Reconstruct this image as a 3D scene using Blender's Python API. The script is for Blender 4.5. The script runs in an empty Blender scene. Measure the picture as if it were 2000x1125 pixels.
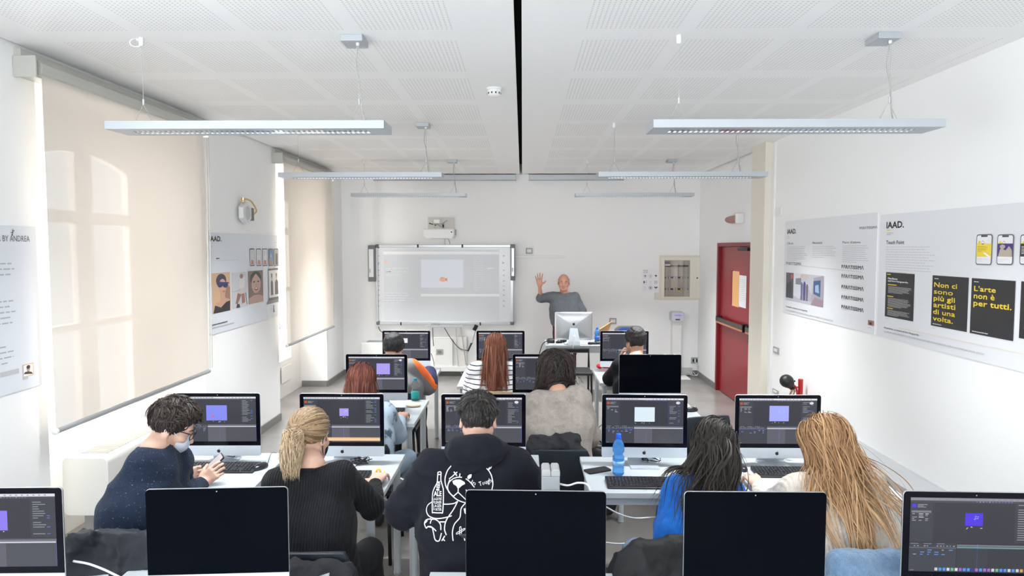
import bpy, math, random
import numpy as np
from mathutils import Vector, Matrix
from mathutils.bvhtree import BVHTree
random.seed(7); RNG = np.random.default_rng(7)
S = bpy.context.scene; COL = S.collection
# ------------------------------------------------------------------ camera
F = 1333.0; CH = 2.02
YAW = math.atan(20.0/F); PIT = math.atan(79.5/F*math.cos(YAW))
fw = np.array([-math.sin(YAW)*math.cos(PIT), math.cos(YAW)*math.cos(PIT), -math.sin(PIT)])
rt = np.array([math.cos(YAW), math.sin(YAW), 0.0]); up = np.cross(rt, fw)
cam = bpy.data.cameras.new('camera'); cam.sensor_width = 36; cam.lens = F/2000*36; cam.clip_start = .05; cam.clip_end = 200
co = bpy.data.objects.new('camera', cam); COL.objects.link(co)
co.location = (0, 0, CH); co.rotation_euler = (math.pi/2-PIT, 0, YAW); S.camera = co
def at(x, y, X=None, Y=None, Z=None):
    """point of the room seen at photo pixel (x, y) on the plane X=, Y= or Z="""
    d = fw + rt*(x-1000)/F - up*(y-562.5)/F
    t = X/d[0] if X is not None else Y/d[1] if Y is not None else (Z-CH)/d[2]
    return np.array([0, 0, CH]) + d*t
P = lambda x, y, Y: at(x, y, Y=Y)
# ------------------------------------------------------------------ light
S.view_settings.view_transform = 'Standard'; S.view_settings.look = 'None'
S.view_settings.exposure = 0.35; S.view_settings.gamma = 1.0; S.view_settings.use_curve_mapping = False
S.cycles.use_denoising = True; S.cycles.max_bounces = 9; S.cycles.diffuse_bounces = 6; S.cycles.glossy_bounces = 4
S.cycles.transmission_bounces = 8; S.cycles.transparent_max_bounces = 12; S.cycles.sample_clamp_indirect = 6
w = bpy.data.worlds.new('sky'); S.world = w; w.use_nodes = True
w.node_tree.nodes['Background'].inputs[0].default_value = (0.86, 0.93, 1.0, 1); w.node_tree.nodes['Background'].inputs[1].default_value = 3.0
def area(name, loc, rot, sx, sy, power, col=(1, 1, 1)):
    l = bpy.data.lights.new(name, 'AREA'); l.shape = 'RECTANGLE'; l.size = sx; l.size_y = sy; l.energy = power; l.color = col
    o = bpy.data.objects.new(name, l); COL.objects.link(o); o.location = loc; o.rotation_euler = rot; return o
# daylight through the windows (area lights stand outside the panes)
area('daylight_window', (-4.3, 5.0, 1.7), (0, -math.pi/2, 0), 3.0, 3.2, 330, (1, .94, .87))
area('daylight_window', (-4.3, 8.82, 1.6), (0, -math.pi/2, 0), 3.0, 3.0, 330, (1, .94, .87))
area('daylight_window', (-3.0, .9, 1.95), (0, -math.pi/2, 0), 1.9, 2.6, 45, (.90, .95, 1))
area('daylight_window', (0, -2.95, 1.7), (math.pi/2, 0, 0), 4.6, 2.4, 120, (.96, .98, 1))

# ------------------------------------------------------------------ materials
MT = {}
def nd(nt, t, **k):
    n = nt.nodes.new(t)
    for a, b in k.items(): setattr(n, a, b)
    return n
def mat(name, col=(.8, .8, .8), rough=.5, metal=0, spec=.5, bump=0, bscale=60, var=0, vscale=8, coat=0, sheen=0, col2=None, stretch=None, trans=0, ior=1.45, alpha=1):
    if name in MT: return MT[name]
    m = bpy.data.materials.new(name); m.use_nodes = True; nt = m.node_tree; b = nt.nodes['Principled BSDF']
    b.inputs['Base Color'].default_value = (*col, 1); b.inputs['Roughness'].default_value = rough; b.inputs['Metallic'].default_value = metal
    b.inputs['Specular IOR Level'].default_value = spec; b.inputs['Coat Weight'].default_value = coat; b.inputs['Coat Roughness'].default_value = .05
    b.inputs['Sheen Weight'].default_value = sheen; b.inputs['Transmission Weight'].default_value = trans; b.inputs['IOR'].default_value = ior
    b.inputs['Alpha'].default_value = alpha
    tc = nd(nt, 'ShaderNodeTexCoord'); mp = nd(nt, 'ShaderNodeMapping'); nt.links.new(tc.outputs['Object'], mp.inputs[0])
    if stretch: mp.inputs['Scale'].default_value = stretch
    if var or col2:
        n = nd(nt, 'ShaderNodeTexNoise'); n.inputs['Scale'].default_value = vscale; n.inputs['Detail'].default_value = 4; nt.links.new(mp.outputs[0], n.inputs['Vector'])
        r = nd(nt, 'ShaderNodeValToRGB'); r.color_ramp.elements[0].position = .35; r.color_ramp.elements[1].position = .65
        a = col2 if col2 else tuple(c*(1-var) for c in col)
        r.color_ramp.elements[0].color = (*a, 1); r.color_ramp.elements[1].color = (*col, 1)
        nt.links.new(n.outputs[0], r.inputs[0]); nt.links.new(r.outputs[0], b.inputs['Base Color'])
    if bump:
        n = nd(nt, 'ShaderNodeTexNoise'); n.inputs['Scale'].default_value = bscale; n.inputs['Detail'].default_value = 3; nt.links.new(mp.outputs[0], n.inputs['Vector'])
        u = nd(nt, 'ShaderNodeBump'); u.inputs['Strength'].default_value = bump; u.inputs['Distance'].default_value = .01
        nt.links.new(n.outputs[0], u.inputs['Height']); nt.links.new(u.outputs[0], b.inputs['Normal'])
    MT[name] = m; return m
def attr_mat(name, emit=0, rough=.5, base=1, hair=False):
    m = bpy.data.materials.new(name); m.use_nodes = True; nt = m.node_tree; b = nt.nodes['Principled BSDF']
    a = nd(nt, 'ShaderNodeVertexColor', layer_name='ink'); b.inputs['Roughness'].default_value = rough
    if emit:
        b.inputs['Base Color'].default_value = (.004, .004, .005, 1); nt.links.new(a.outputs[0], b.inputs['Emission Color']); b.inputs['Emission Strength'].default_value = emit
        b.inputs['Specular IOR Level'].default_value = .12
    else:
        nt.links.new(a.outputs[0], b.inputs['Base Color'])
        if hair:
            b.inputs['Specular IOR Level'].default_value = .35; b.inputs['Sheen Weight'].default_value = .08
    MT[name] = m; return m
attr_mat('lit_display', emit=.82, rough=.12); attr_mat('printed_ink', rough=.45); attr_mat('hair_strands', rough=.52, hair=True)
WALL = mat('white_plaster', (.88, .88, .875), .75, bump=.03, bscale=90)
ALU = mat('brushed_aluminium', (.56, .575, .59), .34, .8); ALUC = mat('pale_aluminium', (.62, .67, .72), .4, .45)
ALUF = mat('satin_aluminium', (.46, .49, .52), .42, .35)
BLK = mat('black_glass', (.0022, .003, .005), .05, spec=.02)
BEZ = mat('black_bezel', (.003, .003, .006), .10, spec=.12)
LAM = mat('grey_laminate', (.47, .515, .545), .42, var=.05, vscale=3)
LAME = mat('grey_edge_band', (.30, .33, .35), .5)
LEG = mat('grey_painted_steel', (.52, .56, .58), .38, .1)
BPL = mat('black_plastic', (.012, .012, .014), .42, bump=.05, bscale=300)
KEY = mat('black_keycap', (.02, .02, .023), .35)
WPL = mat('white_plastic', (.80, .80, .78), .35)
GPL = mat('grey_plastic', (.36, .37, .37), .4)
CAB = mat('white_cable', (.75, .76, .76), .45)
CABB = mat('black_cable', (.012, .012, .012), .5)
CABG = mat('grey_cable', (.42, .42, .40), .5)
BASEB = mat('grey_skirting', (.20, .195, .185), .45)
RED = mat('red_door_paint', (.27, .012, .018), .33, bump=.02, bscale=12)
RED2 = mat('red_door_frame', (.22, .010, .015), .4)
REDG = mat('red_gloss_paint', (.42, .014, .014), .35)

# ------------------------------------------------------------------ mesh tools
class MB:
    def __init__(s): s.v = []; s.f = []; s.m = []
    def add(s, v, f, m=0):
        n = len(s.v); s.v += [tuple(map(float, p)) for p in v]; s.f += [tuple(i+n for i in q) for q in f]; s.m += [m]*len(f); return s
    def box(s, a, b, m=0):
        (x0, y0, z0), (x1, y1, z1) = [min(p, q) for p, q in zip(a, b)], [max(p, q) for p, q in zip(a, b)]
        return s.add([(x0, y0, z0), (x1, y0, z0), (x1, y1, z0), (x0, y1, z0), (x0, y0, z1), (x1, y0, z1), (x1, y1, z1), (x0, y1, z1)],
                     [(0, 3, 2, 1), (4, 5, 6, 7), (0, 1, 5, 4), (1, 2, 6, 5), (2, 3, 7, 6), (3, 0, 4, 7)], m)
    def tube(s, pts, r, n=8, m=0, caps=True):
        pts = [np.array(p, float) for p in pts]; k = len(pts); rr = r if hasattr(r, '__len__') else [r]*k
        V = []; prev = None
        for i in range(k):
            t = pts[min(i+1, k-1)] - pts[max(i-1, 0)]; t = t/(np.linalg.norm(t)+1e-9)
            if prev is None:
                a = np.array([0, 0, 1.0]) if abs(t[2]) < .9 else np.array([1.0, 0, 0])
                u = np.cross(t, a)
            else: u = prev - t*np.dot(prev, t)
            u = u/(np.linalg.norm(u)+1e-9); prev = u; q = np.cross(t, u)
            for j in range(n):
                a = 2*math.pi*j/n; V.append(pts[i] + rr[i]*(math.cos(a)*u + math.sin(a)*q))
        Fc = [(i*n+j, i*n+(j+1) % n, (i+1)*n+(j+1) % n, (i+1)*n+j) for i in range(k-1) for j in range(n)]
        if caps: Fc += [tuple(range(n))[::-1], tuple((k-1)*n+j for j in range(n))]
        return s.add(V, Fc, m)
    def lathe(s, prof, c=(0, 0, 0), n=24, m=0, axis='z'):
        V = []
        for r, z in prof:
            for j in range(n):
                a = 2*math.pi*j/n; p = (r*math.cos(a), r*math.sin(a), z)
                if axis == 'y': p = (p[0], z, p[1])
                if axis == 'x': p = (z, p[0], p[1])
                V.append((p[0]+c[0], p[1]+c[1], p[2]+c[2]))
        k = len(prof); Fc = [(i*n+j, i*n+(j+1) % n, (i+1)*n+(j+1) % n, (i+1)*n+j) for i in range(k-1) for j in range(n)]
        Fc += [tuple(range(n))[::-1], tuple((k-1)*n+j for j in range(n))]
        return s.add(V, Fc, m)
    def prism(s, poly, y0, y1, m=0, scale2=None):
        """poly in (x,z), extruded along y; scale2 shrinks the far end about its centre"""
        n = len(poly); cx = sum(p[0] for p in poly)/n; cz = sum(p[1] for p in poly)/n
        k = scale2 or (1, 1)
        V = [(x, y0, z) for x, z in poly] + [(cx+(x-cx)*k[0], y1, cz+(z-cz)*k[1]) for x, z in poly]
        Fc = [tuple(range(n)), tuple(range(2*n-1, n-1, -1))] + [(i, i+n, (i+1) % n+n, (i+1) % n) for i in range(n)]
        return s.add(V, Fc, m)
def rrect(x0, z0, x1, z1, r, n=5, corners=(1, 1, 1, 1)):
    out = []
    for i, (cx, cz, a0) in enumerate([(x0+r, z0+r, 180), (x1-r, z0+r, 270), (x1-r, z1-r, 0), (x0+r, z1-r, 90)]):
        if not corners[i]: out.append(((x0, z0), (x1, z0), (x1, z1), (x0, z1))[i]); continue
        for k in range(n+1):
            a = math.radians(a0+90*k/n); out.append((cx+r*math.cos(a), cz+r*math.sin(a)))
    return out
CACHE = {}
def link(name, mb, mats, parent=None, world=False, smooth=False, bevel=0, key=None, mesh=None, kind=None, label=None):
    if key and key in CACHE: me = CACHE[key]
    elif mesh is not None: me = mesh
    else:
        me = bpy.data.meshes.new(name)
        v = np.array(mb.v, float)
        if world and parent is not None: v = v - np.array(parent.location)
        me.from_pydata([tuple(p) for p in v], [], mb.f)
        mats = mats if isinstance(mats, (list, tuple)) else [mats]
        for m in mats: me.materials.append(m)
        if len(mats) > 1: me.polygons.foreach_set('material_index', mb.m)
        if smooth: me.polygons.foreach_set('use_smooth', [True]*len(mb.f))
        me.update()
        if key: CACHE[key] = me
    o = bpy.data.objects.new(name, me); COL.objects.link(o)
    if parent is not None: o.parent = parent
    if bevel:
        b = o.modifiers.new('bevel', 'BEVEL'); b.width = bevel; b.segments = 2; b.limit_method = 'ANGLE'; b.angle_limit = .6
    if kind: o['kind'] = kind
    if label: o['label'] = label
    return o
def thing(name, label, cat, loc=(0, 0, 0), rz=0, group=None):
    o = bpy.data.objects.new(name, None); COL.objects.link(o); o.location = [float(c) for c in loc]; o.rotation_euler = (0, 0, rz); o.empty_display_size = .1
    o['label'] = label; o['category'] = cat
    if group: o['group'] = group
    return o
def tag(o, label, cat, group=None):
    o['label'] = label; o['category'] = cat
    if group: o['group'] = group
    return o
def struct(name, mb, m, parent=None, **k):
    o = link(name, mb, m, parent, **k)
    if parent is None: o['kind'] = 'structure'
    return o
def bez(pts, n=24):
    """smooth curve through the points (Catmull-Rom)"""
    p = [np.array(q, float) for q in pts]; p = [2*p[0]-p[1]] + p + [2*p[-1]-p[-2]]; out = []
    seg = len(p)-3; per = max(2, n//seg)
    for i in range(seg):
        for k in range(per):
            t = k/per; a, b, c, d = p[i:i+4]
            out.append(.5*((2*b)+(-a+c)*t+(2*a-5*b+4*c-d)*t*t+(-a+3*b-3*c+d)*t**3))
    out.append(p[-2]); return out

class Print:
    """flat coloured marks on a plane; each later mark lies a hair above the earlier ones"""
    def __init__(s, o, ux, uy, plane=None, step=.00005):
        s.o = np.array(o, float); s.ux = np.array(ux, float); s.uy = np.array(uy, float); s.n = np.cross(s.ux, s.uy)
        s.v = []; s.f = []; s.c = []; s.k = 1; s.plane = plane; s.step = step
    def uv(s, x, y):
        p = at(x, y, **s.plane) - s.o; return float(p@s.ux), float(p@s.uy)
    def poly(s, pts, col, px=False, up=True):
        if px: pts = [s.uv(*p) for p in pts]
        a = sum(pts[i][0]*pts[(i+1) % len(pts)][1]-pts[(i+1) % len(pts)][0]*pts[i][1] for i in range(len(pts)))
        if a < 0: pts = pts[::-1]
        n = len(s.v); s.v += [s.o+s.ux*u+s.uy*v+s.n*s.k*s.step for u, v in pts]; s.f.append(tuple(range(n, n+len(pts)))); s.c.append(col)
        if up: s.k += 1
        return s
    def rect(s, x0, y0, x1, y1, col, px=False, up=False):
        if px: (x0, y0), (x1, y1) = s.uv(x0, y0), s.uv(x1, y1)
        return s.poly([(x0, y0), (x1, y0), (x1, y1), (x0, y1)], col, up=up)
    def ell(s, cx, cy, rx, ry, col, px=False, n=18, up=False):
        if px:
            (ax, ay), (bx, by) = s.uv(cx-rx, cy-ry), s.uv(cx+rx, cy+ry); cx, cy, rx, ry = (ax+bx)/2, (ay+by)/2, abs(bx-ax)/2, abs(by-ay)/2
        return s.poly([(cx+rx*math.cos(2*math.pi*i/n), cy+ry*math.sin(2*math.pi*i/n)) for i in range(n)], col, up=up)
    def text(s, t, x0, y0, x1, y1, col, bold=0, px=False, fit=True, lines=1):
        """text fitted in the box (left, bottom)-(right, top)"""
        if px: (x0, y0), (x1, y1) = s.uv(x0, y0), s.uv(x1, y1)
        if y1 < y0: y0, y1 = y1, y0
        c = bpy.data.curves.new('t', 'FONT'); c.body = t; c.size = 1; c.resolution_u = 2;  c.fill_mode = 'BOTH' if False else 'FRONT'
        c.space_line = .95
        o = bpy.data.objects.new('t', c); me = o.to_mesh(); v = np.array([p.co[:2] for p in me.vertices]); f = [tuple(p.vertices) for p in me.polygons]
        o.to_mesh_clear(); bpy.data.objects.remove(o); bpy.data.curves.remove(c)
        if not len(v): return s
        lo, hi = v.min(0), v.max(0); v = (v-lo)/(hi-lo)*np.array([x1-x0, y1-y0])+np.array([x0, y0])
        e = bold*(y1-y0)*1.3
        for dx, dy in (((-e, -e), (-e, e), (e, -e), (e, e)) if bold >= .012 else ((0, 0),)):
            s.k += bold >= .012; n = len(s.v); s.v += [s.o+s.ux*(a+dx)+s.uy*(b+dy)+s.n*s.k*s.step for a, b in v]; s.f += [tuple(i+n for i in q) for q in f]; s.c += [col]*len(f)
        return s
    def lines(s, x0, y0, x1, y1, n, col, h=.45, px=False, seed=1, words=True):
        """rows of tiny unreadable body text"""
        if px: (x0, y0), (x1, y1) = s.uv(x0, y0), s.uv(x1, y1)
        r = random.Random(seed); dy = (y1-y0)/n
        for i in range(n):
            a = y0+dy*(i+.5); e = x0+(x1-x0)*(r.uniform(.82, 1) if i < n-1 else r.uniform(.4, .8)); x = x0
            sg = 1 if x1 > x0 else -1
            while (e-x)*sg > 0:
                l = abs(dy)*r.uniform(.8, 2.6)*sg; xe = x+l
                if (xe-e)*sg > 0: xe = e
                s.rect(x, a-abs(dy)*h/2, xe, a+abs(dy)*h/2, col); x = xe+abs(dy)*.35*sg
        return s
    def build(s, name, m, parent=None, world=False, kind=None):
        mb = MB(); mb.v = [tuple(p) for p in s.v]; mb.f = s.f; mb.m = [0]*len(s.f)
        o = link(name, mb, m, parent, world=world); ca = o.data.color_attributes.new('ink', 'FLOAT_COLOR', 'CORNER')
        cols = np.concatenate([np.tile([*c, 1.0], (len(f), 1)) for f, c in zip(s.f, s.c)]); ca.data.foreach_set('color', cols.ravel())
        if kind: o['kind'] = kind
        return o
INK = MT['printed_ink']; LIT = MT['lit_display']

# ------------------------------------------------------------------ smooth bodies: distance fields meshed by surface nets
class SDF:
    def __init__(s, k=.03): s.p = []; s.k = k
    def cap(s, a, b, ra, rb=None, k=None, sub=False):
        s.p.append(('c', np.array(a, float), np.array(b, float), ra, ra if rb is None else rb, s.k if k is None else k, sub)); return s
    def ell(s, c, r, R=None, k=None, sub=False):
        s.p.append(('e', np.array(c, float), np.array(r, float), np.eye(3) if R is None else np.array(R, float), 0, s.k if k is None else k, sub)); return s
    def val(s, q, X):
        if q[0] == 'c':
            _, a, b, ra, rb = q[:5]; ba = b-a; l = ba@ba+1e-12
            t = np.clip(((X-a)@ba)/l, 0, 1); return np.linalg.norm(X-a-t[..., None]*ba, axis=-1)-(ra+(rb-ra)*t)
        _, c, r, R = q[:4]; L = (X-c)@R; k0 = np.linalg.norm(L/r, axis=-1); k1 = np.linalg.norm(L/(r*r), axis=-1)+1e-9; return k0*(k0-1)/k1
    def bb(s, q):
        if q[0] == 'c': m = max(q[3], q[4]); return np.minimum(q[1], q[2])-m, np.maximum(q[1], q[2])+m
        m = q[2].max(); return q[1]-m, q[1]+m
    def grid(s, h):
        bs = [s.bb(q) for q in s.p if not q[6]]; lo = np.min([b[0] for b in bs], 0)-3*h; hi = np.max([b[1] for b in bs], 0)+3*h
        n = np.ceil((hi-lo)/h).astype(int)+1; Fd = np.full(n, .25, np.float32); ax = [lo[i]+h*np.arange(n[i]) for i in range(3)]
        for q in s.p:
            a, b = s.bb(q); k = q[5]; m = k+3*h
            i0 = np.clip(((a-m-lo)/h).astype(int), 0, n); i1 = np.clip(((b+m-lo)/h).astype(int)+2, 0, n)
            if (i1 <= i0).any(): continue
            sl = tuple(slice(i0[j], i1[j]) for j in range(3))
            X = np.stack(np.meshgrid(*[ax[j][sl[j]] for j in range(3)], indexing='ij'), -1); d = s.val(q, X); A = Fd[sl]
            if q[6]:
                d = -d; e = np.maximum(k-np.abs(A-d), 0)/max(k, 1e-6); Fd[sl] = np.maximum(A, d)+e*e*k*.25
            else:
                e = np.maximum(k-np.abs(A-d), 0)/max(k, 1e-6); Fd[sl] = np.minimum(A, d)-e*e*k*.25
        return Fd, lo
    def mesh(s, h, disp=None):
        Fd, lo = s.grid(h); I = Fd < 0; nx, ny, nz = I.shape
        C = np.zeros((nx-1, ny-1, nz-1), np.int8)
        for a in (0, 1):
            for b in (0, 1):
                for c in (0, 1): C += I[a:nx-1+a, b:ny-1+b, c:nz-1+c]
        ix = np.argwhere((C > 0) & (C < 8)); N = len(ix); vid = np.full(C.shape, -1, np.int64); vid[tuple(ix.T)] = np.arange(N)
        off = np.array([(a, b, c) for a in (0, 1) for b in (0, 1) for c in (0, 1)]); cv = np.stack([Fd[tuple((ix+o).T)] for o in off], 1)
        acc = np.zeros((N, 3)); cnt = np.zeros(N)
        for i in range(8):
            for j in range(i+1, 8):
                if np.abs(off[i]-off[j]).sum() != 1: continue
                va, vb = cv[:, i], cv[:, j]; m = (va < 0) != (vb < 0); t = np.where(m, va/(va-vb+1e-12), 0)
                acc += np.where(m[:, None], off[i]+t[:, None]*(off[j]-off[i]), 0); cnt += m
        V = lo+h*(ix+acc/cnt[:, None]); Q = []
        for ax_ in range(3):
            sl0 = [slice(None)]*3; sl1 = [slice(None)]*3; sl0[ax_] = slice(0, -1); sl1[ax_] = slice(1, None)
            a, b = I[tuple(sl0)], I[tuple(sl1)]; e = np.argwhere(a != b); u, v = [(1, 2), (2, 0), (0, 1)][ax_]
            ok = (e[:, u] > 0) & (e[:, v] > 0) & (e[:, u] < I.shape[u]-1) & (e[:, v] < I.shape[v]-1); e = e[ok]; fl = a[tuple(e.T)]
            U = np.zeros(3, int); U[u] = 1; W_ = np.zeros(3, int); W_[v] = 1
            q = np.stack([vid[tuple((e-U-W_).T)], vid[tuple((e-W_).T)], vid[tuple(e.T)], vid[tuple((e-U).T)]], 1)
            q[~fl] = q[~fl][:, ::-1]; Q.append(q)
        Q = np.concatenate(Q); Q = Q[(Q >= 0).all(1)]
        if disp is not None:
            nn = np.zeros_like(V); fn = np.cross(V[Q[:, 2]]-V[Q[:, 0]], V[Q[:, 3]]-V[Q[:, 1]])
            for j in range(4): np.add.at(nn, Q[:, j], fn)
            nn /= np.linalg.norm(nn, axis=1)[:, None]+1e-9; V = V+nn*disp(V)[:, None]
        return V, Q
_w = [(RNG.normal(size=3), RNG.uniform(0, 6.28)) for _ in range(24)]
def noise(V, f, octs=2, seed=0):
    o = np.zeros(len(V)); am = 1
    for q in range(octs):
        a = 0
        for i in range(5):
            d, ph = _w[(seed*5+q*5+i) % 24]; a = a+np.sin((V@d)*f*(2**q)+ph+1.7*np.sin((V@_w[(i+7) % 24][0])*f*.6*(2**q)+ph))
        o += am*a/3; am *= .5
    return o
def fast_mesh(name, V, Q, mats, parent=None, idx=None):
    me = bpy.data.meshes.new(name)
    if parent is not None: V = V-np.array(parent.location)
    me.vertices.add(len(V)); me.vertices.foreach_set('co', V.astype(np.float32).ravel())
    me.loops.add(Q.size); me.loops.foreach_set('vertex_index', Q.astype(np.int32).ravel())
    me.polygons.add(len(Q)); me.polygons.foreach_set('loop_start', np.arange(len(Q), dtype=np.int32)*Q.shape[1]); me.polygons.foreach_set('use_smooth', np.ones(len(Q), bool))
    for m in (mats if isinstance(mats, (list, tuple)) else [mats]): me.materials.append(m)
    if idx is not None: me.polygons.foreach_set('material_index', idx.astype(np.int32))
    me.update(calc_edges=True); me.validate()
    return me
def body_obj(name, parts, m, parent, h=None, label=None):
    """parts: list of (V,Q) joined in one mesh object"""
    Vs, Qs, n = [], [], 0
    for V, Q in parts: Vs.append(V); Qs.append(Q+n); n += len(V)
    me = fast_mesh(name, np.concatenate(Vs), np.concatenate(Qs), m, parent)
    return link(name, None, None, parent, mesh=me, label=label)
# ================================================================== THE ROOM
XL, XR, XD, YB, ZC, YN = -2.83, 2.70, 2.76, 10.7, 3.15, -2.6
fl = mat('polished_grey_floor', (.27, .255, .24), .22, var=.18, vscale=2.2, bump=.01, bscale=14, spec=.5)
struct('floor', MB().box((-3.6, YN-.3, -.1), (3.2, YB+.3, 0)), fl)
# ceiling boards with rows of small drilled holes
def ceiling_mat(name, x0, xa, xb):
    m = bpy.data.materials.new(name); m.use_nodes = True; nt = m.node_tree; b = nt.nodes['Principled BSDF']; b.inputs['Roughness'].default_value = .8
    tc = nd(nt, 'ShaderNodeTexCoord'); sp = nd(nt, 'ShaderNodeSeparateXYZ'); nt.links.new(tc.outputs['Object'], sp.inputs[0])
    def M(op, a, c=None, d=None):
        n = nd(nt, 'ShaderNodeMath', operation=op)
        for i, q in enumerate((a, c, d)):
            if q is None: continue
            if isinstance(q, (int, float)): n.inputs[i].default_value = q
            else: nt.links.new(q, n.inputs[i])
        return n.outputs[0]
    X, Y = sp.outputs[0], sp.outputs[1]
    fx = M('FRACT', M('DIVIDE', M('SUBTRACT', X, x0), .567)); fy = M('FRACT', M('DIVIDE', M('SUBTRACT', Y, 3.80-.845*8), .845))
    zone = M('MULTIPLY', M('LESS_THAN', fx, .85), M('LESS_THAN', fy, .79))
    zone = M('MULTIPLY', zone, M('MULTIPLY', M('GREATER_THAN', X, xa), M('LESS_THAN', X, xb)))
    g = .0245
    cx = M('SUBTRACT', M('FRACT', M('DIVIDE', M('MULTIPLY', fx, .567), g)), .5); cy = M('SUBTRACT', M('FRACT', M('DIVIDE', M('MULTIPLY', fy, .845), g)), .5)
    r2 = M('ADD', M('MULTIPLY', cx, cx), M('MULTIPLY', cy, cy)); hole = M('MULTIPLY', M('LESS_THAN', r2, .040), zone)
    mx = nd(nt, 'ShaderNodeMix', data_type='RGBA'); nt.links.new(hole, mx.inputs[0])
    mx.inputs[6].default_value = (.91, .91, .90, 1); mx.inputs[7].default_value = (.60, .59, .57, 1); nt.links.new(mx.outputs[2], b.inputs['Base Color'])
    u = nd(nt, 'ShaderNodeBump'); u.inputs['Strength'].default_value = .6; u.inputs['Distance'].default_value = .004; u.invert = True
    nt.links.new(hole, u.inputs['Height']); nt.links.new(u.outputs[0], b.inputs['Normal']); return m
struct('ceiling', MB().box((XL+.018, YN, ZC), (-.042, YB-.012, ZC+.03)), ceiling_mat('drilled_ceiling_left', -2.545, -2.56, -.34))
struct('ceiling', MB().box((-.004, YN, ZC), (XD-.03, YB-.012, ZC+.03)), ceiling_mat('drilled_ceiling_right', .32, .31, 2.62))
DK = mat('dark_void', (.006, .006, .006), .9)
struct('ceiling', MB().box((-3.4, YN-.2, ZC+.16), (3.2, YB+.3, ZC+.22)), DK)  # black slab added above the boards to stop light leaks and darken the gaps
# left wall: piers, lintels, deep window recesses
XO = -3.30
wl = MB()
for a, b in ((YN-.2, -.5), (2.3, 3.98), (6.0, 7.85), (9.78, YB+.2)): wl.box((XL, a, 0), (XO, b, ZC+.2))
for a, b, z in ((-.5, 2.3, 2.9), (3.98, 6.0, 3.0), (7.85, 9.78, 3.0)): wl.box((XL, a, z), (XO, b, ZC+.2))
wl.box((XL, -.5, 0), (XO, 2.3, .9))
struct('wall_left', wl, WALL)
struct('wall_back', MB().box((XO, YB, 0), (3.2, YB+.2, ZC+.2)), WALL)
struct('wall_right', MB().box((XR, YN-.2, 0), (3.2, 7.9, ZC+.2)).box((XD, 7.9, 0), (3.2, 7.97, ZC+.2)).box((XD, 9.66, 0), (3.2, YB+.2, ZC+.2)).box((XD, 7.97, 2.08), (3.2, 9.66, ZC+.2)).box((XD+.12, 7.97, 0), (3.2, 9.66, 2.08)), WALL)
wr = MB().box((XO, YN, 0), (-2.4, YN-.2, ZC+.2)).box((2.4, YN, 0), (3.2, YN-.2, ZC+.2)).box((-2.4, YN, 0), (2.4, YN-.2, .6)).box((-2.4, YN, 2.85), (2.4, YN-.2, ZC+.2))
struct('wall_rear', wr, WALL)
CREAM = mat('cream_pier_paint', (.76, .72, .63), .6)
struct('trim_1', MB().box((2.615, 7.45, 0), (XR, 7.88, ZC)), CREAM)
struct('trim_2', MB().box((2.68, 7.36, 0), (XR, 7.452, ZC-.01)), mat('white_trim', (.84, .84, .82), .5))
bs = MB()
struct('baseboard_back', MB().box((XL, YB-.015, 0), (XD, YB, .085)), BASEB)
struct('baseboard_right', MB().box((XD-.015, 9.66, 0), (XD, YB, .085)).box((XR-.015, 0, 0), (XR, 7.36, .085)), BASEB)
b_ = MB()
for a, b in ((2.3, 3.98), (6.0, 7.85), (9.78, YB)): b_.box((XL, a, 0), (XL+.015, b, .085))
for y0, y1 in ((6.0-.015, 6.0), (7.85, 7.865), (9.765, 9.78), (3.98, 3.995)): b_.box((XL, y0, 0), (-3.2, y1, .085))
struct('baseboard_left', b_, BASEB)
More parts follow.
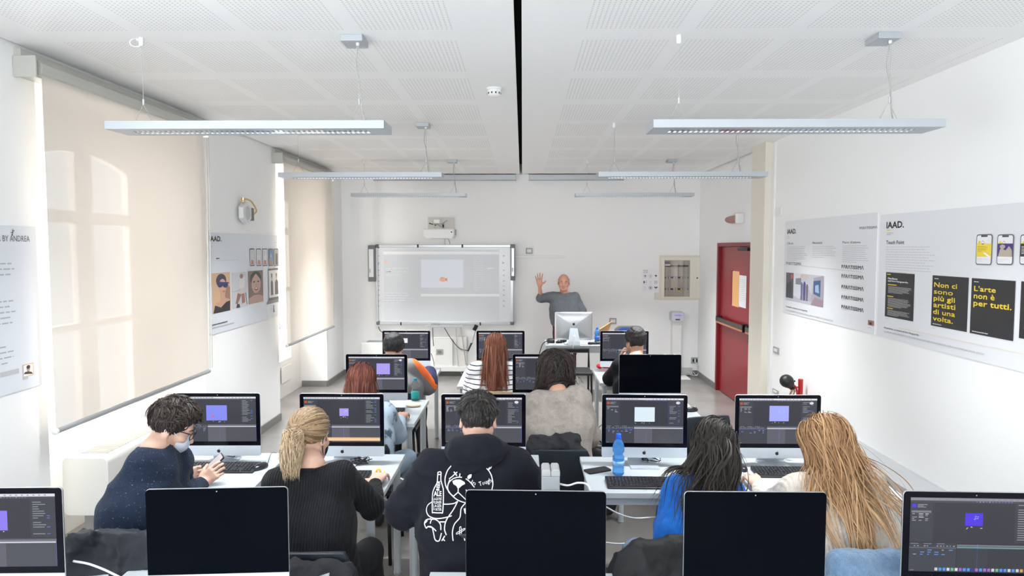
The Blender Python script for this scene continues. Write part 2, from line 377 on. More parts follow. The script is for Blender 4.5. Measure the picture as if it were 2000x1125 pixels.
# windows: painted frames with casements, panes and lower panels
WF = mat('window_paint', (.80, .80, .78), .4)
GLS = bpy.data.materials.new('window_glass'); GLS.use_nodes = True
_nt = GLS.node_tree; _nt.nodes.remove(_nt.nodes['Principled BSDF']); _g = nd(_nt, 'ShaderNodeBsdfGlossy'); _g.inputs[1].default_value = .02; _t = nd(_nt, 'ShaderNodeBsdfTransparent'); _x = nd(_nt, 'ShaderNodeMixShader'); _x.inputs[0].default_value = .06
_nt.links.new(_t.outputs[0], _x.inputs[1]); _nt.links.new(_g.outputs[0], _x.inputs[2]); _nt.links.new(_x.outputs[0], _nt.nodes['Material Output'].inputs[0])
def window(name, y0, y1, z1, pane, bars, zp):
    """frame in the plane X=-3.25; panes symmetric about the centre"""
    cy = (y0+y1)/2; root = thing(name, '', '', (-3.25, cy, 0)); del root['label']; del root['category']; root['kind'] = 'structure'
    f = MB(); f.box((-3.28, y0, 0), (-3.22, y0+.10, z1)).box((-3.28, y1-.10, 0), (-3.22, y1, z1)).box((-3.28, y0+.1, z1-.12), (-3.22, y1-.1, z1)).box((-3.28, y0+.1, 0), (-3.22, y1-.1, .12))
    link('window_frame', f, WF, root, world=True)
    for s in (-1, 1):
        a, b = (cy+s*.10, cy+s*(.10+pane)) if s > 0 else (cy-.10-pane, cy-.10)
        e0, e1 = (y0+.1, cy-.005) if s < 0 else (cy+.005, y1-.1)
        c = MB(); x0, x1 = -3.265, -3.215
        c.box((x0, e0, .12), (x1, a, z1-.12)).box((x0, b, .12), (x1, e1, z1-.12))
        for q0, q1 in [(.12, zp)]+bars+[(z1-.3, z1-.12)]: c.box((x0, a, q0), (x1, b, q1))
        for k in range(9):                                            # arched head of the upper light
            t0 = a+(b-a)*k/9; t1 = a+(b-a)*(k+1)/9; u = ((k+.5)/9) if s < 0 else 1-((k+.5)/9)
            c.box((x0, t0, z1-.3-.10*(1-u)**2), (x1, t1, z1-.3))
        cs = link('casement', c, WF, root, world=True)
        cs2 = MB().box((-3.205, a+.03, .20), (-3.198, b-.03, zp-.08)); link('lower_panel', cs2, WF, root, world=True, bevel=.004)
        link('pane', MB().box((-3.243, a, zp), (-3.239, b, z1-.12)), GLS, root, world=True)
    link('window_handle', MB().tube([(-3.2, cy, 1.05), (-3.17, cy, 1.05), (-3.17, cy+.02, .95)], .009), ALU, root, world=True)
    return root
window('window_1', 3.98, 6.0, 3.0, .46, [(2.19, 2.28), (1.42, 1.47)], .62)
window('window_2', 7.85, 9.78, 3.0, .46, [(2.19, 2.28), (1.42, 1.47)], .50)
# roller blinds
FAB = bpy.data.materials.new('blind_fabric'); FAB.use_nodes = True; _nt = FAB.node_tree; _nt.nodes.remove(_nt.nodes['Principled BSDF'])
_d = nd(_nt, 'ShaderNodeBsdfDiffuse'); _d.inputs[0].default_value = (.66, .62, .57, 1); _t = nd(_nt, 'ShaderNodeBsdfTranslucent'); _t.inputs[0].default_value = (.80, .71, .62, 1)
_p = nd(_nt, 'ShaderNodeBsdfTransparent'); _p.inputs[0].default_value = (1, .97, .93, 1)
_a = nd(_nt, 'ShaderNodeMixShader'); _a.inputs[0].default_value = .085; _b = nd(_nt, 'ShaderNodeMixShader'); _b.inputs[0].default_value = .07
_nt.links.new(_d.outputs[0], _a.inputs[1]); _nt.links.new(_t.outputs[0], _a.inputs[2]); _nt.links.new(_a.outputs[0], _b.inputs[1]); _nt.links.new(_p.outputs[0], _b.inputs[2]); _nt.links.new(_b.outputs[0], _nt.nodes['Material Output'].inputs[0])
CAS = mat('grey_blind_casing', (.50, .50, .46), .5); RAIL = mat('grey_blind_rail', (.33, .34, .35), .4)
def blind(y0, y1, z0, label):
    r = thing('roller_blind', label, 'blind', (-2.75, (y0+y1)/2, z0)); x = -2.72
    c = MB(); c.box((XL, y0-.06, 2.975), (-2.73, y1+.06, 3.075)); pr = [(XL+.02, 2.985), (-2.73, 2.985), (-2.705, 3.0), (-2.70, 3.03), (-2.705, 3.055), (-2.73, 3.07), (XL+.02, 3.07)]
    n = len(pr); V = [(x_, y_, z_) for y_ in (y0-.02, y1+.02) for x_, z_ in pr]; c.add(V, [tuple(range(n)), tuple(range(2*n-1, n-1, -1))]+[(i, i+n, (i+1) % n+n, (i+1) % n) for i in range(n)])
    link('cassette', c, CAS, r, world=True, bevel=.003)
    for yy in (y0-.075, y1+.06): link('end_cap', MB().box((XL, yy, 2.965), (-2.70, yy+.015, 3.085)), WPL if yy > y0 else CAS, r, world=True, bevel=.006)
    link('mounting_rail', MB().box((XL, y0-.06, 3.078), (-2.79, y1+.3, 3.125)), CAS, r, world=True)
    f = MB(); N = 24
    V = [(x+.004*math.sin(i*1.3)*((3-z)/2), y0+(y1-y0)*i/N, z) for z in (3.0, 2.3, 1.6, z0) for i in range(N+1)]
    link('fabric', f.add(V, [(j*(N+1)+i, j*(N+1)+i+1, (j+1)*(N+1)+i+1, (j+1)*(N+1)+i) for j in range(3) for i in range(N)]), FAB, r, world=True, smooth=True)
    link('bottom_rail', MB().lathe([(.013, y0), (.017, y0+.005), (.017, y1-.005), (.013, y1)], (x, 0, z0-.008), 12, axis='y'), RAIL, r, world=True, smooth=False)
    link('rail_end_cap', MB().lathe([(.005, y0-.018), (.02, y0-.012), (.02, y0+.004)], (x, 0, z0-.008), 12, axis='y'), WPL, r, world=True)
    for k in (0, .045): link('pull_chain', MB().tube([(-2.74, y1+.10+k, 3.0), (-2.75, y1+.10+k, 1.9), (-2.76, y1+.10+k, .95)], .0035, 6), CABG, r, world=True)
    return r
blind(3.885, 5.84, .955, 'big beige roller blind nearest the camera over the left window')
blind(7.80, 9.765, .89, 'narrower beige roller blind further down the left wall by the whiteboard')
# ================================================================== PEOPLE
def nrm(v): v = np.array(v, float); return v/(np.linalg.norm(v)+1e-9)
def skin_mat(name, c): return mat(name, c, .48, var=.10, vscale=18, bump=.02, bscale=250, col2=tuple(a*.86 for a in c))
SKIN = skin_mat('warm_skin', (.60, .33, .23)); SKIN2 = skin_mat('fair_skin', (.68, .42, .32)); SKIN3 = skin_mat('ruddy_skin', (.60, .30, .21))
EYEW = mat('eye_white', (.7, .68, .66), .2); IRIS = mat('dark_iris', (.03, .02, .015), .15); LIP = mat('lip_skin', (.42, .16, .13), .4)
def frame(face, upv=(0, 0, 1), roll=0):
    f = nrm(face); r = nrm(np.cross(f, upv)); u = np.cross(r, f)
    if roll: c, s = math.cos(roll), math.sin(roll); r, u = r*c+u*s, u*c-r*s
    return np.stack([r, f, u], 1)                                      # columns: right, face, up
def head_sdf(C, R, s=1.0):
    q = SDF(.02); L = lambda x, y, z: C+R@(np.array([x, y, z])*s)
    q.ell(L(0, -.014, .034), np.array([.076, .095, .088])*s, R).ell(L(0, .036, -.028), np.array([.060, .058, .084])*s, R, k=.03)
    q.ell(L(0, .060, -.094), np.array([.032, .032, .026])*s, R, k=.03)
    for x in (-1, 1): q.cap(L(x*.056, .0, -.045), L(x*.030, .062, -.092), .017*s, .016*s, k=.03)
    q.cap(L(-.034, .080, .020), L(.034, .080, .020), .012*s, k=.012)
    for x in (-1, 1):
        q.ell(L(x*.032, .100, -.004), np.array([.016, .018, .0075])*s, R, k=.010, sub=True); q.ell(L(x*.042, .066, -.030), np.array([.02, .022, .018])*s, R, k=.02)
    q.cap(L(0, .092, .006), L(0, .112, -.034), .007*s, .012*s, k=.012)
    for x in (-1, 1): q.ell(L(x*.012, .100, -.040), np.array([.009, .011, .008])*s, R, k=.008)
    q.cap(L(-.018, .088, -.066), L(.018, .088, -.066), .008*s, k=.008); q.cap(L(-.015, .087, -.077), L(.015, .087, -.077), .008*s, k=.008)
    for x in (-1, 1):
        q.ell(L(x*.081, -.010, -.006), np.array([.008, .021, .033])*s, R@frame((x*.45, 1, 0), (0, .15, 1)), k=.008)
        q.ell(L(x*.091, -.002, -.003), np.array([.006, .012, .019])*s, R, k=.006, sub=True)
    return q
def hand_parts(W, fwd, thumb, up_, curl=.35, spread=.0, s=1.0, curls=None, thumb_out=.7):
    """SDF of a hand; W wrist, fwd towards the fingers, thumb = side of the thumb, up_ = back of the hand"""
    f = nrm(fwd); t = nrm(np.array(thumb)-f*np.dot(thumb, f)); u = nrm(np.array(up_)-f*np.dot(up_, f)-t*np.dot(up_, t))
    q = SDF(.006); A = lambda x, y, z: W+(f*x+t*y+u*z)*s
    for y0, y1 in ((.018, .030), (.006, .011), (-.006, -.010), (-.016, -.029)): q.cap(A(.012, y0, 0), A(.082, y1, 0), .0145*s, .0115*s, k=.014)
    q.cap(A(.02, .022, -.006), A(.05, .030, -.008), .016*s, .012*s, k=.014)
    for i, (y, x, l) in enumerate([(.031, .086, .074), (.0105, .091, .083), (-.0105, .089, .077), (-.030, .080, .060)]):
        a = curls[i] if curls else curl*(1+.12*i); sp = spread*(1.4-i)*.5+(.02*(1.5-i)); p = A(x, y, 0); ang = a*.55; r = .0092-.0004*i
        for j, fr in enumerate((.45, .31, .24)):
            d = (f*math.cos(ang)*math.cos(sp)+t*math.sin(sp)-u*math.sin(ang)); e = p+d*l*fr*s; q.cap(p, e, (r-.0009*j)*s, (r-.0009*(j+1))*s, k=.004); p = e; ang += a
    p = A(.030, .034, -.006); d = nrm(f*(1-thumb_out*.45)+t*thumb_out-u*.35)
    for j, l in enumerate((.034, .028)):
        e = p+d*l*s; q.cap(p, e, (.0125-.0018*j)*s, (.0108-.0018*j)*s, k=.006); p = e; d = nrm(d+f*.5-u*.15)
    return q
def colored(me, V, fn):
    pass
class Hair:
    """strands that grow from a scalp, then fall over head and shoulders"""
    def __init__(s, C, R, sc=1.0): s.C = C; s.R = R; s.s = sc; s.col = []
    def roots(s, n, front=.45, low=-.50, side=0):
        out = []
        while len(out) < n:
            d = RNG.normal(size=(n*2, 3)); d /= np.linalg.norm(d, axis=1)[:, None]
            y = np.clip((d[:, 1]+.15)/.8, 0, 1); y = y*y*(3-2*y); ok = d[:, 2] > low+(front-low)*y; out += list(d[ok])
        return np.array(out[:n])
    def run(s, D, steps, step, grav, flow=None, colliders=(), curl=0, cf=40, jit=.15, lay=(.004, .016), width=.0045, tint=None, inertia=.75, lenvar=.25, gvec=(0, 0, -1), start=None, snap=-.03, lift=.0, clump=.5, ncl=90, pull=None):
        n = len(D); ctr = s.C+s.R@(np.array([0, -.014, .034])*s.s); rr = np.array([.076, .095, .088])*s.s
        lay_ = RNG.uniform(*lay, n)
        P0 = ctr+(D*(rr+lay_[:, None]*.6))@s.R.T if start is None else start
        nl = D/rr; nl /= np.linalg.norm(nl, axis=1)[:, None]; N = nl@s.R.T
        cr = np.array(flow if flow is not None else (0, -.35, .94)); fl_ = (D-cr)@s.R.T; fl_ -= N*np.sum(fl_*N, 1)[:, None]; fl_ /= np.linalg.norm(fl_, axis=1)[:, None]+1e-6
        d = fl_+N*.15+RNG.normal(size=(n, 3))*jit; d /= np.linalg.norm(d, axis=1)[:, None]
        L = step*RNG.uniform(1-lenvar, 1, n)[:, None]; path = [P0]; p = P0.copy(); ph = RNG.uniform(0, 6.28, n); g = np.array(gvec, float)
        lead = RNG.integers(0, n, ncl); cid = np.argmin(((D[:, None]-D[lead][None])**2).sum(-1), 1); cdir = RNG.normal(size=(ncl, 3))
        for k in range(steps):
            gg = grav[min(k, len(grav)-1)] if hasattr(grav, '__len__') else grav
            d = d*(1-gg)+g*gg
            if curl:
                a = ph+cf*step*k; e1 = np.cross(d, [0, 1.0, .3]); e1 /= np.linalg.norm(e1, axis=1)[:, None]+1e-6; e2 = np.cross(d, e1)
                d = d+curl*(np.cos(a)[:, None]*e1+np.sin(a)[:, None]*e2)
            d = d+cdir[cid]*.015
            if pull is not None:
                (pa, pb, st) = pull; tz_ = np.clip((pa[2]-p[:, 2])/(pa[2]-pb[2]), 0, 1)[:, None]; tg = pa+(pb-pa)*tz_; df = (tg-p)*[1, .3, 0]; below = (p[:, 2] < pa[2]+.04)[:, None]; d = d+np.where(below, df*st, 0)+RNG.normal(size=(n, 3))*jit*.12; d /= np.linalg.norm(d, axis=1)[:, None]
            p = p+d*L
            q = (p-ctr)@s.R; rl = rr+lay_[:, None]*(1+lift*k); m = np.linalg.norm(q/rl, axis=1); ins = (m < 1) | (q[:, 2] > snap)
            if ins.any(): q[ins] = q[ins]/m[ins][:, None]; p = np.where(ins[:, None], ctr+q@s.R.T, p)
            if colliders is not None and len(colliders):
                Fg, lo_, hh, G = colliders; gi = (p-lo_)/hh; ii = np.round(gi).astype(int); ok = ((ii >= 1) & (ii < np.array(Fg.shape)-1)).all(1); ic = np.clip(ii, 1, np.array(Fg.shape)-2)
                gr = G[tuple(ic.T)]; val = Fg[tuple(ic.T)]+np.sum((gi-ic)*hh*gr, 1); tgt = lay_*.8+.004; push = np.where(ok & (val < tgt), tgt-val, 0); gn = gr/(np.linalg.norm(gr, axis=1)[:, None]+1e-6); p = p+gn*push[:, None]
            for a_, b_, r_ in ():
                ba = b_-a_; t = np.clip(((p-a_)@ba)/(ba@ba+1e-9), 0, 1); c = a_+t[:, None]*ba; v = p-c; dd = np.linalg.norm(v, axis=1); R_ = r_+lay_; ins = dd < R_
                if ins.any(): p = np.where(ins[:, None], c+v/(dd[:, None]+1e-6)*R_[:, None], p)
            nd_ = p-path[-1]; nl_ = np.linalg.norm(nd_, axis=1)[:, None]+1e-6; d = d*(1-inertia)+nd_/nl_*inertia; d /= np.linalg.norm(d, axis=1)[:, None]
            path.append(p.copy())
        A = np.stack(path, 1); cw = clump*np.clip((np.linspace(0, 1, A.shape[1])-.1)/.7, 0, 1)[None, :, None]; AL = A[lead][cid]; offs = A[:, :1]-AL[:, :1]; A = A*(1-cw)+(AL+offs*.35)*cw; T = np.gradient(A, axis=1); O = A-(ctr+np.array([0, 0, -.02])); O[..., 2] *= .3
        Wd = np.cross(T, O); Wd /= np.linalg.norm(Wd, axis=2)[..., None]+1e-9
        Nn = np.cross(Wd, T); Nn /= np.linalg.norm(Nn, axis=2)[..., None]+1e-9
        K = A.shape[1]; tw = width*np.interp(np.linspace(0, 1, K), [0, .15, .7, 1], [.6, 1, .9, .12])*RNG.uniform(.6, 1.25, n)[:, None]
        tilt = RNG.normal(size=n)*.45; Wd = Wd*np.cos(tilt)[:, None, None]+Nn*np.sin(tilt)[:, None, None]
        V = np.stack([A-Wd*tw[..., None]/2, A+Wd*tw[..., None]/2], 2).reshape(-1, 3)
        i = np.arange(n)[:, None]*K*2+np.arange(K-1)[None]*2; i = i.ravel(); Q = np.stack([i, i+1, i+3, i+2], 1)
        s.col.append(np.repeat(tint(n) if callable(tint) else RNG.uniform(0, 1, n), K*2)*1.0); s.Kn = K
        along = np.tile(np.repeat(np.linspace(0, 1, K), 2), n); return V, Q, along
    def cap(s, q, inf=.010, z=.034, low=-.35, drop=0):
        """under-hair over the skull"""
        L = lambda x, y, z_: s.C+s.R@(np.array([x, y, z_])*s.s)
        q.ell(L(0, -.022, z+.004+inf*.3), (np.array([.078, .092, .088])+inf)*s.s, s.R, k=.02); q.ell(L(0, .125, -.030), np.array([.085, .075, .098])*s.s, s.R, k=.012, sub=True)
        q.ell(L(0, .0, -.135+drop), np.array([.14, .16, .085])*s.s, s.R, k=.02, sub=True); return q
def hair_obj(name, H, sets, pal, parent, label=None):
    """pal(t, along) -> rgb arrays"""
    Vs, Qs, cs, n = [], [], [], 0
    for (V, Q, al), t in zip(sets, H.col): Vs.append(V); Qs.append(Q+n); cs.append(pal(t, al)); n += len(V)
    V, Q = np.concatenate(Vs), np.concatenate(Qs); me = fast_mesh(name, V, Q, MT['hair_strands'], parent)
    ca = me.color_attributes.new('ink', 'FLOAT_COLOR', 'POINT'); c = np.concatenate(cs); ca.data.foreach_set('color', np.concatenate([c, np.ones((len(c), 1))], 1).astype(np.float32).ravel())
    o = link(name, None, None, parent, mesh=me, label=label); o['kind'] = 'stuff'; return o
def pal(a, b, tip=None, k=1.0):
    a, b = np.array(a), np.array(b); tip_ = np.array(tip) if tip is not None else None
    def fn(t, al):
        c = a+(b-a)*(t**k)[:, None]
        if tip_ is not None: m = (np.clip((al-.35)/.6, 0, 1)*(.35+.65*t))[:, None]; c = c*(1-m)+tip_*m
        return c
    return fn
def fabric_noise(amp, f, seed, fine=0):
    return lambda V: amp*(.6*noise(V, f*.6, 2, seed)-1.5*np.abs(noise(V*np.array([1, 1, .75]), f*.85, 2, seed+2))**.8+.7)+(fine*noise(V, 160, 1, seed+1) if fine else 0)
def person(name, label, J, skin, top, bottom, face, pose=None, head_s=.97, roll=0, fit=.018, wr_amp=.004, sleeve=(1, 1), neck_up=(0, 0, 1), chest=1.0, seed=1, hands=(None, None), belly=1.0, legs=True, hip=1.0, sleeve_r=1.0, fine=0, sleeves_m=None, shoe=None, topname='jumper', drop=.0, extra=()):
    """J: head, neck, shL, shR, elL, elR, wrL, wrR, pel (+ knL knR anL anR); seat or feet at J['base']"""
    J = {k: np.array(v, float) for k, v in J.items()}; root = thing(name, label, 'person', (J['pel'][0], J['pel'][1], 0))
    R = frame(face, neck_up, roll); Hc = J['head']; NB = J['neck']; pel = J['pel']; shc = (J['shL']+J['shR'])/2; lat = nrm(J['shR']-J['shL']); mid = pel*.45+shc*.55; lowb = pel*.78+shc*.22
    sw = np.linalg.norm(J['shR']-J['shL'])/2
    hl = lat.copy(); hl[2] = 0; hl = nrm(hl)
    def torso(q, e, bel=1.0):
        for a_, b_, r1, r2 in extra: q.cap(a_, b_, r1+e, r2+e, k=.07)
        for s in (-1, 1):
            q.cap(pel+hl*s*.085*hip, lowb+hl*s*.070*hip, (.100+e)*hip, (.092+e)*bel, k=.06)
            q.cap(lowb+hl*s*.070*bel, mid+lat*s*.085*chest, (.092+e)*bel, (.098+e)*chest, k=.06)
            q.cap(mid+lat*s*.085*chest, shc+lat*s*(sw*.62)-np.array([0, 0, .045]), (.098+e)*chest, .070+e, k=.06)
        [q.cap(J['sh'+c_]-[0, 0, .012], shc+(J['sh'+c_]-shc)*.25+(NB-shc)*.25, .046+e*.75, .050+e*.6, k=.045) for c_ in 'LR']; q.cap(shc-[0, 0, .02], NB-[0, 0, .01], .060+e*.6, .050+e*.5, k=.05)
    def arm(q, s, e, r=1.0, t1=1.0):
        a, b, c = J['sh'+s], J['el'+s], J['wr'+s]; q.cap(a, b, (.052+e)*r, (.043+e)*r, k=.035); q.cap(b, b+(c-b)*t1, (.043+e)*r, (.027+(.016-.027)*0+e*.55)*r, k=.02)
    bp = []; dist = pel[1]; hs = 1.0 if dist < 3.6 else 1.35 if dist < 5.2 else 1.7 if dist < 8 else 1.5
    q = head_sdf(Hc, R, head_s); q.cap(Hc+R@np.array([0, -.022, -.06]), NB, .052*head_s, .056, k=.03); q.cap(NB, shc-[0, 0, .03], .056, .06, k=.04)
    bp.append(q.mesh(.0048*hs))
    q = SDF(.05); torso(q, 0); arm(q, 'L', -.004); arm(q, 'R', -.004)
    if legs:
        for s in 'LR': q.cap(pel+hl*(.09 if s == 'R' else -.09), J['kn'+s], .082, .056, k=.05); q.cap(J['kn'+s], J['an'+s], .054, .034, k=.03)
    bp.append(q.mesh(.020))
    for i, s in enumerate('LR'):
        el, wr = J['el'+s], J['wr'+s]; hp = hands[i] or {}
        f = hp.get('f', wr-el); th = hp.get('t', np.array([1 if s == 'L' else -1, 0, 0.0])); u = hp.get('u', (0, 0, 1))
        if hp.get('skip'): continue
        q = hand_parts(wr, f, th, u, hp.get('curl', .35), hp.get('spread', 0), hp.get('s', .95), hp.get('curls'), hp.get('out', .7))
        q.cap(wr-nrm(wr-el)*.09, wr+nrm(f)*.02, .031, .021, k=.02); bp.append(q.mesh((.0028 if hands[i] else .0045)*min(hs, 1.4)))
    body_obj('body', bp, skin, root)
    bm_ = mat('brow_hair', (.06, .035, .02), .8)
    for x in (-1, 1):
        c = Hc+R@(np.array([x*.031, .074, -.002])*head_s)
        eb = MB().lathe([(.0001, -.011), (.008, -.0078), (.011, 0), (.008, .0078), (.0001, .011)], n=12); e = MB().add(np.array(eb.v)@R.T+c, eb.f)
        ib = MB().lathe([(.0055, 0), (.004, .0012)], n=10, axis='y'); eo = link('eye', e, EYEW, root, world=True, smooth=True)
        v = (np.array(ib.v)+[0, .0103, 0])@R.T+c-np.array(root.location); link('iris', MB().add(v, ib.f), IRIS, eo)
        link('eyebrow', MB().tube([Hc+R@(np.array([x*a, b, z])*head_s) for a, b, z in ((.016, .094, .022), (.032, .092, .028), (.048, .080, .022))], [.003, .0042, .002], 6), bm_, root, world=True)
    lp = SDF(.004)
    for z, r in ((-.066, .0050), (-.074, .0055)): lp.cap(Hc+R@(np.array([-.020, .094, z])*head_s), Hc+R@(np.array([.020, .094, z])*head_s), r*.6, k=.004); lp.cap(Hc+R@(np.array([-.010, .098, z])*head_s), Hc+R@(np.array([.010, .098, z])*head_s), r, k=.004)
    body_obj('lips', [lp.mesh(.0022)], LIP, root)
    # clothes
    q = SDF(.05); torso(q, fit, belly)
    q.cap(Hc+R@np.array([0, -.02, -.05]), NB+(NB-shc)*.1, .056, .060, k=.006, sub=True)
    q.ell(NB+(NB-shc)*.80, np.array([.085, .085, .045]), frame(R[:, 1]), k=.012, sub=True)
    for i, s in enumerate('LR'): arm(q, s, fit, sleeve_r, sleeve[i])
    if drop: q.p = [p_ for p_ in q.p]
    Fc, lc = q.grid(.012); Gc = np.stack(np.gradient(Fc, .012), -1)
    tp = q.mesh(.0088*hs**.7, fabric_noise(wr_amp, 17, seed, fine)); o = body_obj(topname, [tp], top, root); root['_'] = 0; del root['_']
    col = SDF(.01); cr = frame(NB-shc if np.linalg.norm(NB-shc) > 1e-3 else (0, 0, 1), (0, 1, .01))
    col_pts = [NB-(NB-shc)*.22+(cr[:, 0]*math.cos(a)*.066+cr[:, 2]*math.sin(a)*.066) for a in np.linspace(0, 2*math.pi, 17)]
    link('collar', MB().tube(col_pts, .0105, 8), top, root, world=True, smooth=True)
    if legs:
        q = SDF(.04)
        for s in (-1, 1): q.cap(pel+hl*s*.085, lowb+hl*s*.06, .108, .095, k=.05)
        for s in 'LR': q.cap(pel+hl*(.09 if s == 'R' else -.09), J['kn'+s], .094, .068, k=.04); q.cap(J['kn'+s], J['an'+s], .066, .050, k=.03)
        body_obj('trousers', [q.mesh(.016, fabric_noise(.005, 15, seed+3))], bottom, root)
        for s in 'LR':
            a = J['an'+s]; f = nrm(J['kn'+s]-pel) if not pose else np.array(pose); f[2] = 0; f = nrm(f); q = SDF(.02); g = np.array([a[0], a[1], .045]); q.cap(g-f*.03+[0, 0, .015], a+[0, 0, -.01], .046, .042); q.cap(g-f*.03, g+f*.13-[0, 0, .008], .043, .036)
            body_obj('shoe', [q.mesh(.013)], shoe or mat('dark_shoe', (.03, .03, .035), .5), root)
    root_J = dict(J=J, R=R, root=root, top=o, topmesh=tp, col=(Fc, lc, .012, Gc))
    return root_J
def seat(J, x, y, dx=0, dy=1, spread=.11, kn=.50, feet=.46):
    """adds seated legs: facing (dx,dy)"""
    f = nrm((dx, dy, 0)); l = np.array([f[1], -f[0], 0.0]); p = np.array(J['pel'], float)
    for s, k in (('R', 1), ('L', -1)): J['kn'+s] = p+f*.42+l*k*spread+np.array([0, 0, kn-p[2]+.02]); J['an'+s] = np.array([*(p+f*feet+l*k*(spread+.02))[:2], .09])
    return J
def knit(name, c, c2=None, bs=140, bump=.35, speck=None, rib=0, rough=.9, ribax=0, sheen=.04):
    m = mat(name, c, rough, bump=bump, bscale=bs, sheen=sheen, spec=.2, **(dict(var=.2, vscale=30) if c2 is None else dict(col2=c2, vscale=45)))
    nt = m.node_tree; b = nt.nodes['Principled BSDF']
    if speck:
        tc = nd(nt, 'ShaderNodeTexCoord'); v = nd(nt, 'ShaderNodeTexNoise'); v.inputs['Scale'].default_value = speck[1]; v.inputs['Detail'].default_value = 1; nt.links.new(tc.outputs['Object'], v.inputs['Vector'])
        r = nd(nt, 'ShaderNodeValToRGB'); r.color_ramp.elements[0].position = speck[2]; r.color_ramp.elements[1].position = speck[2]+.035; nt.links.new(v.outputs[0], r.inputs[0])
        x = nd(nt, 'ShaderNodeMix', data_type='RGBA'); nt.links.new(r.outputs[0], x.inputs[0]); src = b.inputs['Base Color'].links[0].from_socket; nt.links.new(src, x.inputs[6]); x.inputs[7].default_value = (*speck[0], 1); nt.links.new(x.outputs[2], b.inputs['Base Color'])
    if rib:
        tc = nd(nt, 'ShaderNodeTexCoord'); v = nd(nt, 'ShaderNodeTexWave'); v.bands_direction = 'XYZ'[ribax]; v.inputs['Scale'].default_value = rib; v.inputs['Distortion'].default_value = 1.0; v.inputs['Detail Scale'].default_value = .6; nt.links.new(tc.outputs['Object'], v.inputs['Vector'])
        u = nd(nt, 'ShaderNodeBump'); u.inputs['Strength'].default_value = .5; u.inputs['Distance'].default_value = .006; nt.links.new(v.outputs[0], u.inputs['Height']); nt.links.new(b.inputs['Normal'].links[0].from_socket, u.inputs['Normal']); nt.links.new(u.outputs[0], b.inputs['Normal'])
    return m
DENIM = mat('blue_denim', (.16, .24, .36), .85, var=.3, vscale=25, bump=.2, bscale=400); DTROU = mat('black_trousers', (.015, .015, .018), .85, var=.2, bump=.1)
def strands(h, specs, palf, root, label=None, base=None, basemat=None, name='hair'):
    sets = [h.run(h.roots(sp.pop('n'), sp.pop('front', .45), sp.pop('low', -.5)) if 'D' not in sp else sp.pop('D'), **sp) for sp in specs]
    o = hair_obj(name, h, sets, palf, root, label)
    if base is not None: body_obj('under_hair', [base], basemat, root)
    return o
def hm(n, c): return mat(n, c, .6, var=.35, vscale=60, bump=.6, bscale=120, stretch=(1, 1, .15))

# ---- 1 the masked student with the phone
J = dict(head=P(337, 833, 3.22), neck=P(303, 880, 3.12), shL=P(345, 897, 3.30), shR=P(288, 912, 3.02), pel=P(254, 1120, 2.93),
         elL=P(352, 965, 3.50), elR=P(338, 985, 3.10), wrL=P(368, 928, 3.62), wrR=P(392, 946, 3.42))
seat(J, 0, 0, .55, .85)
p1 = person('person', 'seated student with dark tousled hair, glasses and a white face mask, bent over a phone', J, SKIN2, knit('navy_speckled_knit', (.012, .021, .042), speck=((.13, .16, .21), 150, .70)), DTROU, (.86, .30, -.50), seed=3, wr_amp=.006, fit=.022, belly=.98, chest=1.14, hip=.92, extra=((P(290, 925, 3.06), P(262, 1000, 3.0), .098, .118), (P(262, 1000, 3.0), P(258, 1080, 2.96), .118, .118)),
    hands=(dict(f=(.75, -.35, .25), t=(.2, 0, 1), u=(-.3, .9, .2), curl=.45, out=.5), dict(f=(.60, .30, .55), t=(-.3, .3, 1), u=(.2, -.9, .0), curl=.55, out=.5)))
h = Hair(p1['J']['head'], p1['R'], .97); q = SDF(.02); h.cap(q, .014); bm = q.mesh(.006, lambda V: .004*noise(V, 60, 2, 2))
strands(h, [dict(n=2400, steps=6, step=.009, grav=.05, flow=(0, -.5, .86), jit=.3, lay=(.008, .020), width=.005, front=.55, low=-.42, snap=-9, lift=.04, clump=.4), dict(n=1700, steps=8, step=.010, grav=.01, flow=(0, -.7, .5), jit=.6, lay=(.014, .030), width=.005, front=.62, low=.20, snap=-9, lift=.10, clump=.65, ncl=70, curl=.25, cf=60)],
        pal((.010, .007, .005), (.060, .038, .028), k=2), p1['root'], base=bm, basemat=hm('dark_brown_under', (.022, .015, .012)))
def headpts(p, pts, s=.97): return [p['J']['head']+p['R']@(np.array(q)*s) for q in pts]
MASK = mat('white_face_mask', (.60, .66, .74), .7, bump=.1, bscale=60)
q = SDF(.02); Hc, R = p1['J']['head'], p1['R']; L = lambda x, y, z: Hc+R@(np.array([x, y, z])*.97)
q.ell(L(0, .058, -.050), np.array([.057, .056, .050]), R, k=.01); q.ell(L(0, .045, -.083), np.array([.049, .049, .036]), R, k=.03); q.ell(L(0, -.02, -.03), np.array([.12, .060, .16]), R, k=.004, sub=True); q.cap(L(-.1, .10, .020), L(.1, .10, .020), .028, k=.006, sub=True)
body_obj('face_mask', [q.mesh(.004, lambda V: .002*noise(V, 60, 1, 4))], MASK, p1['root'])
for x in (-1, 1): ml = MB(); ml.tube(bez(headpts(p1, [(x*.058, .052, -.022), (x*.080, .015, .0), (x*.088, -.012, .012), (x*.088, -.020, -.012), (x*.078, .0, -.05), (x*.056, .045, -.085)]), 20), .0017, 5); link('mask_loop', ml, mat('white_elastic', (.8, .82, .85), .6), p1['root'], world=True)
g = MB()
for x in (-1, 1):
    g.tube(headpts(p1, [(x*.010, .110, .006), (x*.013, .112, .020), (x*.052, .098, .021), (x*.055, .096, -.004), (x*.044, .102, -.018), (x*.016, .111, -.014), (x*.010, .110, .006)]), .0023, 6)
    g.tube(headpts(p1, [(x*.055, .097, .012), (x*.079, .050, .014), (x*.087, -.005, .012), (x*.085, -.028, -.008)]), .0026, 6)
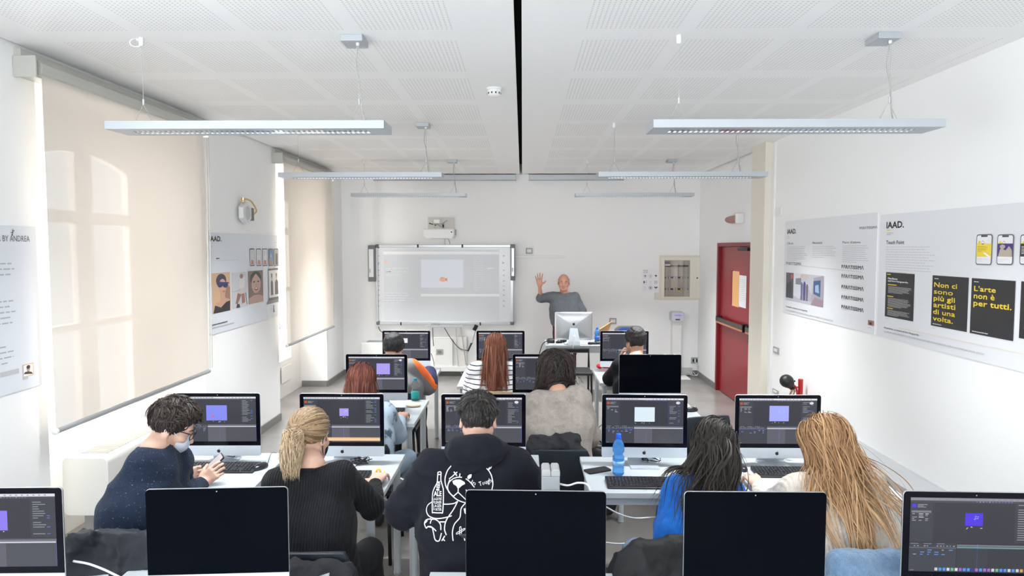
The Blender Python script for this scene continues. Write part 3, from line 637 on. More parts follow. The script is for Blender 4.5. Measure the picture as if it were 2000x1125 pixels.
g.tube(headpts(p1, [(-.012, .112, .012), (0, .115, .014), (.012, .112, .012)]), .0023, 6)
link('glasses', g, mat('dark_blue_frames', (.012, .018, .035), .3), p1['root'], world=True, smooth=True)

# ---- 2 the blonde student with a ponytail
J = dict(head=P(606, 852, 3.14), neck=P(607, 912, 3.03), shL=P(543, 944, 3.0), shR=P(668, 930, 3.03), pel=P(612, 1150, 2.86),
         elL=P(527, 1025, 3.02), elR=P(727, 990, 3.26), wrL=P(560, 985, 3.30), wrR=P(733, 943, 3.55))
seat(J, 0, 0, .1, 1)
p2 = person('person', 'seated student in a black ribbed jumper with a blonde ponytail and a black face mask', J, SKIN2, knit('black_ribbed_knit', (.011, .012, .014), rib=26, rough=.85), DTROU, (.32, .92, -.24), seed=5, wr_amp=.004, fit=.016, chest=.95, hip=1.1,
    sleeve=(1, .90), hands=(None, dict(f=(.06, 1, .16), t=(-1, .1, 0), u=(0, -.15, 1), curl=.5, spread=.14, s=1.08)))
h = Hair(p2['J']['head'], p2['R'], .97); tie = p2['J']['head']+p2['R']@np.array([0, -.125, .028])
q = SDF(.02); h.cap(q, .010); dn = np.array([.012, -.045, -.13]); q.cap(tie, tie+dn*.6, .020, .040, k=.03); q.cap(tie+dn*.6, tie+dn*1.35, .040, .018, k=.03); bm = q.mesh(.006, lambda V: .004*noise(V, 70, 2, 1))
D = h.roots(2400, .50, -.52); ctr = h.C+h.R@np.array([0, -.014, .034]); td = (tie-ctr)@h.R; td /= np.linalg.norm(td)
def tail(n, tie, dn, spread=.046, K=14, width=.0042, L=.185, wav=.020):
    d0 = RNG.normal(size=(n, 3)); d0 /= np.linalg.norm(d0, axis=1)[:, None]; t = np.linspace(0, 1, K)[None, :, None]; g = nrm(dn); l = RNG.uniform(.6, 1.1, n)[:, None, None]*L
    ph = RNG.uniform(0, 6.28, n)[:, None, None]; fat = np.sin(np.clip(t*1.25+.08, 0, 1)*math.pi*.62)*np.where(t > .6, 1-(t-.6)*.9, 1)
    A = tie+g*t*l+d0[:, None]*spread*fat+np.array([0, -.035, .02])*np.sin(t*math.pi*.8)+wav*np.sin(t*9+ph)*np.roll(d0, 1, 1)[:, None]
    T = np.gradient(A, axis=1); O = A-(tie+g*t*l)+1e-5; Wd = np.cross(T, O); Wd /= np.linalg.norm(Wd, axis=2)[..., None]+1e-9; Nn = np.cross(Wd, T); Nn /= np.linalg.norm(Nn, axis=2)[..., None]+1e-9
    tw = width*np.interp(np.linspace(0, 1, K), [0, .3, .7, 1], [.5, 1, .9, .1])[None]*np.ones((n, 1)); V = np.stack([A-Wd*tw[..., None]/2, A+Nn*tw[..., None]*.2, A+Wd*tw[..., None]/2], 2).reshape(-1, 3)
    i = (np.arange(n)[:, None]*K*3+np.arange(K-1)[None]*3).ravel(); Q = np.concatenate([np.stack([i, i+1, i+4, i+3], 1), np.stack([i+1, i+2, i+5, i+4], 1)])
    return V, Q, np.tile(np.repeat(np.linspace(0, 1, K), 3), n)*.8+.2
def gather(h, D, td, K=9, width=.005, lay=(.006, .016)):
    n = len(D); t = np.linspace(0, 1, K)[None, :, None]; A = D[:, None]*(1-t)+td*t; A /= np.linalg.norm(A, axis=2)[..., None]; rr = np.array([.076, .095, .088]); la = RNG.uniform(*lay, n)[:, None, None]
    A = ctr+(A*(rr+la+.004*np.sin(t*3)))@h.R.T; T = np.gradient(A, axis=1); O = A-ctr; Wd = np.cross(T, O); Wd /= np.linalg.norm(Wd, axis=2)[..., None]+1e-9; Nn = O/np.linalg.norm(O, axis=2)[..., None]
    tw = width*np.ones((n, K)); V = np.stack([A-Wd*tw[..., None]/2, A+Nn*tw[..., None]*.2, A+Wd*tw[..., None]/2], 2).reshape(-1, 3); i = (np.arange(n)[:, None]*K*3+np.arange(K-1)[None]*3).ravel()
    Q = np.concatenate([np.stack([i, i+1, i+4, i+3], 1), np.stack([i+1, i+2, i+5, i+4], 1)]); return V, Q, np.tile(np.repeat(np.linspace(0, .35, K), 3), n)
s1 = gather(h, D, td); s2 = tail(1800, tie, dn); h.col = [np.repeat(RNG.uniform(0, 1, 2400), 27), np.repeat(RNG.uniform(0, 1, 1800), 42)]
hair_obj('hair', h, [s1, s2], pal((.10, .055, .025), (.40, .27, .15), (.62, .48, .31)), p2['root'], 'blonde hair tied in a ponytail'); body_obj('under_hair', [bm], hm('blonde_under', (.30, .19, .10)), p2['root'])
link('hair_tie', MB().tube([tie+np.array(h.R@np.array([math.cos(a)*.02, 0, math.sin(a)*.02])) for a in np.linspace(0, 6.283, 13)], .005, 6), mat('tan_hair_tie', (.42, .28, .16), .6), p2['root'], world=True)
q = SDF(.02); Hc, R = p2['J']['head'], p2['R']; L = lambda x, y, z: Hc+R@(np.array([x, y, z])*.97)
q.ell(L(0, .058, -.050), np.array([.057, .056, .050]), R, k=.01); q.ell(L(0, .045, -.083), np.array([.049, .049, .036]), R, k=.03); q.ell(L(0, -.02, -.03), np.array([.12, .060, .16]), R, k=.004, sub=True); q.cap(L(-.1, .10, .020), L(.1, .10, .020), .028, k=.006, sub=True)
body_obj('face_mask', [q.mesh(.004)], mat('black_face_mask', (.012, .012, .014), .8), p2['root'])
for x in (-1, 1): ml = MB(); ml.tube(bez(headpts(p2, [(x*.058, .052, -.022), (x*.080, .015, .0), (x*.088, -.012, .012), (x*.088, -.020, -.012), (x*.078, .0, -.05), (x*.056, .045, -.085)]), 20), .0022, 5); link('mask_loop', ml, BPL, p2['root'], world=True)
wr = p2['J']['wrR']; link('ring', MB().tube([wr+np.array([-.010+.011*math.cos(a), .128, .020+.011*math.sin(a)]) for a in np.linspace(0, 6.28, 13)], .0055, 6), mat('yellow_ring', (.85, .55, .02), .4), p2['root'], world=True)

# ---- 3 the student in the printed hoodie
HOOD = mat('black_sweatshirt', (.011, .012, .019), .9, var=.2, vscale=20, bump=.12, bscale=500, sheen=.04, spec=.2)
J = dict(head=P(934, 822, 3.12), neck=P(932, 880, 2.98), shL=P(848, 915, 2.96), shR=P(1002, 914, 2.97), pel=P(922, 1160, 2.84),
         elL=P(790, 995, 2.98), elR=P(1042, 965, 3.06), wrL=P(872, 965, 3.28), wrR=P(1022, 915, 3.36))
seat(J, 0, 0, 0, 1)
p3 = person('person', 'seated student in a black hoodie with a white line-drawn bear and bottle on its back', J, SKIN2, HOOD, DENIM, (.02, .93, -.36), seed=7, wr_amp=.009, fit=.034, chest=1.08, belly=1.12, hip=1.05, sleeve_r=1.12, topname='hoodie',
    hands=(dict(f=(.5, .8, -.1)), dict(f=(-.1, 1, -.1), t=(-1, 0, 0), curl=.4)))
h = Hair(p3['J']['head'], p3['R'], .97); q = SDF(.02); h.cap(q, .008, drop=-.02); bm = q.mesh(.006, lambda V: .003*noise(V, 60, 2, 2))
strands(h, [dict(n=2600, steps=4, step=.007, grav=.03, flow=(0, -.45, .85), jit=.2, lay=(.003, .011), width=.004, front=.5, low=-.80, snap=-9, lift=.05, clump=.2), dict(n=1900, steps=6, step=.009, grav=.0, flow=(.1, -.55, .8), jit=.5, lay=(.010, .024), width=.0045, front=.6, low=.15, snap=-9, lift=.12, clump=.6, ncl=110)],
        pal((.008, .007, .007), (.075, .062, .055), k=2.2), p3['root'], base=bm, basemat=hm('black_under', (.012, .010, .010)))
nb = p3['J']['neck']; q = SDF(.03)                                     # hood lying on the shoulders
for a0, a1 in zip(np.linspace(-2.6, -.54, 9)[:-1], np.linspace(-2.6, -.54, 9)[1:]):
    f_ = lambda a: nb+np.array([.108*math.cos(a), .080*math.sin(a)-.005, -.004+.046*math.sin(-a)])
    rr_ = lambda a: .032+.020*abs(math.sin(a)); q.cap(f_(a0), f_(a1), rr_(a0), rr_(a1), k=.02)
q.cap(nb+[.05, -.075, -.0], nb+[-.055, -.088, -.085], .040, .014, k=.04); q.cap(nb+[-.07, -.075, -.0], nb+[-.06, -.088, -.09], .040, .014, k=.04)
for s in (-1, 1): q.cap(nb+[s*.11, -.02, .0], nb+[s*.075, .07, .015], .036, .030, k=.03)
body_obj('hood', [q.mesh(.0065, fabric_noise(.005, 26, 9))], HOOD, p3['root'])
# the print follows the cloth
V, Q = p3['topmesh']; bvh = BVHTree.FromPolygons([tuple(v) for v in V], [tuple(map(int, f)) for f in Q])
def on_cloth(u, v):
    d = fw+rt*(820+u/4.591-1000)/F-up*(880+v/4.592-562.5)/F; hit = bvh.ray_cast(Vector((0, 0, CH)), Vector(d).normalized())
    return None if hit[0] is None else (np.array(hit[0]), np.array(hit[1]))
PRW = mat('white_screen_print', (.86, .86, .86), .6); pm = MB()
def cloth_line(pts, wd=.0042, close=False):
    if close: pts = pts+[pts[0]]
    c = bez([(x, y, 0) for x, y in pts], max(12, 5*len(pts))) if len(pts) > 2 else [np.array([*pts[0], 0.]), np.array([(pts[0][0]+pts[1][0])/2, (pts[0][1]+pts[1][1])/2, 0.]), np.array([*pts[1], 0.])]
    H_ = [on_cloth(p[0], p[1]) for p in c]; H_ = [k for k in H_ if k]
    if len(H_) < 2: return
    A = np.array([k[0] for k in H_]); N_ = np.array([k[1] if np.dot(k[1], fw) < 0 else -k[1] for k in H_]); T = np.gradient(A, axis=0); B = np.cross(N_, T); B /= np.linalg.norm(B, axis=1)[:, None]+1e-9; O = A+N_*.0022; n = len(A)
    V_ = np.concatenate([O-B*wd/2, O+B*wd/2]); pm.add(V_, [(i, i+1, n+i+1, n+i) for i in range(n-1)])
def cloth_fill(pts):
    H_ = [on_cloth(*p) for p in pts]
    if any(k is None for k in H_): return
    pm.add([k[0]+.0035*(k[1] if np.dot(k[1], fw) < 0 else -k[1]) for k in H_], [tuple(range(len(pts)))])
cloth_line([(280, 138), (248, 180), (228, 240), (232, 310), (262, 370), (300, 415), (350, 450), (415, 468), (500, 455)])
cloth_line([(560, 115), (590, 150), (625, 190), (648, 245), (655, 310), (640, 380)]); cloth_line([(603, 68), (628, 100), (630, 140), (610, 175)]); cloth_line([(620, 75), (640, 110), (640, 150), (615, 172)]); cloth_line([(575, 120), (582, 108)])
cloth_line([(300, 250), (262, 285), (250, 330), (262, 375), (300, 412)]); cloth_line([(300, 250), (345, 238), (400, 245), (450, 280), (490, 330)])
cloth_fill([(290, 275), (320, 260), (360, 258), (400, 280), (405, 298), (375, 315), (350, 338), (338, 340), (325, 318), (300, 300)]); cloth_line([(343, 338), (342, 375)]); cloth_line([(342, 375), (300, 412)]); cloth_line([(342, 375), (420, 450)])
cloth_line([(305, 190), (332, 225)], .005); cloth_line([(335, 192), (290, 232), (262, 255)]); cloth_line([(360, 205), (356, 238)]); cloth_line([(268, 262), (258, 290)]); cloth_fill([(430, 225), (448, 212), (466, 200), (460, 240), (440, 256), (427, 245)]); cloth_line([(410, 352), (425, 366)])
cloth_line([(340, 455), (305, 475), (250, 482), (212, 482)]); cloth_line([(112, 462), (75, 490), (62, 540), (85, 588), (150, 610), (235, 600), (285, 585)]); cloth_line([(340, 455), (300, 530), (240, 620), (222, 700), (238, 758)]); cloth_line([(410, 470), (370, 520), (358, 600), (310, 660), (292, 730), (298, 808)])
cloth_line([(105, 612), (60, 622), (44, 655), (60, 695), (75, 682), (110, 688), (125, 740), (140, 800), (175, 808), (195, 740)]); cloth_line([(95, 655), (110, 618), (150, 622), (185, 660), (190, 712)]); cloth_line([(75, 682), (115, 692), (148, 722)]); cloth_line([(50, 650), (70, 628)]); cloth_line([(180, 640), (235, 640)]); cloth_line([(225, 765), (198, 808)]); cloth_line([(205, 790), (225, 808)])
for a in ([(355, 690), (368, 685), (372, 745), (357, 752)], [(328, 738), (396, 700), (398, 712), (332, 750)]): cloth_line(a, .0025, close=True)
cloth_line([(405, 745), (398, 775), (402, 808)]); cloth_fill([(392, 520), (412, 518), (412, 572), (400, 560)])
for a in ([(162, 195), (186, 192), (190, 215), (190, 262), (205, 320), (212, 370), (206, 545), (190, 558), (125, 556), (114, 545), (116, 400), (130, 340), (155, 290), (160, 240), (162, 195)], [(162, 215), (188, 215)]): cloth_line(a, .004)
def cloth_text(t, x0, y0, x1, y1, bold=.01, rot=0):
    c = bpy.data.curves.new('t', 'FONT'); c.body = t; c.offset = bold; c.resolution_u = 1; o = bpy.data.objects.new('t', c); me = o.to_mesh(); v = np.array([p.co[:2] for p in me.vertices]); f = [tuple(p.vertices) for p in me.polygons]; o.to_mesh_clear(); bpy.data.objects.remove(o); bpy.data.curves.remove(c)
    lo, hi = v.min(0), v.max(0); v = (v-lo)/(hi-lo)-.5; cx, cy = (x0+x1)/2, (y0+y1)/2; a, b = v[:, 0]*(x1-x0), -v[:, 1]*(y1-y0); X = cx+a*math.cos(rot)-b*math.sin(rot); Y = cy+a*math.sin(rot)+b*math.cos(rot)
    H_ = [on_cloth(*p) for p in zip(X, Y)]
    if any(k is None for k in H_): return
    pm.add([k[0]+.003*(k[1] if np.dot(k[1], fw) < 0 else -k[1]) for k in H_], f)
cloth_text('BEER', 120, 300, 215, 328, .02, -1.45); cloth_text('ALE', 128, 366, 196, 412, .02)
for i, t in enumerate(('LAGUNE', 'PILSNER', 'LAGER', 'PORTER')): cloth_text(t, 124, 422+i*31, 196, 447+i*31, .0)
cloth_text('Tough', 530, 262, 648, 318, .0, -.32); cloth_text('In', 462, 268, 502, 305, .0, .4)
link('chest_print', pm, PRW, p3['root'], world=True, label='white bear and bottle line print'); p3['root'].children[-1].name = 'back_print'

# ---- 4 the long-haired student in blue
J = dict(head=P(1396, 880, 3.12), neck=P(1385, 940, 3.04), shL=P(1325, 955, 3.02), shR=P(1425, 962, 3.06), pel=P(1345, 1165, 2.86),
         elL=P(1303, 1030, 3.06), elR=P(1455, 1030, 3.22), wrL=P(1345, 1000, 3.32), wrR=P(1415, 985, 3.42))
seat(J, 0, 0, -.1, 1)
p4 = person('person', 'seated student with long dark brown hair wearing a bright blue top', J, SKIN, knit('bright_blue_jersey', (.018, .16, .60), bs=250, bump=.1), DENIM, (.10, .80, -.60), seed=9, wr_amp=.004, fit=.014, chest=.92, sleeve=(1, 1))
h = Hair(p4['J']['head'], p4['R'], .97); q = SDF(.025); h.cap(q, .014, drop=-.05); hc = p4['J']['head']; q.cap(hc+[0, -.022, .0], hc+[-.015, -.095, -.16], .072, .062, k=.05); nb=p4['J']['neck']; q.cap(hc+[0, -.07, -.08], nb+[0, -.05, .0], .066, .062, k=.05); bm = q.mesh(.007, lambda V: .005*noise(V, 55, 2, 1))
strands(h, [dict(n=5000, pull=(J['head']+np.array([0, -.08, -.07]), P(1372, 1010, 2.95), 1.6), steps=22, step=.0165, grav=[.03, .06, .1, .16, .22], flow=(0, .25, .95), jit=.18, lay=(.008, .026), width=.0038, colliders=p4['col'], front=.5, low=-.5, curl=.05, cf=25, gvec=(-.05, -.40, -1), clump=.35, ncl=120), dict(n=300, steps=32, step=.0165, grav=[.05, .1, .2], flow=(.5, .25, .8), jit=.3, lay=(.02, .04), width=.005, colliders=p4['col'], front=.5, low=-.3, curl=.12, cf=18, gvec=(-.32, -.35, -1))],
        pal((.010, .0075, .006), (.034, .023, .018), k=1.4), p4['root'], base=bm, basemat=hm('dark_under', (.018, .012, .010)), label='long dark brown hair')

# ---- 5 the student with very long strawberry-blonde hair
J = dict(head=P(1612, 872, 3.05), neck=P(1622, 935, 2.98), shL=P(1560, 965, 2.98), shR=P(1688, 950, 2.95), pel=P(1660, 1140, 2.76),
         elL=P(1508, 992, 3.22), elR=P(1722, 1040, 2.95), wrL=P(1483, 949, 3.53), wrR=P(1650, 1010, 3.25))
seat(J, 0, 0, -.05, 1)
p5 = person('person', 'seated student with very long strawberry-blonde hair wearing a cream jumper', J, SKIN2, knit('cream_knit', (.72, .66, .58), bs=160, bump=.4, rib=18), DENIM, (-.30, .88, -.35), seed=11, wr_amp=.005, fit=.030, chest=.95, sleeve_r=1.1,
    sleeve=(.86, 1), hands=(dict(f=(-.10, 1, .18), t=(1, 0, 0), u=(0, -.15, 1), curl=.45, spread=.16, s=1.08), None))
h = Hair(p5['J']['head'], p5['R'], .97); q = SDF(.025); h.cap(q, .014, drop=-.05); hc = p5['J']['head']; nb=p5['J']['neck']; q.cap(hc+[0, -.022, .0], hc+[.0, -.07, -.10], .072, .070, k=.05); q.cap(hc+[0, -.07, -.08], nb+[0, -.055, -.0], .07, .066, k=.05); bm = q.mesh(.007, lambda V: .005*noise(V, 55, 2, 1))
strands(h, [dict(n=5400, pull=(J['head']+np.array([.02, -.08, -.07]), P(1682, 1085, 2.78), 3.2), steps=40, step=.018, grav=[.03, .05, .08, .14, .2], flow=(0, .25, .95), jit=.15, lay=(.008, .026), width=.0038, colliders=p5['col'], front=.5, low=-.5, curl=.03, cf=14, gvec=(.03, -.55, -1), lenvar=.35, clump=.5, ncl=110), dict(n=300, steps=40, step=.018, grav=[.04, .08, .16], flow=(.4, .25, .85), jit=.25, lay=(.02, .045), width=.005, colliders=p5['col'], front=.5, low=-.3, curl=.08, cf=12, gvec=(.24, -.55, -1), clump=.75, ncl=22),
    dict(n=350, steps=24, step=.017, grav=[.04, .08, .16], flow=(-.4, .3, .85), jit=.2, lay=(.02, .04), width=.005, colliders=p5['col'], front=.5, low=-.3, curl=.04, cf=12, gvec=(-.15, -.35, -1))],
        pal((.24, .12, .05), (.46, .27, .13), (.56, .37, .20)), p5['root'], base=bm, basemat=hm('ginger_blonde_under', (.34, .18, .08)), label='very long strawberry-blonde hair')

# ---- 6 the red bob behind a screen
J = dict(head=P(706, 748, 4.62), neck=P(706, 792, 4.52), shL=P(660, 806, 4.50), shR=P(752, 806, 4.52), pel=P(712, 925, 4.38),
         elL=P(655, 858, 4.58), elR=P(776, 850, 4.66), wrL=P(680, 838, 4.85), wrR=P(783, 817, 4.90))
seat(J, 0, 0, .25, 1)
TIE = mat('pale_blue_tie_dye', (.42, .52, .62), .85, col2=(.06, .09, .13), vscale=9, bump=.1)
TIE.node_tree.nodes['Color Ramp'].color_ramp.elements[0].position = .38; TIE.node_tree.nodes['Color Ramp'].color_ramp.elements[1].position = .46
p6 = person('person', 'seated student with a red bob and pale blue tie-dye sleeves, partly behind a screen', J, SKIN, TIE, mat('pale_denim', (.34, .46, .58), .85, var=.15, vscale=15), (0, .95, -.2), seed=13, fit=.022,
    sleeve=(1, .90), hands=(None, dict(f=(.06, 1, .15), t=(-1, 0, 0), u=(0, -.1, 1), curl=.5, s=1.05)))
h = Hair(p6['J']['head'], p6['R'], .97); q = SDF(.025); h.cap(q, .014, drop=-.05); hc = p6['J']['head']; q.cap(hc+[0, -.022, .0], hc+[0, -.06, -.13], .078, .080, k=.05); bm = q.mesh(.008, lambda V: .004*noise(V, 50, 2, 1))
strands(h, [dict(n=2600, steps=14, step=.0175, grav=[.03, .06, .1, .2], flow=(0, .25, .95), jit=.12, lay=(.014, .030), width=.006, colliders=p6['col'], front=.5, low=-.5)], pal((.075, .018, .012), (.20, .048, .026), k=1.3), p6['root'], base=bm, basemat=hm('red_under', (.10, .028, .016)), label='straight red bob')

# ---- 7 the curly student in taupe
J = dict(head=P(1084, 727, 4.66), neck=P(1090, 770, 4.52), shL=P(1046, 792, 4.48), shR=P(1128, 782, 4.50), pel=P(1088, 905, 4.36),
         elL=P(1018, 830, 4.60), elR=P(1146, 850, 4.58), wrL=P(1010, 812, 4.92), wrR=P(1118, 832, 4.86))
seat(J, 0, 0, 0, 1)
p7 = person('person', 'seated student with dark curly hair wearing a taupe speckled jumper', J, SKIN, knit('taupe_knit', (.34, .30, .27), bs=170, bump=.4, speck=((.42, .38, .34), 150, .66)), DTROU, (-.1, .95, -.25), seed=15, fit=.034, wr_amp=.008, chest=1.1, belly=1.12, sleeve_r=1.15)
h = Hair(p7['J']['head'], p7['R'], .97); q = SDF(.025); h.cap(q, .026, drop=-.03); hc = p7['J']['head']; q.cap(hc+[0, -.022, .0], hc+[.0, -.06, -.08], .085, .088, k=.05); bm = q.mesh(.008, lambda V: .010*noise(V, 45, 2, 1))
strands(h, [dict(n=2600, steps=17, step=.012, grav=[.02, .06, .12], flow=(0, .0, 1), jit=.4, snap=-.05, lift=.04, lay=(.016, .050), width=.005, colliders=p7['col'], front=.5, low=-.5, curl=.8, cf=150, inertia=.3, clump=.35, ncl=160)], pal((.008, .006, .005), (.055, .036, .028), k=1.8), p7['root'], base=bm, basemat=hm('curly_under', (.022, .015, .012)), label='dark curly hair')

# ---- 8 back left
J = dict(head=P(769, 680, 6.14), neck=P(772, 712, 6.04), shL=P(738, 722, 6.02), shR=P(803, 722, 6.02), pel=P(772, 806, 5.9),
         elL=P(730, 760, 6.1), elR=P(834, 752, 6.14), wrL=P(752, 738, 6.35), wrR=P(839, 728, 6.36))
seat(J, 0, 0, .1, 1)
BLOCK = bpy.data.materials.new('colour_block_jacket'); BLOCK.use_nodes = True; nt = BLOCK.node_tree; b = nt.nodes['Principled BSDF']; b.inputs['Roughness'].default_value = .8
tc = nd(nt, 'ShaderNodeTexCoord'); mp = nd(nt, 'ShaderNodeMapping'); mp.inputs['Rotation'].default_value = (0, .55, 0); sp = nd(nt, 'ShaderNodeSeparateXYZ'); r = nd(nt, 'ShaderNodeValToRGB'); r.color_ramp.interpolation = 'CONSTANT'
nt.links.new(tc.outputs['Object'], mp.inputs[0]); nt.links.new(mp.outputs[0], sp.inputs[0]); nt.links.new(sp.outputs[0], r.inputs[0]); e = r.color_ramp.elements; e[0].position = 0; e[0].color = (.17, .165, .165, 1); e[1].position = .66; e[1].color = (.75, .13, .015, 1); nt.links.new(r.outputs[0], b.inputs['Base Color'])
p8 = person('person', 'seated student with short black hair in a grey, orange and navy jacket', J, SKIN, BLOCK, DTROU, (.05, .93, -.35), seed=17, fit=.04, chest=1.08, sleeve_r=1.1, belly=1.1, topname='jacket',
    hands=(None, dict(f=(.0, 1, -.1), t=(-1, 0, 0), u=(0, .1, 1), curl=.4)))
q = SDF(.02); a_, b2 = p8['J']['elR'], p8['J']['wrR']; q.cap(a_+(b2-a_)*.1, b2, .100, .066); body_obj('sleeve_band', [q.mesh(.008, fabric_noise(.003, 25, 2))], mat('navy_cloth', (.012, .016, .06), .8), p8['root'])
q = SDF(.03); a0 = p8['J']['shR']; q.cap(a0+[-.03, .0, .035], a0+(a_-a0)*.55+[0, .012, .02], .070, .066); body_obj('shoulder_panel', [q.mesh(.008, fabric_noise(.003, 25, 2))], mat('orange_cloth', (.80, .14, .015), .8), p8['root'])
h = Hair(p8['J']['head'], p8['R'], .97); q = SDF(.02); h.cap(q, .018); bm = q.mesh(.007, lambda V: .003*noise(V, 60, 2, 2))
strands(h, [dict(n=1400, steps=5, step=.013, grav=.08, flow=(0, -.1, .99), jit=.15, snap=-9, lay=(.014, .024), width=.008, front=.5, low=-.45)], pal((.006, .006, .007), (.03, .028, .03), k=1.5), p8['root'], base=bm, basemat=hm('jet_under', (.008, .008, .009)))

# ---- 9 the striped student
J = dict(head=P(968, 680, 6.09), neck=P(968, 714, 6.04), shL=P(934, 728, 6.0), shR=P(1000, 726, 6.0), pel=P(968, 815, 5.86),
         elL=P(922, 770, 6.06), elR=P(1010, 770, 6.06), wrL=P(930, 745, 6.36), wrR=P(996, 748, 6.34))
seat(J, 0, 0, 0, 1)
STR = bpy.data.materials.new('striped_jersey'); STR.use_nodes = True; nt = STR.node_tree; b = nt.nodes['Principled BSDF']; b.inputs['Roughness'].default_value = .85
tc = nd(nt, 'ShaderNodeTexCoord'); v = nd(nt, 'ShaderNodeTexWave'); v.bands_direction = 'Z'; v.inputs['Scale'].default_value = 8.3; v.inputs['Distortion'].default_value = 1.2; v.inputs['Detail'].default_value = 1; v.inputs['Detail Scale'].default_value = 1.2
r = nd(nt, 'ShaderNodeValToRGB'); e = r.color_ramp.elements; e[0].position = .10; e[0].color = (.03, .04, .06, 1); e[1].position = .16; e[1].color = (.80, .81, .83, 1); nt.links.new(tc.outputs['Object'], v.inputs['Vector']); nt.links.new(v.outputs[0], r.inputs[0]); nt.links.new(r.outputs[0], b.inputs['Base Color'])
p9 = person('person', 'seated student with long straight auburn hair in a white jersey with thin dark stripes', J, SKIN, STR, DTROU, (.02, .95, -.25), seed=19, fit=.032, wr_amp=.006, chest=1.05, belly=1.1, sleeve_r=1.2)
h = Hair(p9['J']['head'], p9['R'], .97); q = SDF(.025); h.cap(q, .012, drop=-.05); hc = p9['J']['head']; nb=p9['J']['neck']; q.cap(hc+[0, -.022, .0], nb+[0, -.055, 0], .072, .070, k=.05); bm = q.mesh(.008, lambda V: .004*noise(V, 50, 2, 1))
strands(h, [dict(n=3200, steps=25, step=.0195, grav=[.03, .06, .1, .16], flow=(0, .25, .95), jit=.10, lay=(.010, .026), width=.006, colliders=p9['col'], front=.5, low=-.5, lenvar=.3, gvec=(0, -.5, -1))], pal((.11, .032, .016), (.27, .085, .042), k=1.2), p9['root'], base=bm, basemat=hm('auburn_under', (.14, .045, .022)), label='long straight auburn hair')

# ---- 10 back right, chin in hand
J = dict(head=P(1241, 667, 6.14), neck=P(1242, 700, 6.02), shL=P(1212, 716, 6.0), shR=P(1276, 716, 6.0), pel=P(1246, 802, 5.86),
         elL=P(1192, 740, 6.14), elR=P(1290, 760, 6.1), wrL=P(1213, 705, 6.18), wrR=P(1270, 742, 6.34))
seat(J, 0, 0, 0, 1)
p10 = person('person', 'seated student with short dark hair in a black jumper resting a cheek on one hand', J, SKIN, knit('plain_black_knit', (.010, .011, .014), bs=180, bump=.2), DTROU, (-.38, .90, -.15), seed=21, fit=.024, roll=.08,
    hands=(dict(f=(.12, .05, 1), t=(.2, 1, 0), u=(-1, 0, .2), curl=.75), None))
h = Hair(p10['J']['head'], p10['R'], .97); q = SDF(.02); h.cap(q, .014); bm = q.mesh(.007, lambda V: .003*noise(V, 60, 2, 2))
strands(h, [dict(n=1400, steps=4, step=.011, grav=.08, flow=(.1, -.3, .9), jit=.2, snap=-9, lay=(.008, .020), width=.007, front=.5, low=-.55)], pal((.010, .008, .007), (.055, .042, .036), k=1.5), p10['root'], base=bm, basemat=hm('brownblack_under', (.014, .011, .010)))

# ---- 11 the teacher
TY = 9.98
J = dict(head=P(1101, 552, TY), neck=P(1102, 573, TY+.02), shL=P(1122, 581, TY+.02), shR=P(1080, 580, TY+.02), pel=P(1103, 640, TY+.02),
         elL=P(1136, 607, TY+.03), elR=P(1056, 582, TY-.02), wrL=P(1130, 634, TY-.12), wrR=P(1054, 559, TY-.10))
px_, py_ = J['pel'][0], J['pel'][1]; J['pel'][2] = .93
for s, k in (('R', -1), ('L', 1)): J['kn'+s] = np.array([px_+k*.105, py_-.02, .50]); J['an'+s] = np.array([px_+k*.12, py_+.02, .10])
p11 = person('person', 'balding teacher in a grey jumper standing behind the desk with one open hand raised', J, SKIN3, mat('grey_wool_jumper', (.115, .125, .14), .9, var=.15, vscale=20, bump=.2, bscale=200, sheen=.04), mat('maroon_trousers', (.075, .012, .018), .85, var=.2), (-.05, -1, -.04), pose=(0, -1, 0), seed=23, fit=.026, wr_amp=.006, chest=1.0, belly=1.12, hip=.95, sleeve=(1, .35), sleeve_r=1.0, head_s=1.0,
    hands=(None, dict(f=(-.08, -.05, 1), t=(1, .0, .1), u=(0, 1, .05), curl=.06, spread=.30, s=1.12, out=1.1)))
h = Hair(p11['J']['head'], p11['R'], 1.0); D = h.roots(2200, .9, -.5); D = D[(D[:, 2] < .30) & (D[:, 1] < .25)]
sets = [h.run(D, steps=3, step=.007, grav=.1, flow=(0, .4, .9), jit=.2, lay=(.001, .005), width=.006)]; hair_obj('hair', h, sets, pal((.08, .06, .05), (.22, .18, .15)), p11['root'], 'thin cropped hair around a bald crown')
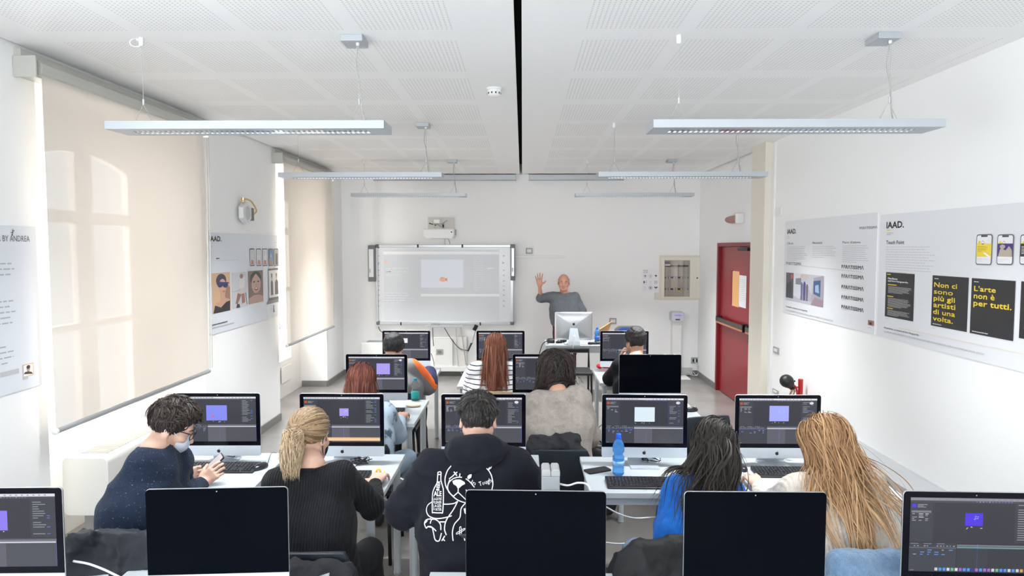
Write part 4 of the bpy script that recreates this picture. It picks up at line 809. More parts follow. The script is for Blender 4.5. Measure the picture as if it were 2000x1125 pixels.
# ================================================================== FURNITURE
DZ = .74
def desk(x0, x1, y0, y1, label, group='student desks', rz=0):
    cx, cy = (x0+x1)/2, (y0+y1)/2; w, d = (x1-x0)/2, (y1-y0)/2; r = thing('desk', label, 'desk', (cx, cy, 0), rz, group)
    link('desktop', MB().box((-w, -d, DZ-.026), (w, d, DZ)), LAM, r, bevel=.002)
    e = MB().box((-w-.0015, -d-.0015, DZ-.027), (w+.0015, -d, DZ-.001)); e.box((-w-.0015, -d, DZ-.027), (-w, d, DZ-.001)).box((w, -d, DZ-.027), (w+.0015, d, DZ-.001)); link('edge_band', e, mat('pale_edge_band', (.60, .62, .64), .45), r)
    f = MB()
    for s in (-1, 1): f.box((s*(w-.07), -d+.06, DZ-.075), (s*(w-.03), d-.06, DZ-.027))
    f.box((-w+.06, -d+.03, DZ-.075), (w-.06, -d+.06, DZ-.027)).box((-w+.06, d-.06, DZ-.075), (w-.06, d-.03, DZ-.027)); link('apron', f, LEG, r)
    for sx in (-1, 1):
        for sy in (-1, 1):
            c = (sx*(w-.045), sy*(d-.045)); link('leg', MB().lathe([(.022, 0.012), (.022, DZ-.027)], (*c, 0), 16), LEG, r, smooth=False); link('foot_cap', MB().lathe([(.024, 0), (.025, .012), (.022, .016)], (*c, 0), 16), GPL, r)
    link('modesty_panel', MB().box((-w+.07, d-.05, .42), (w-.07, d-.042, DZ-.075)), LAM, r) if rz == .0001 else None
    return r
desk(-2.06, -1.44, 3.37, 4.16, 'grey desk with keyboard and mouse before the masked student', rz=.03)
desk(-1.39, -.725, 3.34, 4.15, 'grey desk of the blonde ponytailed student')
desk(-.60, .10, 3.36, 4.15, 'grey desk mostly hidden by the hoodie wearer')
desk(.355, 1.20, 3.50, 4.12, 'grey desk with the blue bottle and the dark phone')
desk(1.225, 1.97, 3.42, 4.12, 'grey desk of the strawberry-blonde student by the right wall')
desk(-1.56, -.785, 4.89, 5.66, 'grey desk of the red-bobbed student with the teal-labelled bottle')
desk(-.22, .50, 4.88, 5.66, 'grey desk of the curly-haired student in taupe')
desk(.68, 1.358, 4.88, 5.66, 'unoccupied grey desk under the dark screen near the red doors')
desk(-1.62, -.86, 6.13, 7.15, 'grey desk of the student in the grey, orange and navy jacket')
desk(-.60, .12, 6.22, 7.15, 'grey desk of the student in stripes')
desk(.74, 1.46, 6.40, 7.16, 'grey desk of the student resting a cheek on a hand')
for x0, x1, lb in ((-2.40, -1.62, 'grey desk under the lit screen in the lower left corner'), (-1.56, -.76, 'grey desk under the tilted dark screen at the lower left'), (-.36, .44, 'grey desk under the dark screen at the bottom centre'),
                   (.52, 1.20, 'grey desk under the dark screen in front of the student in blue'), (1.24, 1.98, 'grey desk under the lit screen in the lower right corner')):
    desk(x0, x1, 1.86, 2.62, lb)
# ---- computers
PW, PH, PB, CHN = .494, .372, .055, .061
WHITE = (.86, .86, .90); DG = (.040, .042, .050); MG = (.062, .066, .080); LG = (.30, .31, .34)
def ui(pr, sq, colr, v=0, dock=False, orange=False, seed=1):
    """editing software: menu bar, project panel, viewer with a coloured square, timeline. Panel coordinates 0..1"""
    W, H = PW-.047, PH-.021-.025-CHN; X0, Z0 = -W/2, PB+CHN+.025; r = random.Random(seed)
    U = lambda x, y: (X0+x*W, Z0+(1-y)*H)
    def R(x0, y0, x1, y1, c): (a, b), (c_, d) = U(x0, y0), U(x1, y1); pr.rect(a, b, c_, d, c)
    R(0, 0, 1, 1, DG); pr.k += 1
    R(0, 0, 1, .038, (.74, .74, .80) if not dock else (.26, .26, .30)); R(0, .038, 1, .062, (.075, .078, .10)); R(.0, .062, .175, .60, MG); R(.18, .062, .80, .60, (.050, .052, .062)); R(.805, .062, 1, .60, MG)
    R(0, .61, .36, 1, MG); R(.365, .61, 1, 1, (.085, .088, .105) if not dock else (.05, .052, .062)); pr.k += 1
    x = .02
    while x < .42: w_ = r.uniform(.012, .035); R(x, .012, x+w_, .026, (.30, .30, .34)); x += w_+.012
    for i in range(8): R(.60+i*.045, .012, .615+i*.045, .027, (.34, .34, .38))
    for i in range(12): R(.5+i*.024, .044, .512+i*.024, .056, r.choice([(.12, .17, .5), LG, (.2, .2, .25)]))
    R(.012, .085, .045, .135, (.55, .10, .02) if not dock else colr); R(.055, .09, .13, .10, LG); R(.055, .108, .10, .116, LG); R(.055, .124, .12, .132, LG); R(.01, .175, .16, .20, (.22, .22, .25)); R(.012, .205, .16, .207, LG)
    for i in range(5):
        for j in range(3):
            if r.random() < .75: R(.015+j*.05, .215+i*.022, .015+j*.05+r.uniform(.015, .04), .226+i*.022, LG if r.random() > .2 else (.5, .5, .55))
    for e in ((.18, .062, .182, .60), (.80, .062, .802, .60), (.18, .598, .80, .60), (.18, .062, .80, .064)): R(*e, (.06, .08, .30) if v else (.09, .09, .12))
    for i in range(16):
        z = .08+i*.031
        if r.random() < .85: R(.82, z, .82+r.uniform(.04, .11), z+.010, LG)
        if r.random() < .4: R(.93, z, .955, z+.010, (.12, .2, .6))
    if v % 2: pr.ell(*U(.93, .10), .012, .008, (.75, .75, .8))
    x0, y0, x1, y1 = sq; pr.k += 1; R(x0, y0, x1, y1, colr); pr.k += 1
    if orange == 'fish':
        a, b = U(x0+(x1-x0)*.30, y0+(y1-y0)*.72); pr.ell(a, b, .0065, .0045, (.85, .12, .05)); pr.poly([(a+.004, b), (a+.010, b+.004), (a+.010, b-.004)], (.75, .08, .03))
    else:
        for k in range(5):
            a, b = U(x0+(x1-x0)*r.uniform(.45, .75), y0+(y1-y0)*r.uniform(.2, .5)); pr.rect(a, b, a+.006, b+.0012, (.75, .75, .85))
    for k in range(7): a, b = U(x0+(x1-x0)*r.uniform(-.05, .95), y1+.02+r.uniform(0, .03)); pr.rect(a, b, a+.003, b+.003, (.6, .6, .65))
    # timeline
    for j in range(3): R(.01+j*.10, .615, .07+j*.10, .627, (.2, .2, .25))
    for j in range(14):
        if r.random() < .8: R(.01+j*.025, .645, .01+j*.025+r.uniform(.008, .02), .658, LG)
    R(.0, .668, .36, .684, (.10, .12, .30) if v else (.13, .13, .17))
    for i in range(3):
        for j in range(6):
            if r.random() < .55: R(.03+j*.055, .70+i*.03, .03+j*.055+r.uniform(.012, .035), .713+i*.03, r.choice([LG, (.10, .25, .6)]))
    R(.365, .628, 1, .648, (.20, .20, .24))
    for j in range(10): R(.37+j*.062, .632, .372+j*.062, .645, LG)
    R(.365, .655, .995, .675, (.62, .64, .72) if not dock else (.16, .30, .30)); R(.52, .62, .523, 1, (.18, .25, .75))
    R(.365, .68, .60, 1, (.125, .125, .155) if not dock else (.055, .058, .07)); R(.995, .62, .998, .99, (.10, .14, .5)); R(.01, .978, .04, .985, LG)
    if orange is True: pr.k += 1; R(.20, .90, 1, .975, (.86, .52, .30)); pr.k += 1; R(.20, .93, 1, .95, (.90, .66, .40))
    if dock:
        pr.k += 1
        for i in range(26): c = r.choice([(.6, .62, .65), (.1, .3, .8), (.7, .35, .1), (.15, .5, .3), (.7, .7, .72), (.35, .15, .6), (.05, .05, .3)]); R(.20+i*.031, .945, .222+i*.031, .985, c)
APPLE = None
def apple(r=.0105):
    pts = []
    for k in range(40):
        a = 2*math.pi*k/40; x = math.sin(a); z = math.cos(a); q = 1-.16*math.exp(-((a if a < math.pi else a-2*math.pi)/.35)**2)-.10*math.exp(-((a-math.pi)/.30)**2)
        x *= q*(1-.10*(z < 0)*abs(z)); z *= q
        d = math.hypot(x-1.12, z-.12)
        if d < .42: x -= (.42-d)*.95
        pts.append((x*r, z*r))
    leaf = [(r*(.05+.0), r*1.05), (r*.42, r*1.22), (r*.50, r*1.62), (r*.12, r*1.42)]
    return pts, leaf
def computer(x, y, label, rz=0, on=None, z=DZ, back=False, tilt=0.0, stripe=None):
    r = thing('desktop_computer', label, 'computer', (x, y, z), rz, 'aluminium desktop computers')
    zt = PB+PH; zc = PB+CHN
    o = rrect(-PW/2, PB, PW/2, zt, .014)
    if 'casing' not in CACHE:
        m = MB().prism(o, .0, .007); n = len(o); cz_ = PB+PH/2; rings = [(1, .007), (.985, .013), (.93, .020), (.82, .028), (.64, .034), (.40, .038), (.15, .040)]
        V = [(x*k, y_, cz_+(z_-cz_)*k) for k, y_ in rings for x, z_ in o]; m.add(V, [(j*n+i, (j+1)*n+i, (j+1)*n+(i+1) % n, j*n+(i+1) % n) for j in range(len(rings)-1) for i in range(n)]+[tuple(range(len(V)-1, len(V)-n-1, -1))]); link('casing', m, ALU, r, key='casing', smooth=True)
    else: link('casing', None, None, r, key='casing')
    link('glass_front', MB().prism(rrect(-PW/2+.0008, zc, PW/2-.0008, zt-.0008, .013, corners=(0, 0, 1, 1)), -.0035, 0), BEZ if on else BLK, r, key='glass_on' if on else 'glass_off')
    link('chin', MB().prism(rrect(-PW/2, PB, PW/2, zc, .013, corners=(1, 1, 0, 0)), -.0035, 0), ALUC, r, key='chin')
    ap, lf = apple(); pr = Print((0, -.0036, PB+CHN*.46), (1, 0, 0), (0, 0, 1)); pr.poly(ap, (.006, .006, .007)); pr.poly(lf, (.006, .006, .007)); pr.build('fruit_logo', INK, r)
    link('webcam', MB().lathe([(.0022, -.0042), (.0022, -.003)], (0, 0, zt-.011), 10, axis='y'), GPL, r, key='webcam')
    st = MB(); hw = .052
    st.prism([(-hw, .006), (hw, .006), (hw*.62, .20), (-hw*.62, .20)], .100, .106) if back else None
    prof = [(-.055, 0), (.115, 0), (.119, .004), (.112, .05), (.050, .215), (.042, .21), (.104, .05), (.107, .0085), (-.055, .0085)]
    n = len(prof); wd = [.082, .082, .082, .075, .050, .050, .075, .082, .082]; V = [(-w_, a, b) for (a, b), w_ in zip(prof, wd)]+[(w_, a, b) for (a, b), w_ in zip(prof, wd)]
    m = MB().add(V, [tuple(range(n))[::-1], tuple(range(n, 2*n))]+[(i, (i+1) % n, (i+1) % n+n, i+n) for i in range(n)]); link('stand', m, ALUC, r, key='stand')
    if on:
        pr = Print((0, -.0037, 0), (1, 0, 0), (0, 0, 1), step=.00008); ui(pr, **on); pr.build('screen', LIT, r)
    if stripe: link('edge_reflection', MB().box((-PW/2-.001, -.003, zc), (-PW/2, .004, zt-.03)), stripe, r)
    if back:
        ap, lf = apple(.017); pr = Print((0, .0405, PB+PH*.58), (-1, 0, 0), (0, 0, 1)); pr.poly(ap, (.006, .006, .007)); pr.poly(lf, (.006, .006, .007)); pr.build('rear_logo', INK, r)
        link('cable_port', MB().tube([(0.012*math.cos(a), .094, .085+.012*math.sin(a)) for a in np.linspace(0, 6.283, 17)], .003, 6).lathe([(.011, .091), (.011, .093)], (0, 0, .085), 14, axis='y'), CABB, r)
        link('port_sticker', MB().box((.16, .008, .066), (.21, .0095, .083)), WPL, r)
    return r
L1, L2 = (.42, .34, .86), (.36, .40, .95); C_ = lambda *a: a
MON = [  # x, y, yaw, screen, label
 (-1.885, 2.35, .035, dict(sq=(.30, .23, .62, .50), colr=(.28, .21, .88), v=0, seed=1), 'computer with a lit screen cut by the lower left corner'),
 (-1.083, 2.36, .07, None, 'dark-screened computer turned slightly, in front of the masked student'),
 (.048, 2.35, -.02, None, 'dark-screened computer at the bottom centre in front of the hoodie'),
 (.815, 2.35, 0, None, 'dark-screened computer at the bottom between the blue top and the cream jumper'),
 (1.585, 2.36, -.03, dict(sq=(.42, .20, .555, .37), colr=(.09, .05, .75), v=0, dock=True, seed=5), 'computer with a lit screen and a row of icons in the lower right corner'),
 (-1.785, 3.93, .02, dict(sq=(.35, .19, .62, .53), colr=(.24, .27, .88), v=0, orange='fish', seed=6), 'computer with a blue square on screen before the masked student'),
 (-1.055, 3.93, 0, dict(sq=(.47, .25, .59, .42), colr=L1, v=0, orange=True, seed=7), 'computer with a small violet square and an orange bar, before the blonde student'),
 (-.225, 3.93, .0, dict(sq=(.42, .25, .5, .4), colr=(.15, .15, .18), v=1, seed=8), 'computer behind the head of the hoodie wearer, its screen without a square'),
 (.712, 3.93, -.02, dict(sq=(.37, .20, .63, .52), colr=(.72, .84, .92), v=1, seed=9), 'computer with a large white square on screen behind the blue bottle'),
 (1.482, 3.93, 0, dict(sq=(.39, .16, .64, .50), colr=(.38, .42, .95), v=1, seed=10), 'computer with a periwinkle square before the strawberry-blonde student'),
 (-1.165, 5.40, 0, dict(sq=(.50, .20, .74, .53), colr=L1, v=1, seed=11), 'computer with a violet square beside the red bob'),
 (.170, 5.42, 0, dict(sq=(.80, .08, .98, .20), colr=(.30, .26, .42), v=0, seed=12), 'computer behind the curly-haired student'),
 (1.022, 5.42, 0, None, 'dark-screened computer in the middle right before the red doors'),
 (-1.190, 6.95, 0, dict(sq=(.40, .22, .53, .40), colr=(.85, .85, .90), v=0, seed=14), 'computer with a small white square, back row left'),
 (-.222, 6.95, 0, dict(sq=(.52, .22, .62, .48), colr=(.10, .50, .75), v=0, seed=15), 'computer with a cyan square behind the auburn hair'),
 (1.045, 6.95, 0, dict(sq=(.48, .1, .62, .55), colr=(.055, .06, .07), v=0, seed=16), 'computer with colourful panels, back row right'),
]
for x, y, rz, on, lb in MON: computer(x, y, lb, rz, on)
# ---- keyboards, mice
def keyboard(x, y, label, rz=0, w=.43, full=True, z=DZ):
    r = thing('keyboard', label, 'keyboard', (x, y, z), rz, 'black computer keyboards'); d = .145
    V = [(-w/2, -d/2, .0), (w/2, -d/2, 0), (w/2, d/2, 0), (-w/2, d/2, 0), (-w/2, -d/2, .010), (w/2, -d/2, .010), (w/2, d/2, .024), (-w/2, d/2, .024)]
    link('case', MB().add(V, [(0, 3, 2, 1), (4, 5, 6, 7), (0, 1, 5, 4), (1, 2, 6, 5), (2, 3, 7, 6), (3, 0, 4, 7)]), BPL, r, bevel=.004, key=f'kbcase{w}')
    if f'keys{w}' not in CACHE:
        m = MB(); pit = .0188
        def k(cx, cy, kw=1):
            zz = .010+(cy+d/2)/d*.014; a, b = kw*pit/2-.0016, pit/2-.0016; q = .0022
            m.add([(cx-a, cy-b, zz), (cx+a, cy-b, zz), (cx+a, cy+b, zz), (cx-a, cy+b, zz), (cx-a+q, cy-b+q, zz+.006), (cx+a-q, cy-b+q, zz+.006), (cx+a-q, cy+b-q, zz+.006), (cx-a+q, cy+b-q, zz+.006)], [(4, 5, 6, 7), (0, 1, 5, 4), (1, 2, 6, 5), (2, 3, 7, 6), (3, 0, 4, 7)])
        x0 = -w/2+.018
        for j in range(6):
            cy = d/2-.022-j*.0205
            if j == 5:
                for cx, kw in ((0, 1.3), (1.4, 1.3), (2.7, 1.2), (6.6, 6.2), (10.6, 1.3), (12, 1.3), (13.4, 1.2)): k(x0+cx*pit+.004, cy, kw)
            else:
                for i in range(15): k(x0+i*pit*.98, cy)
            if full:
                for i in range(3):
                    if (j in (0, 1, 2)) or (j == 5) or (j == 4 and i == 1): k(x0+(15.4+i)*pit*.98, cy)
                if j > 0:
                    for i in range(3): k(x0+(18.8+i)*pit*.98, cy)
        o = link('keys', m, KEY, r, kind='stuff'); CACHE[f'keys{w}'] = o.data
    else: link('keys', None, KEY, r, key=f'keys{w}', kind='stuff')
    return r
def mouse(x, y, label, rz=0, m=None, z=DZ):
    r = thing('computer_mouse', label, 'mouse', (x, y, z), rz, 'computer mice')
    q = SDF(.02); q.ell((0, 0, .008), (.030, .056, .026)); q.ell((0, 0, -.05), (.2, .2, .05), k=.003, sub=True); V, Q = q.mesh(.0035); me = fast_mesh('shell', V, Q, m or mat('black_gloss_plastic', (.014, .014, .018), .22))
    link('shell', None, None, r, mesh=me); link('scroll_wheel', MB().lathe([(.006, -.003), (.007, 0), (.006, .003)], (0, .028, .028), 12, axis='x'), GPL, r); link('button_seam', MB().tube([(0, .054, .014), (0, .045, .025), (0, .02, .0335)], .0008, 4), KEY, r); return r
kb = at(430, 917, Z=DZ); keyboard(kb[0], kb[1], 'black keyboard under the masked student\'s phone', .02)
kb = at(688, 934, Z=DZ); keyboard(kb[0]-.05, kb[1]+.0, 'small black keyboard beside the blonde student\'s hand', .0, .29, False)
kb = at(1262, 947, Z=DZ); keyboard(kb[0], kb[1], 'black keyboard below the blue bottle', -.02)
kb = at(1548, 926, Z=DZ); keyboard(kb[0]-.0, kb[1], 'black keyboard under the hand of the strawberry-blonde student', -.02)
kb = at(752, 806, Z=DZ); keyboard(kb[0]+.0, kb[1], 'black keyboard beside the tie-dye sleeve', 0, .29, False)
m_ = at(509, 915, Z=DZ); mouse(m_[0], m_[1], 'black mouse on the desk of the masked student', -.35)
m_ = at(1351, 803, Z=DZ); mouse(m_[0], m_[1], 'black mouse on the unoccupied desk near the red doors', -1.2)
for pk, lb in ((p2, 'black mouse under the hand of the blonde student'), (p6, 'black mouse under the hand of the red-bobbed student'), (p8, 'black mouse under the hand of the back-left student')):
    w_ = pk['J']['wrR']; mouse(w_[0]-.005, w_[1]+.085, lb, 0)
m_ = at(1450, 919, Z=DZ); mouse(m_[0], m_[1]+.02, 'black mouse left of the strawberry-blonde student\'s hand', .1)
# ---- phones
def phone(c, fx, fy, label, lit=False):
    """c centre, fx along its length, fy across; screen along fx x fy"""
    fx, fy = nrm(fx), nrm(fy); n = np.cross(fx, fy); r = thing('mobile_phone', label, 'phone', c); o = rrect(-.074, -.036, .074, .036, .009); k = len(o)
    V = [c+fx*a+fy*b+n*h for h in (-.004, .004) for a, b in o]; link('phone_body', MB().add(V, [tuple(range(k))[::-1], tuple(range(k, 2*k))]+[(i, (i+1) % k, (i+1) % k+k, i+k) for i in range(k)]), mat('phone_case', (.010, .010, .012), .3), r, world=True)
    pr = Print(c+n*.0042-np.array(c), fx, fy); pr.poly(rrect(-.070, -.033, .070, .033, .006), (.72, .66, .70) if lit else (.008, .008, .009))
    if lit: pr.rect(-.066, -.02, -.03, .02, (.80, .74, .78)); pr.lines(-.02, .028, .06, -.028, 7, (.55, .5, .55), h=.3)
    pr.build('phone_screen', LIT if lit else INK, r); return r
pc = P(414, 909, 3.60); phone(pc, (.62, .30, .62), (-.55, .80, .12), 'mobile phone with a pale lit screen held by the masked student', True)
c = at(1167, 920, Z=DZ)+[0, 0, .005]; phone(c, (.9, .45, 0), (-.45, .9, 0), 'dark mobile phone lying left of the blue bottle')
# ---- bottles
def bottle(x, y, z, label, m, cap, lab, H=.30, R=.037, water=0):
    r = thing('water_bottle', label, 'bottle', (x, y, z)); k = H/.30; pr = [(.004, .003), (R*.80, 0), (R, .010)]
    for i in range(7): a = .02+i*.016; pr += [(R, a), (R*.93, a+.006), (R, a+.012)]
    pr += [(R*.98, .135), (R*.78, .150), (R*.78, .158), (R*1.0, .175), (R*1.02, .205), (R*.85, .235), (R*.45, .262), (R*.36, .268), (R*.36, .280)]
    link('bottle_shell', MB().lathe([(a, b*k) for a, b in pr], n=24), m, r, smooth=True); link('bottle_cap', MB().lathe([(R*.44, .272*k), (R*.44, .300*k), (R*.38, .303*k)], n=18), cap, r); link('neck_ring', MB().lathe([(R*.5, .266*k), (R*.5, .270*k)], n=18), cap, r)
    link('label_sleeve', MB().lathe([(R*1.015, lab[1]*k), (R*1.015, lab[2]*k)], n=24), lab[0], r, smooth=True); return r
BL = mat('blue_bottle_plastic', (.10, .42, .92), .08, trans=.80, ior=1.25, spec=.6, alpha=.85); CL = mat('clear_bottle_plastic', (.85, .92, .94), .06, trans=.95, ior=1.2, alpha=.55)
b = at(1209, 930, Z=DZ); bottle(b[0], b[1]+.03, DZ, 'blue plastic water bottle standing before the screen with the white square', BL, mat('blue_cap', (.02, .12, .70), .4), (mat('white_blue_label', (.38, .62, .86), .5, col2=(.10, .35, .8), vscale=40), .075, .105), H=.232, R=.033)
b = at(810, 783, Z=DZ); bottle(b[0], b[1]+.03, DZ, 'clear water bottle with a teal label on the red-bobbed student\'s desk', CL, mat('teal_cap', (.01, .30, .38), .4), (mat('teal_label', (.01, .33, .32), .4), .022, .115), H=.165+.02, R=.034)
b = at(1166, 668, Y=9.0); bottle(b[0], 9.0, DZ, 'small blue water bottle on the teacher\'s desk', BL, MT['blue_cap'], (mat('blue_label', (.03, .14, .60), .5), .09, .15), H=.22, R=.034)
# ---- mouse mat cloth, glove, bag of tissues
b = at(807, 794, Z=DZ); q = SDF(.01); q.ell((b[0], b[1], DZ+.012), (.062, .045, .014)); o = body_obj('sponge_pad', [q.mesh(.004)], mat('beige_foam', (.62, .52, .42), .9, bump=.3, bscale=200), None); tag(o, 'rounded beige foam pad by the hand of the red-bobbed student', 'pad')
b = at(1177, 719, Z=DZ); q = SDF(.02)
for i in range(9): a = RNG.uniform(-1, 1, 3)*[.055, .03, .006]+[b[0], b[1], DZ+.022]; q.cap(a, a+RNG.uniform(-1, 1, 3)*[.045, .03, .010], .016, .012)
o = body_obj('glove', [q.mesh(.005, lambda V: .003*noise(V, 70, 2, 3))], mat('red_knit', (.55, .01, .02), .8), None); tag(o, 'crumpled red glove on the back-right desk', 'glove')
b = at(827, 722, Z=DZ); q = SDF(.015)
for i in range(8): a = RNG.uniform(-1, 1, 3)*[.06, .05, .01]+[b[0], b[1]+.05, DZ+.025]; q.cap(a, a+RNG.uniform(-1, 1, 3)*[.04, .04, .015], .018, .012)
o = body_obj('plastic_bag', [q.mesh(.006, lambda V: .005*noise(V, 60, 2, 6))], mat('milky_plastic', (.62, .68, .72), .25, trans=.3), None); tag(o, 'crumpled translucent plastic bag on the back-left desk', 'bag')
# ---- power column
r = thing('power_column', 'squat grey metal power column behind the bottom-centre screen', 'power column', (.116, 2.74, 0)); w_ = .036
link('column', MB().prism(rrect(-w_, 0, w_, 1.100, .006), -.045, .045), mat('grey_column_paint', (.40, .42, .44), .45), r, bevel=.004); [link('column_cap', MB().prism([(a, 1.100), (a+.0362, 1.100), (a+.0362, 1.120), (a+.030, 1.128), (a+.006, 1.128), (a, 1.120)], -.047, .047), mat('pale_grey_plastic', (.46, .47, .47), .4), r, bevel=.003) for a in (-.0368, .0006)]
for k in (0, 1, 2): link('outlet', MB().box((-.025, -.0485, .80+k*.09), (.025, -.045, .87+k*.09)), GPL, r)
# ---- chairs
def chair(x, y, rz, label, seatm, backm, style=0, top=.84, w=.21):
    r = thing('chair', label, 'chair', (x, y, 0), rz, 'classroom chairs')        # faces +Y; its back stands at -Y
    link('seat', MB().prism(rrect(-w, .43, w, .465, .012), -.20, .21), seatm, r, bevel=.008)
    m = MB(); N = 10; z0, z1 = top-.30, top
    for s, yy in ((0, 0), (1, .022)):
        for j in range(7):
            for i in range(N+1): u = i/N*2-1; t = j/6; m.v.append((u*w*(1-.10*(t > .8)*(t-.8)/.2), -.245-.035*t+.035*u*u+yy, z0+(z1-z0)*t-(.012*abs(u)**3 if j == 6 else 0)))
    k = 7*(N+1)
    for j in range(6):
        for i in range(N):
            a = j*(N+1)+i; m.f += [(a, a+1, a+N+2, a+N+1), (k+a+N+1, k+a+N+2, k+a+1, k+a)]
    for j in range(6): a = j*(N+1); m.f += [(a, a+N+1, k+a+N+1, k+a), (a+N, k+a+N, k+a+2*N+1, a+2*N+1)]
    for i in range(N): m.f += [(i, k+i, k+i+1, i+1), (6*(N+1)+i, 6*(N+1)+i+1, k+6*(N+1)+i+1, k+6*(N+1)+i)]
    m.m = [0]*len(m.f); link('backrest', m, backm, r, smooth=False, bevel=.004)
    for s in (-1, 1):
        link('back_post', MB().tube(bez([(s*(w-.03), -.17, .44), (s*(w-.03), -.225, .50), (s*(w-.03), -.262, z0+.15)], 10), .011, 10), LEG if style else BPL, r, smooth=True)
        link('leg', MB().tube([(s*(w-.03), .16, .43), (s*(w-.005), .20, 0)], .012, 10), LEG if style else BPL, r, smooth=True); link('leg', MB().tube([(s*(w-.03), -.16, .43), (s*(w-.005), -.24, 0)], .012, 10), LEG if style else BPL, r, smooth=True)
    return r
DKS = mat('dark_seat_shell', (.020, .026, .034), .42, bump=.05, bscale=200); WOOD = mat('pale_beech', (.52, .37, .20), .4, var=.2, vscale=6, stretch=(1, 1, 8))
def under(pk, label, style=0, sm=DKS, dy=0, top=.79, dx=0, w=.20): J = pk['J']; return chair(J['pel'][0]+dx, J['pel'][1]+.08+dy, 0, label, sm, sm, style, top, w)
under(p1, 'dark chair of the masked student under a dark padded coat'); under(p2, 'dark chair of the blonde student with a black jacket over it')
chair(-.185, 3.03, 0, 'dark plastic chair with a grey-rimmed back behind the hoodie wearer', DKS, DKS, 1, .835)
under(p4, 'dark chair of the student in blue under a black coat', dy=-.02); under(p5, 'chair of the strawberry-blonde student under a pale blue fleece', dy=-.02)
under(p6, 'dark chair of the red-bobbed student'); under(p7, 'black chair of the curly-haired student', dy=-.02, top=.77)
under(p8, 'dark chair of the back-left student'); under(p9, 'beech chair of the student in stripes', 1, WOOD, dy=-.03, top=.815, dx=.04); under(p10, 'dark chair of the back-right student')
chair(1.235, 4.92, .25, 'dark chair tucked in at the unoccupied desk', DKS, DKS, 0, .86, .17)
# ---- coats hung over chair backs
def coat(name, pts, label, m, amp=.012, f=22, h=.009, k=.05, cat='coat', cut=None):
    q = SDF(k)
    for a, b, ra, rb in pts: q.cap(a, b, ra, rb)
    o = body_obj(name, [q.mesh(h, lambda V: amp*(.5*noise(V, f*.6, 2, 3)-1.3*np.abs(noise(V*np.array([1, 1, .45]), f*1.2, 3, 5))**.7+.5))], m, None); return tag(o, label, cat)
NAVY = mat('navy_puffer_nylon', (.004, .007, .014), .6, bump=.25, bscale=35, sheen=.03); BLKN = mat('black_nylon', (.005, .0055, .007), .65, bump=.3, bscale=30); GRYC = mat('charcoal_cloth', (.014, .015, .018), .85, bump=.25, bscale=40)
FLC = mat('pale_blue_fleece', (.16, .27, .42), .95, bump=1.0, bscale=130, sheen=.4, var=.2, vscale=40)
a = P(150, 1045, 2.62); b = P(285, 1052, 2.72)
coat('padded_coat', [(P(165, 1062, 2.66), P(300, 1062, 2.72), .062, .055), (P(165, 1100, 2.64), P(310, 1100, 2.70), .085, .075), (P(170, 1160, 2.60), P(320, 1160, 2.68), .10, .09), (P(180, 1240, 2.62), P(330, 1240, 2.70), .10, .09), (P(150, 1052, 2.60), P(172, 1049, 2.60), .030, .030)], 'dark navy padded coat over the chair of the masked student', NAVY, .013, 20)
coat('jacket', [(P(575, 1120, 2.60), P(670, 1122, 2.66), .065, .055), (P(560, 1180, 2.58), P(690, 1180, 2.62), .09, .08), (P(570, 1250, 2.58), P(700, 1250, 2.62), .09, .08)], 'black and charcoal jacket over the chair of the blonde student', GRYC, .013, 24, cat='jacket')
coat('winter_coat', [(P(1245, 1080, 2.66), P(1345, 1072, 2.74), .055, .055), (P(1232, 1120, 2.64), P(1350, 1120, 2.70), .085, .085), (P(1222, 1190, 2.62), P(1350, 1180, 2.70), .10, .10), (P(1230, 1260, 2.62), P(1360, 1250, 2.66), .09, .09)], 'black winter coat hung behind the student in blue', BLKN, .012, 20)
coat('fleece_jacket', [(P(1640, 1098, 2.58), P(1760, 1098, 2.60), .050, .050), (P(1650, 1150, 2.56), P(1760, 1150, 2.58), .085, .085), (P(1650, 1230, 2.56), P(1760, 1230, 2.58), .10, .10)], 'fluffy pale blue fleece jacket behind the strawberry-blonde student', FLC, .006, 30, cat='jacket')
coat('draped_jacket', [(P(1044, 858, 4.26), P(1126, 856, 4.26), .034, .034), (P(1040, 880, 4.22), P(1080, 876, 4.22), .050, .040), (P(1036, 905, 4.20), P(1050, 950, 4.20), .055, .060), (P(1110, 874, 4.22), P(1136, 885, 4.22), .040, .035), (P(1138, 890, 4.22), P(1140, 940, 4.22), .034, .030)], 'dark grey jacket hung over the chair of the curly-haired student', GRYC, .012, 26, cat='jacket', h=.009)
# ---- backpack and floor things
q = SDF(.05); b = at(1160, 905, Z=0); c = np.array([b[0]-.01, 4.95, 0]); c = np.array([P(1163, 850, 5.0)[0], 5.0, 0])
for z_, r_ in ((.12, .11), (.26, .115), (.40, .10), (.50, .065)): q.cap(c+[-.05, 0, z_], c+[.05, 0, z_], r_)
bp_ = thing('backpack', 'black backpack on the floor beside the curly-haired student', 'backpack', (c[0], c[1], 0)); body_obj('bag_body', [q.mesh(.011, lambda V: .006*noise(V, 25, 2, 3))], BPL, bp_)
link('carry_strap', MB().tube(bez([c+[-.04, -.06, .55], c+[-.02, -.07, .60], c+[.03, -.07, .60], c+[.05, -.06, .55]], 12), .007, 6), BPL, bp_, world=True, smooth=True); link('front_pocket', MB().box(c+[-.08, -.135, .10], c+[.08, -.115, .30]), BPL, bp_, world=True, bevel=.012)
q = SDF(.05); c = P(1205, 1010, 3.4); c[2] = 0
for z_, r_ in ((.10, .10), (.24, .09)): q.cap(c+[-.12, .1, z_], c+[.10, .1, z_], r_)
o = body_obj('shoulder_bag', [q.mesh(.011, lambda V: .008*noise(V, 25, 2, 5))], mat('dark_brown_leather', (.045, .025, .018), .5, bump=.2), None); tag(o, 'dark brown bag on the floor under the desk with the blue bottle', 'bag')
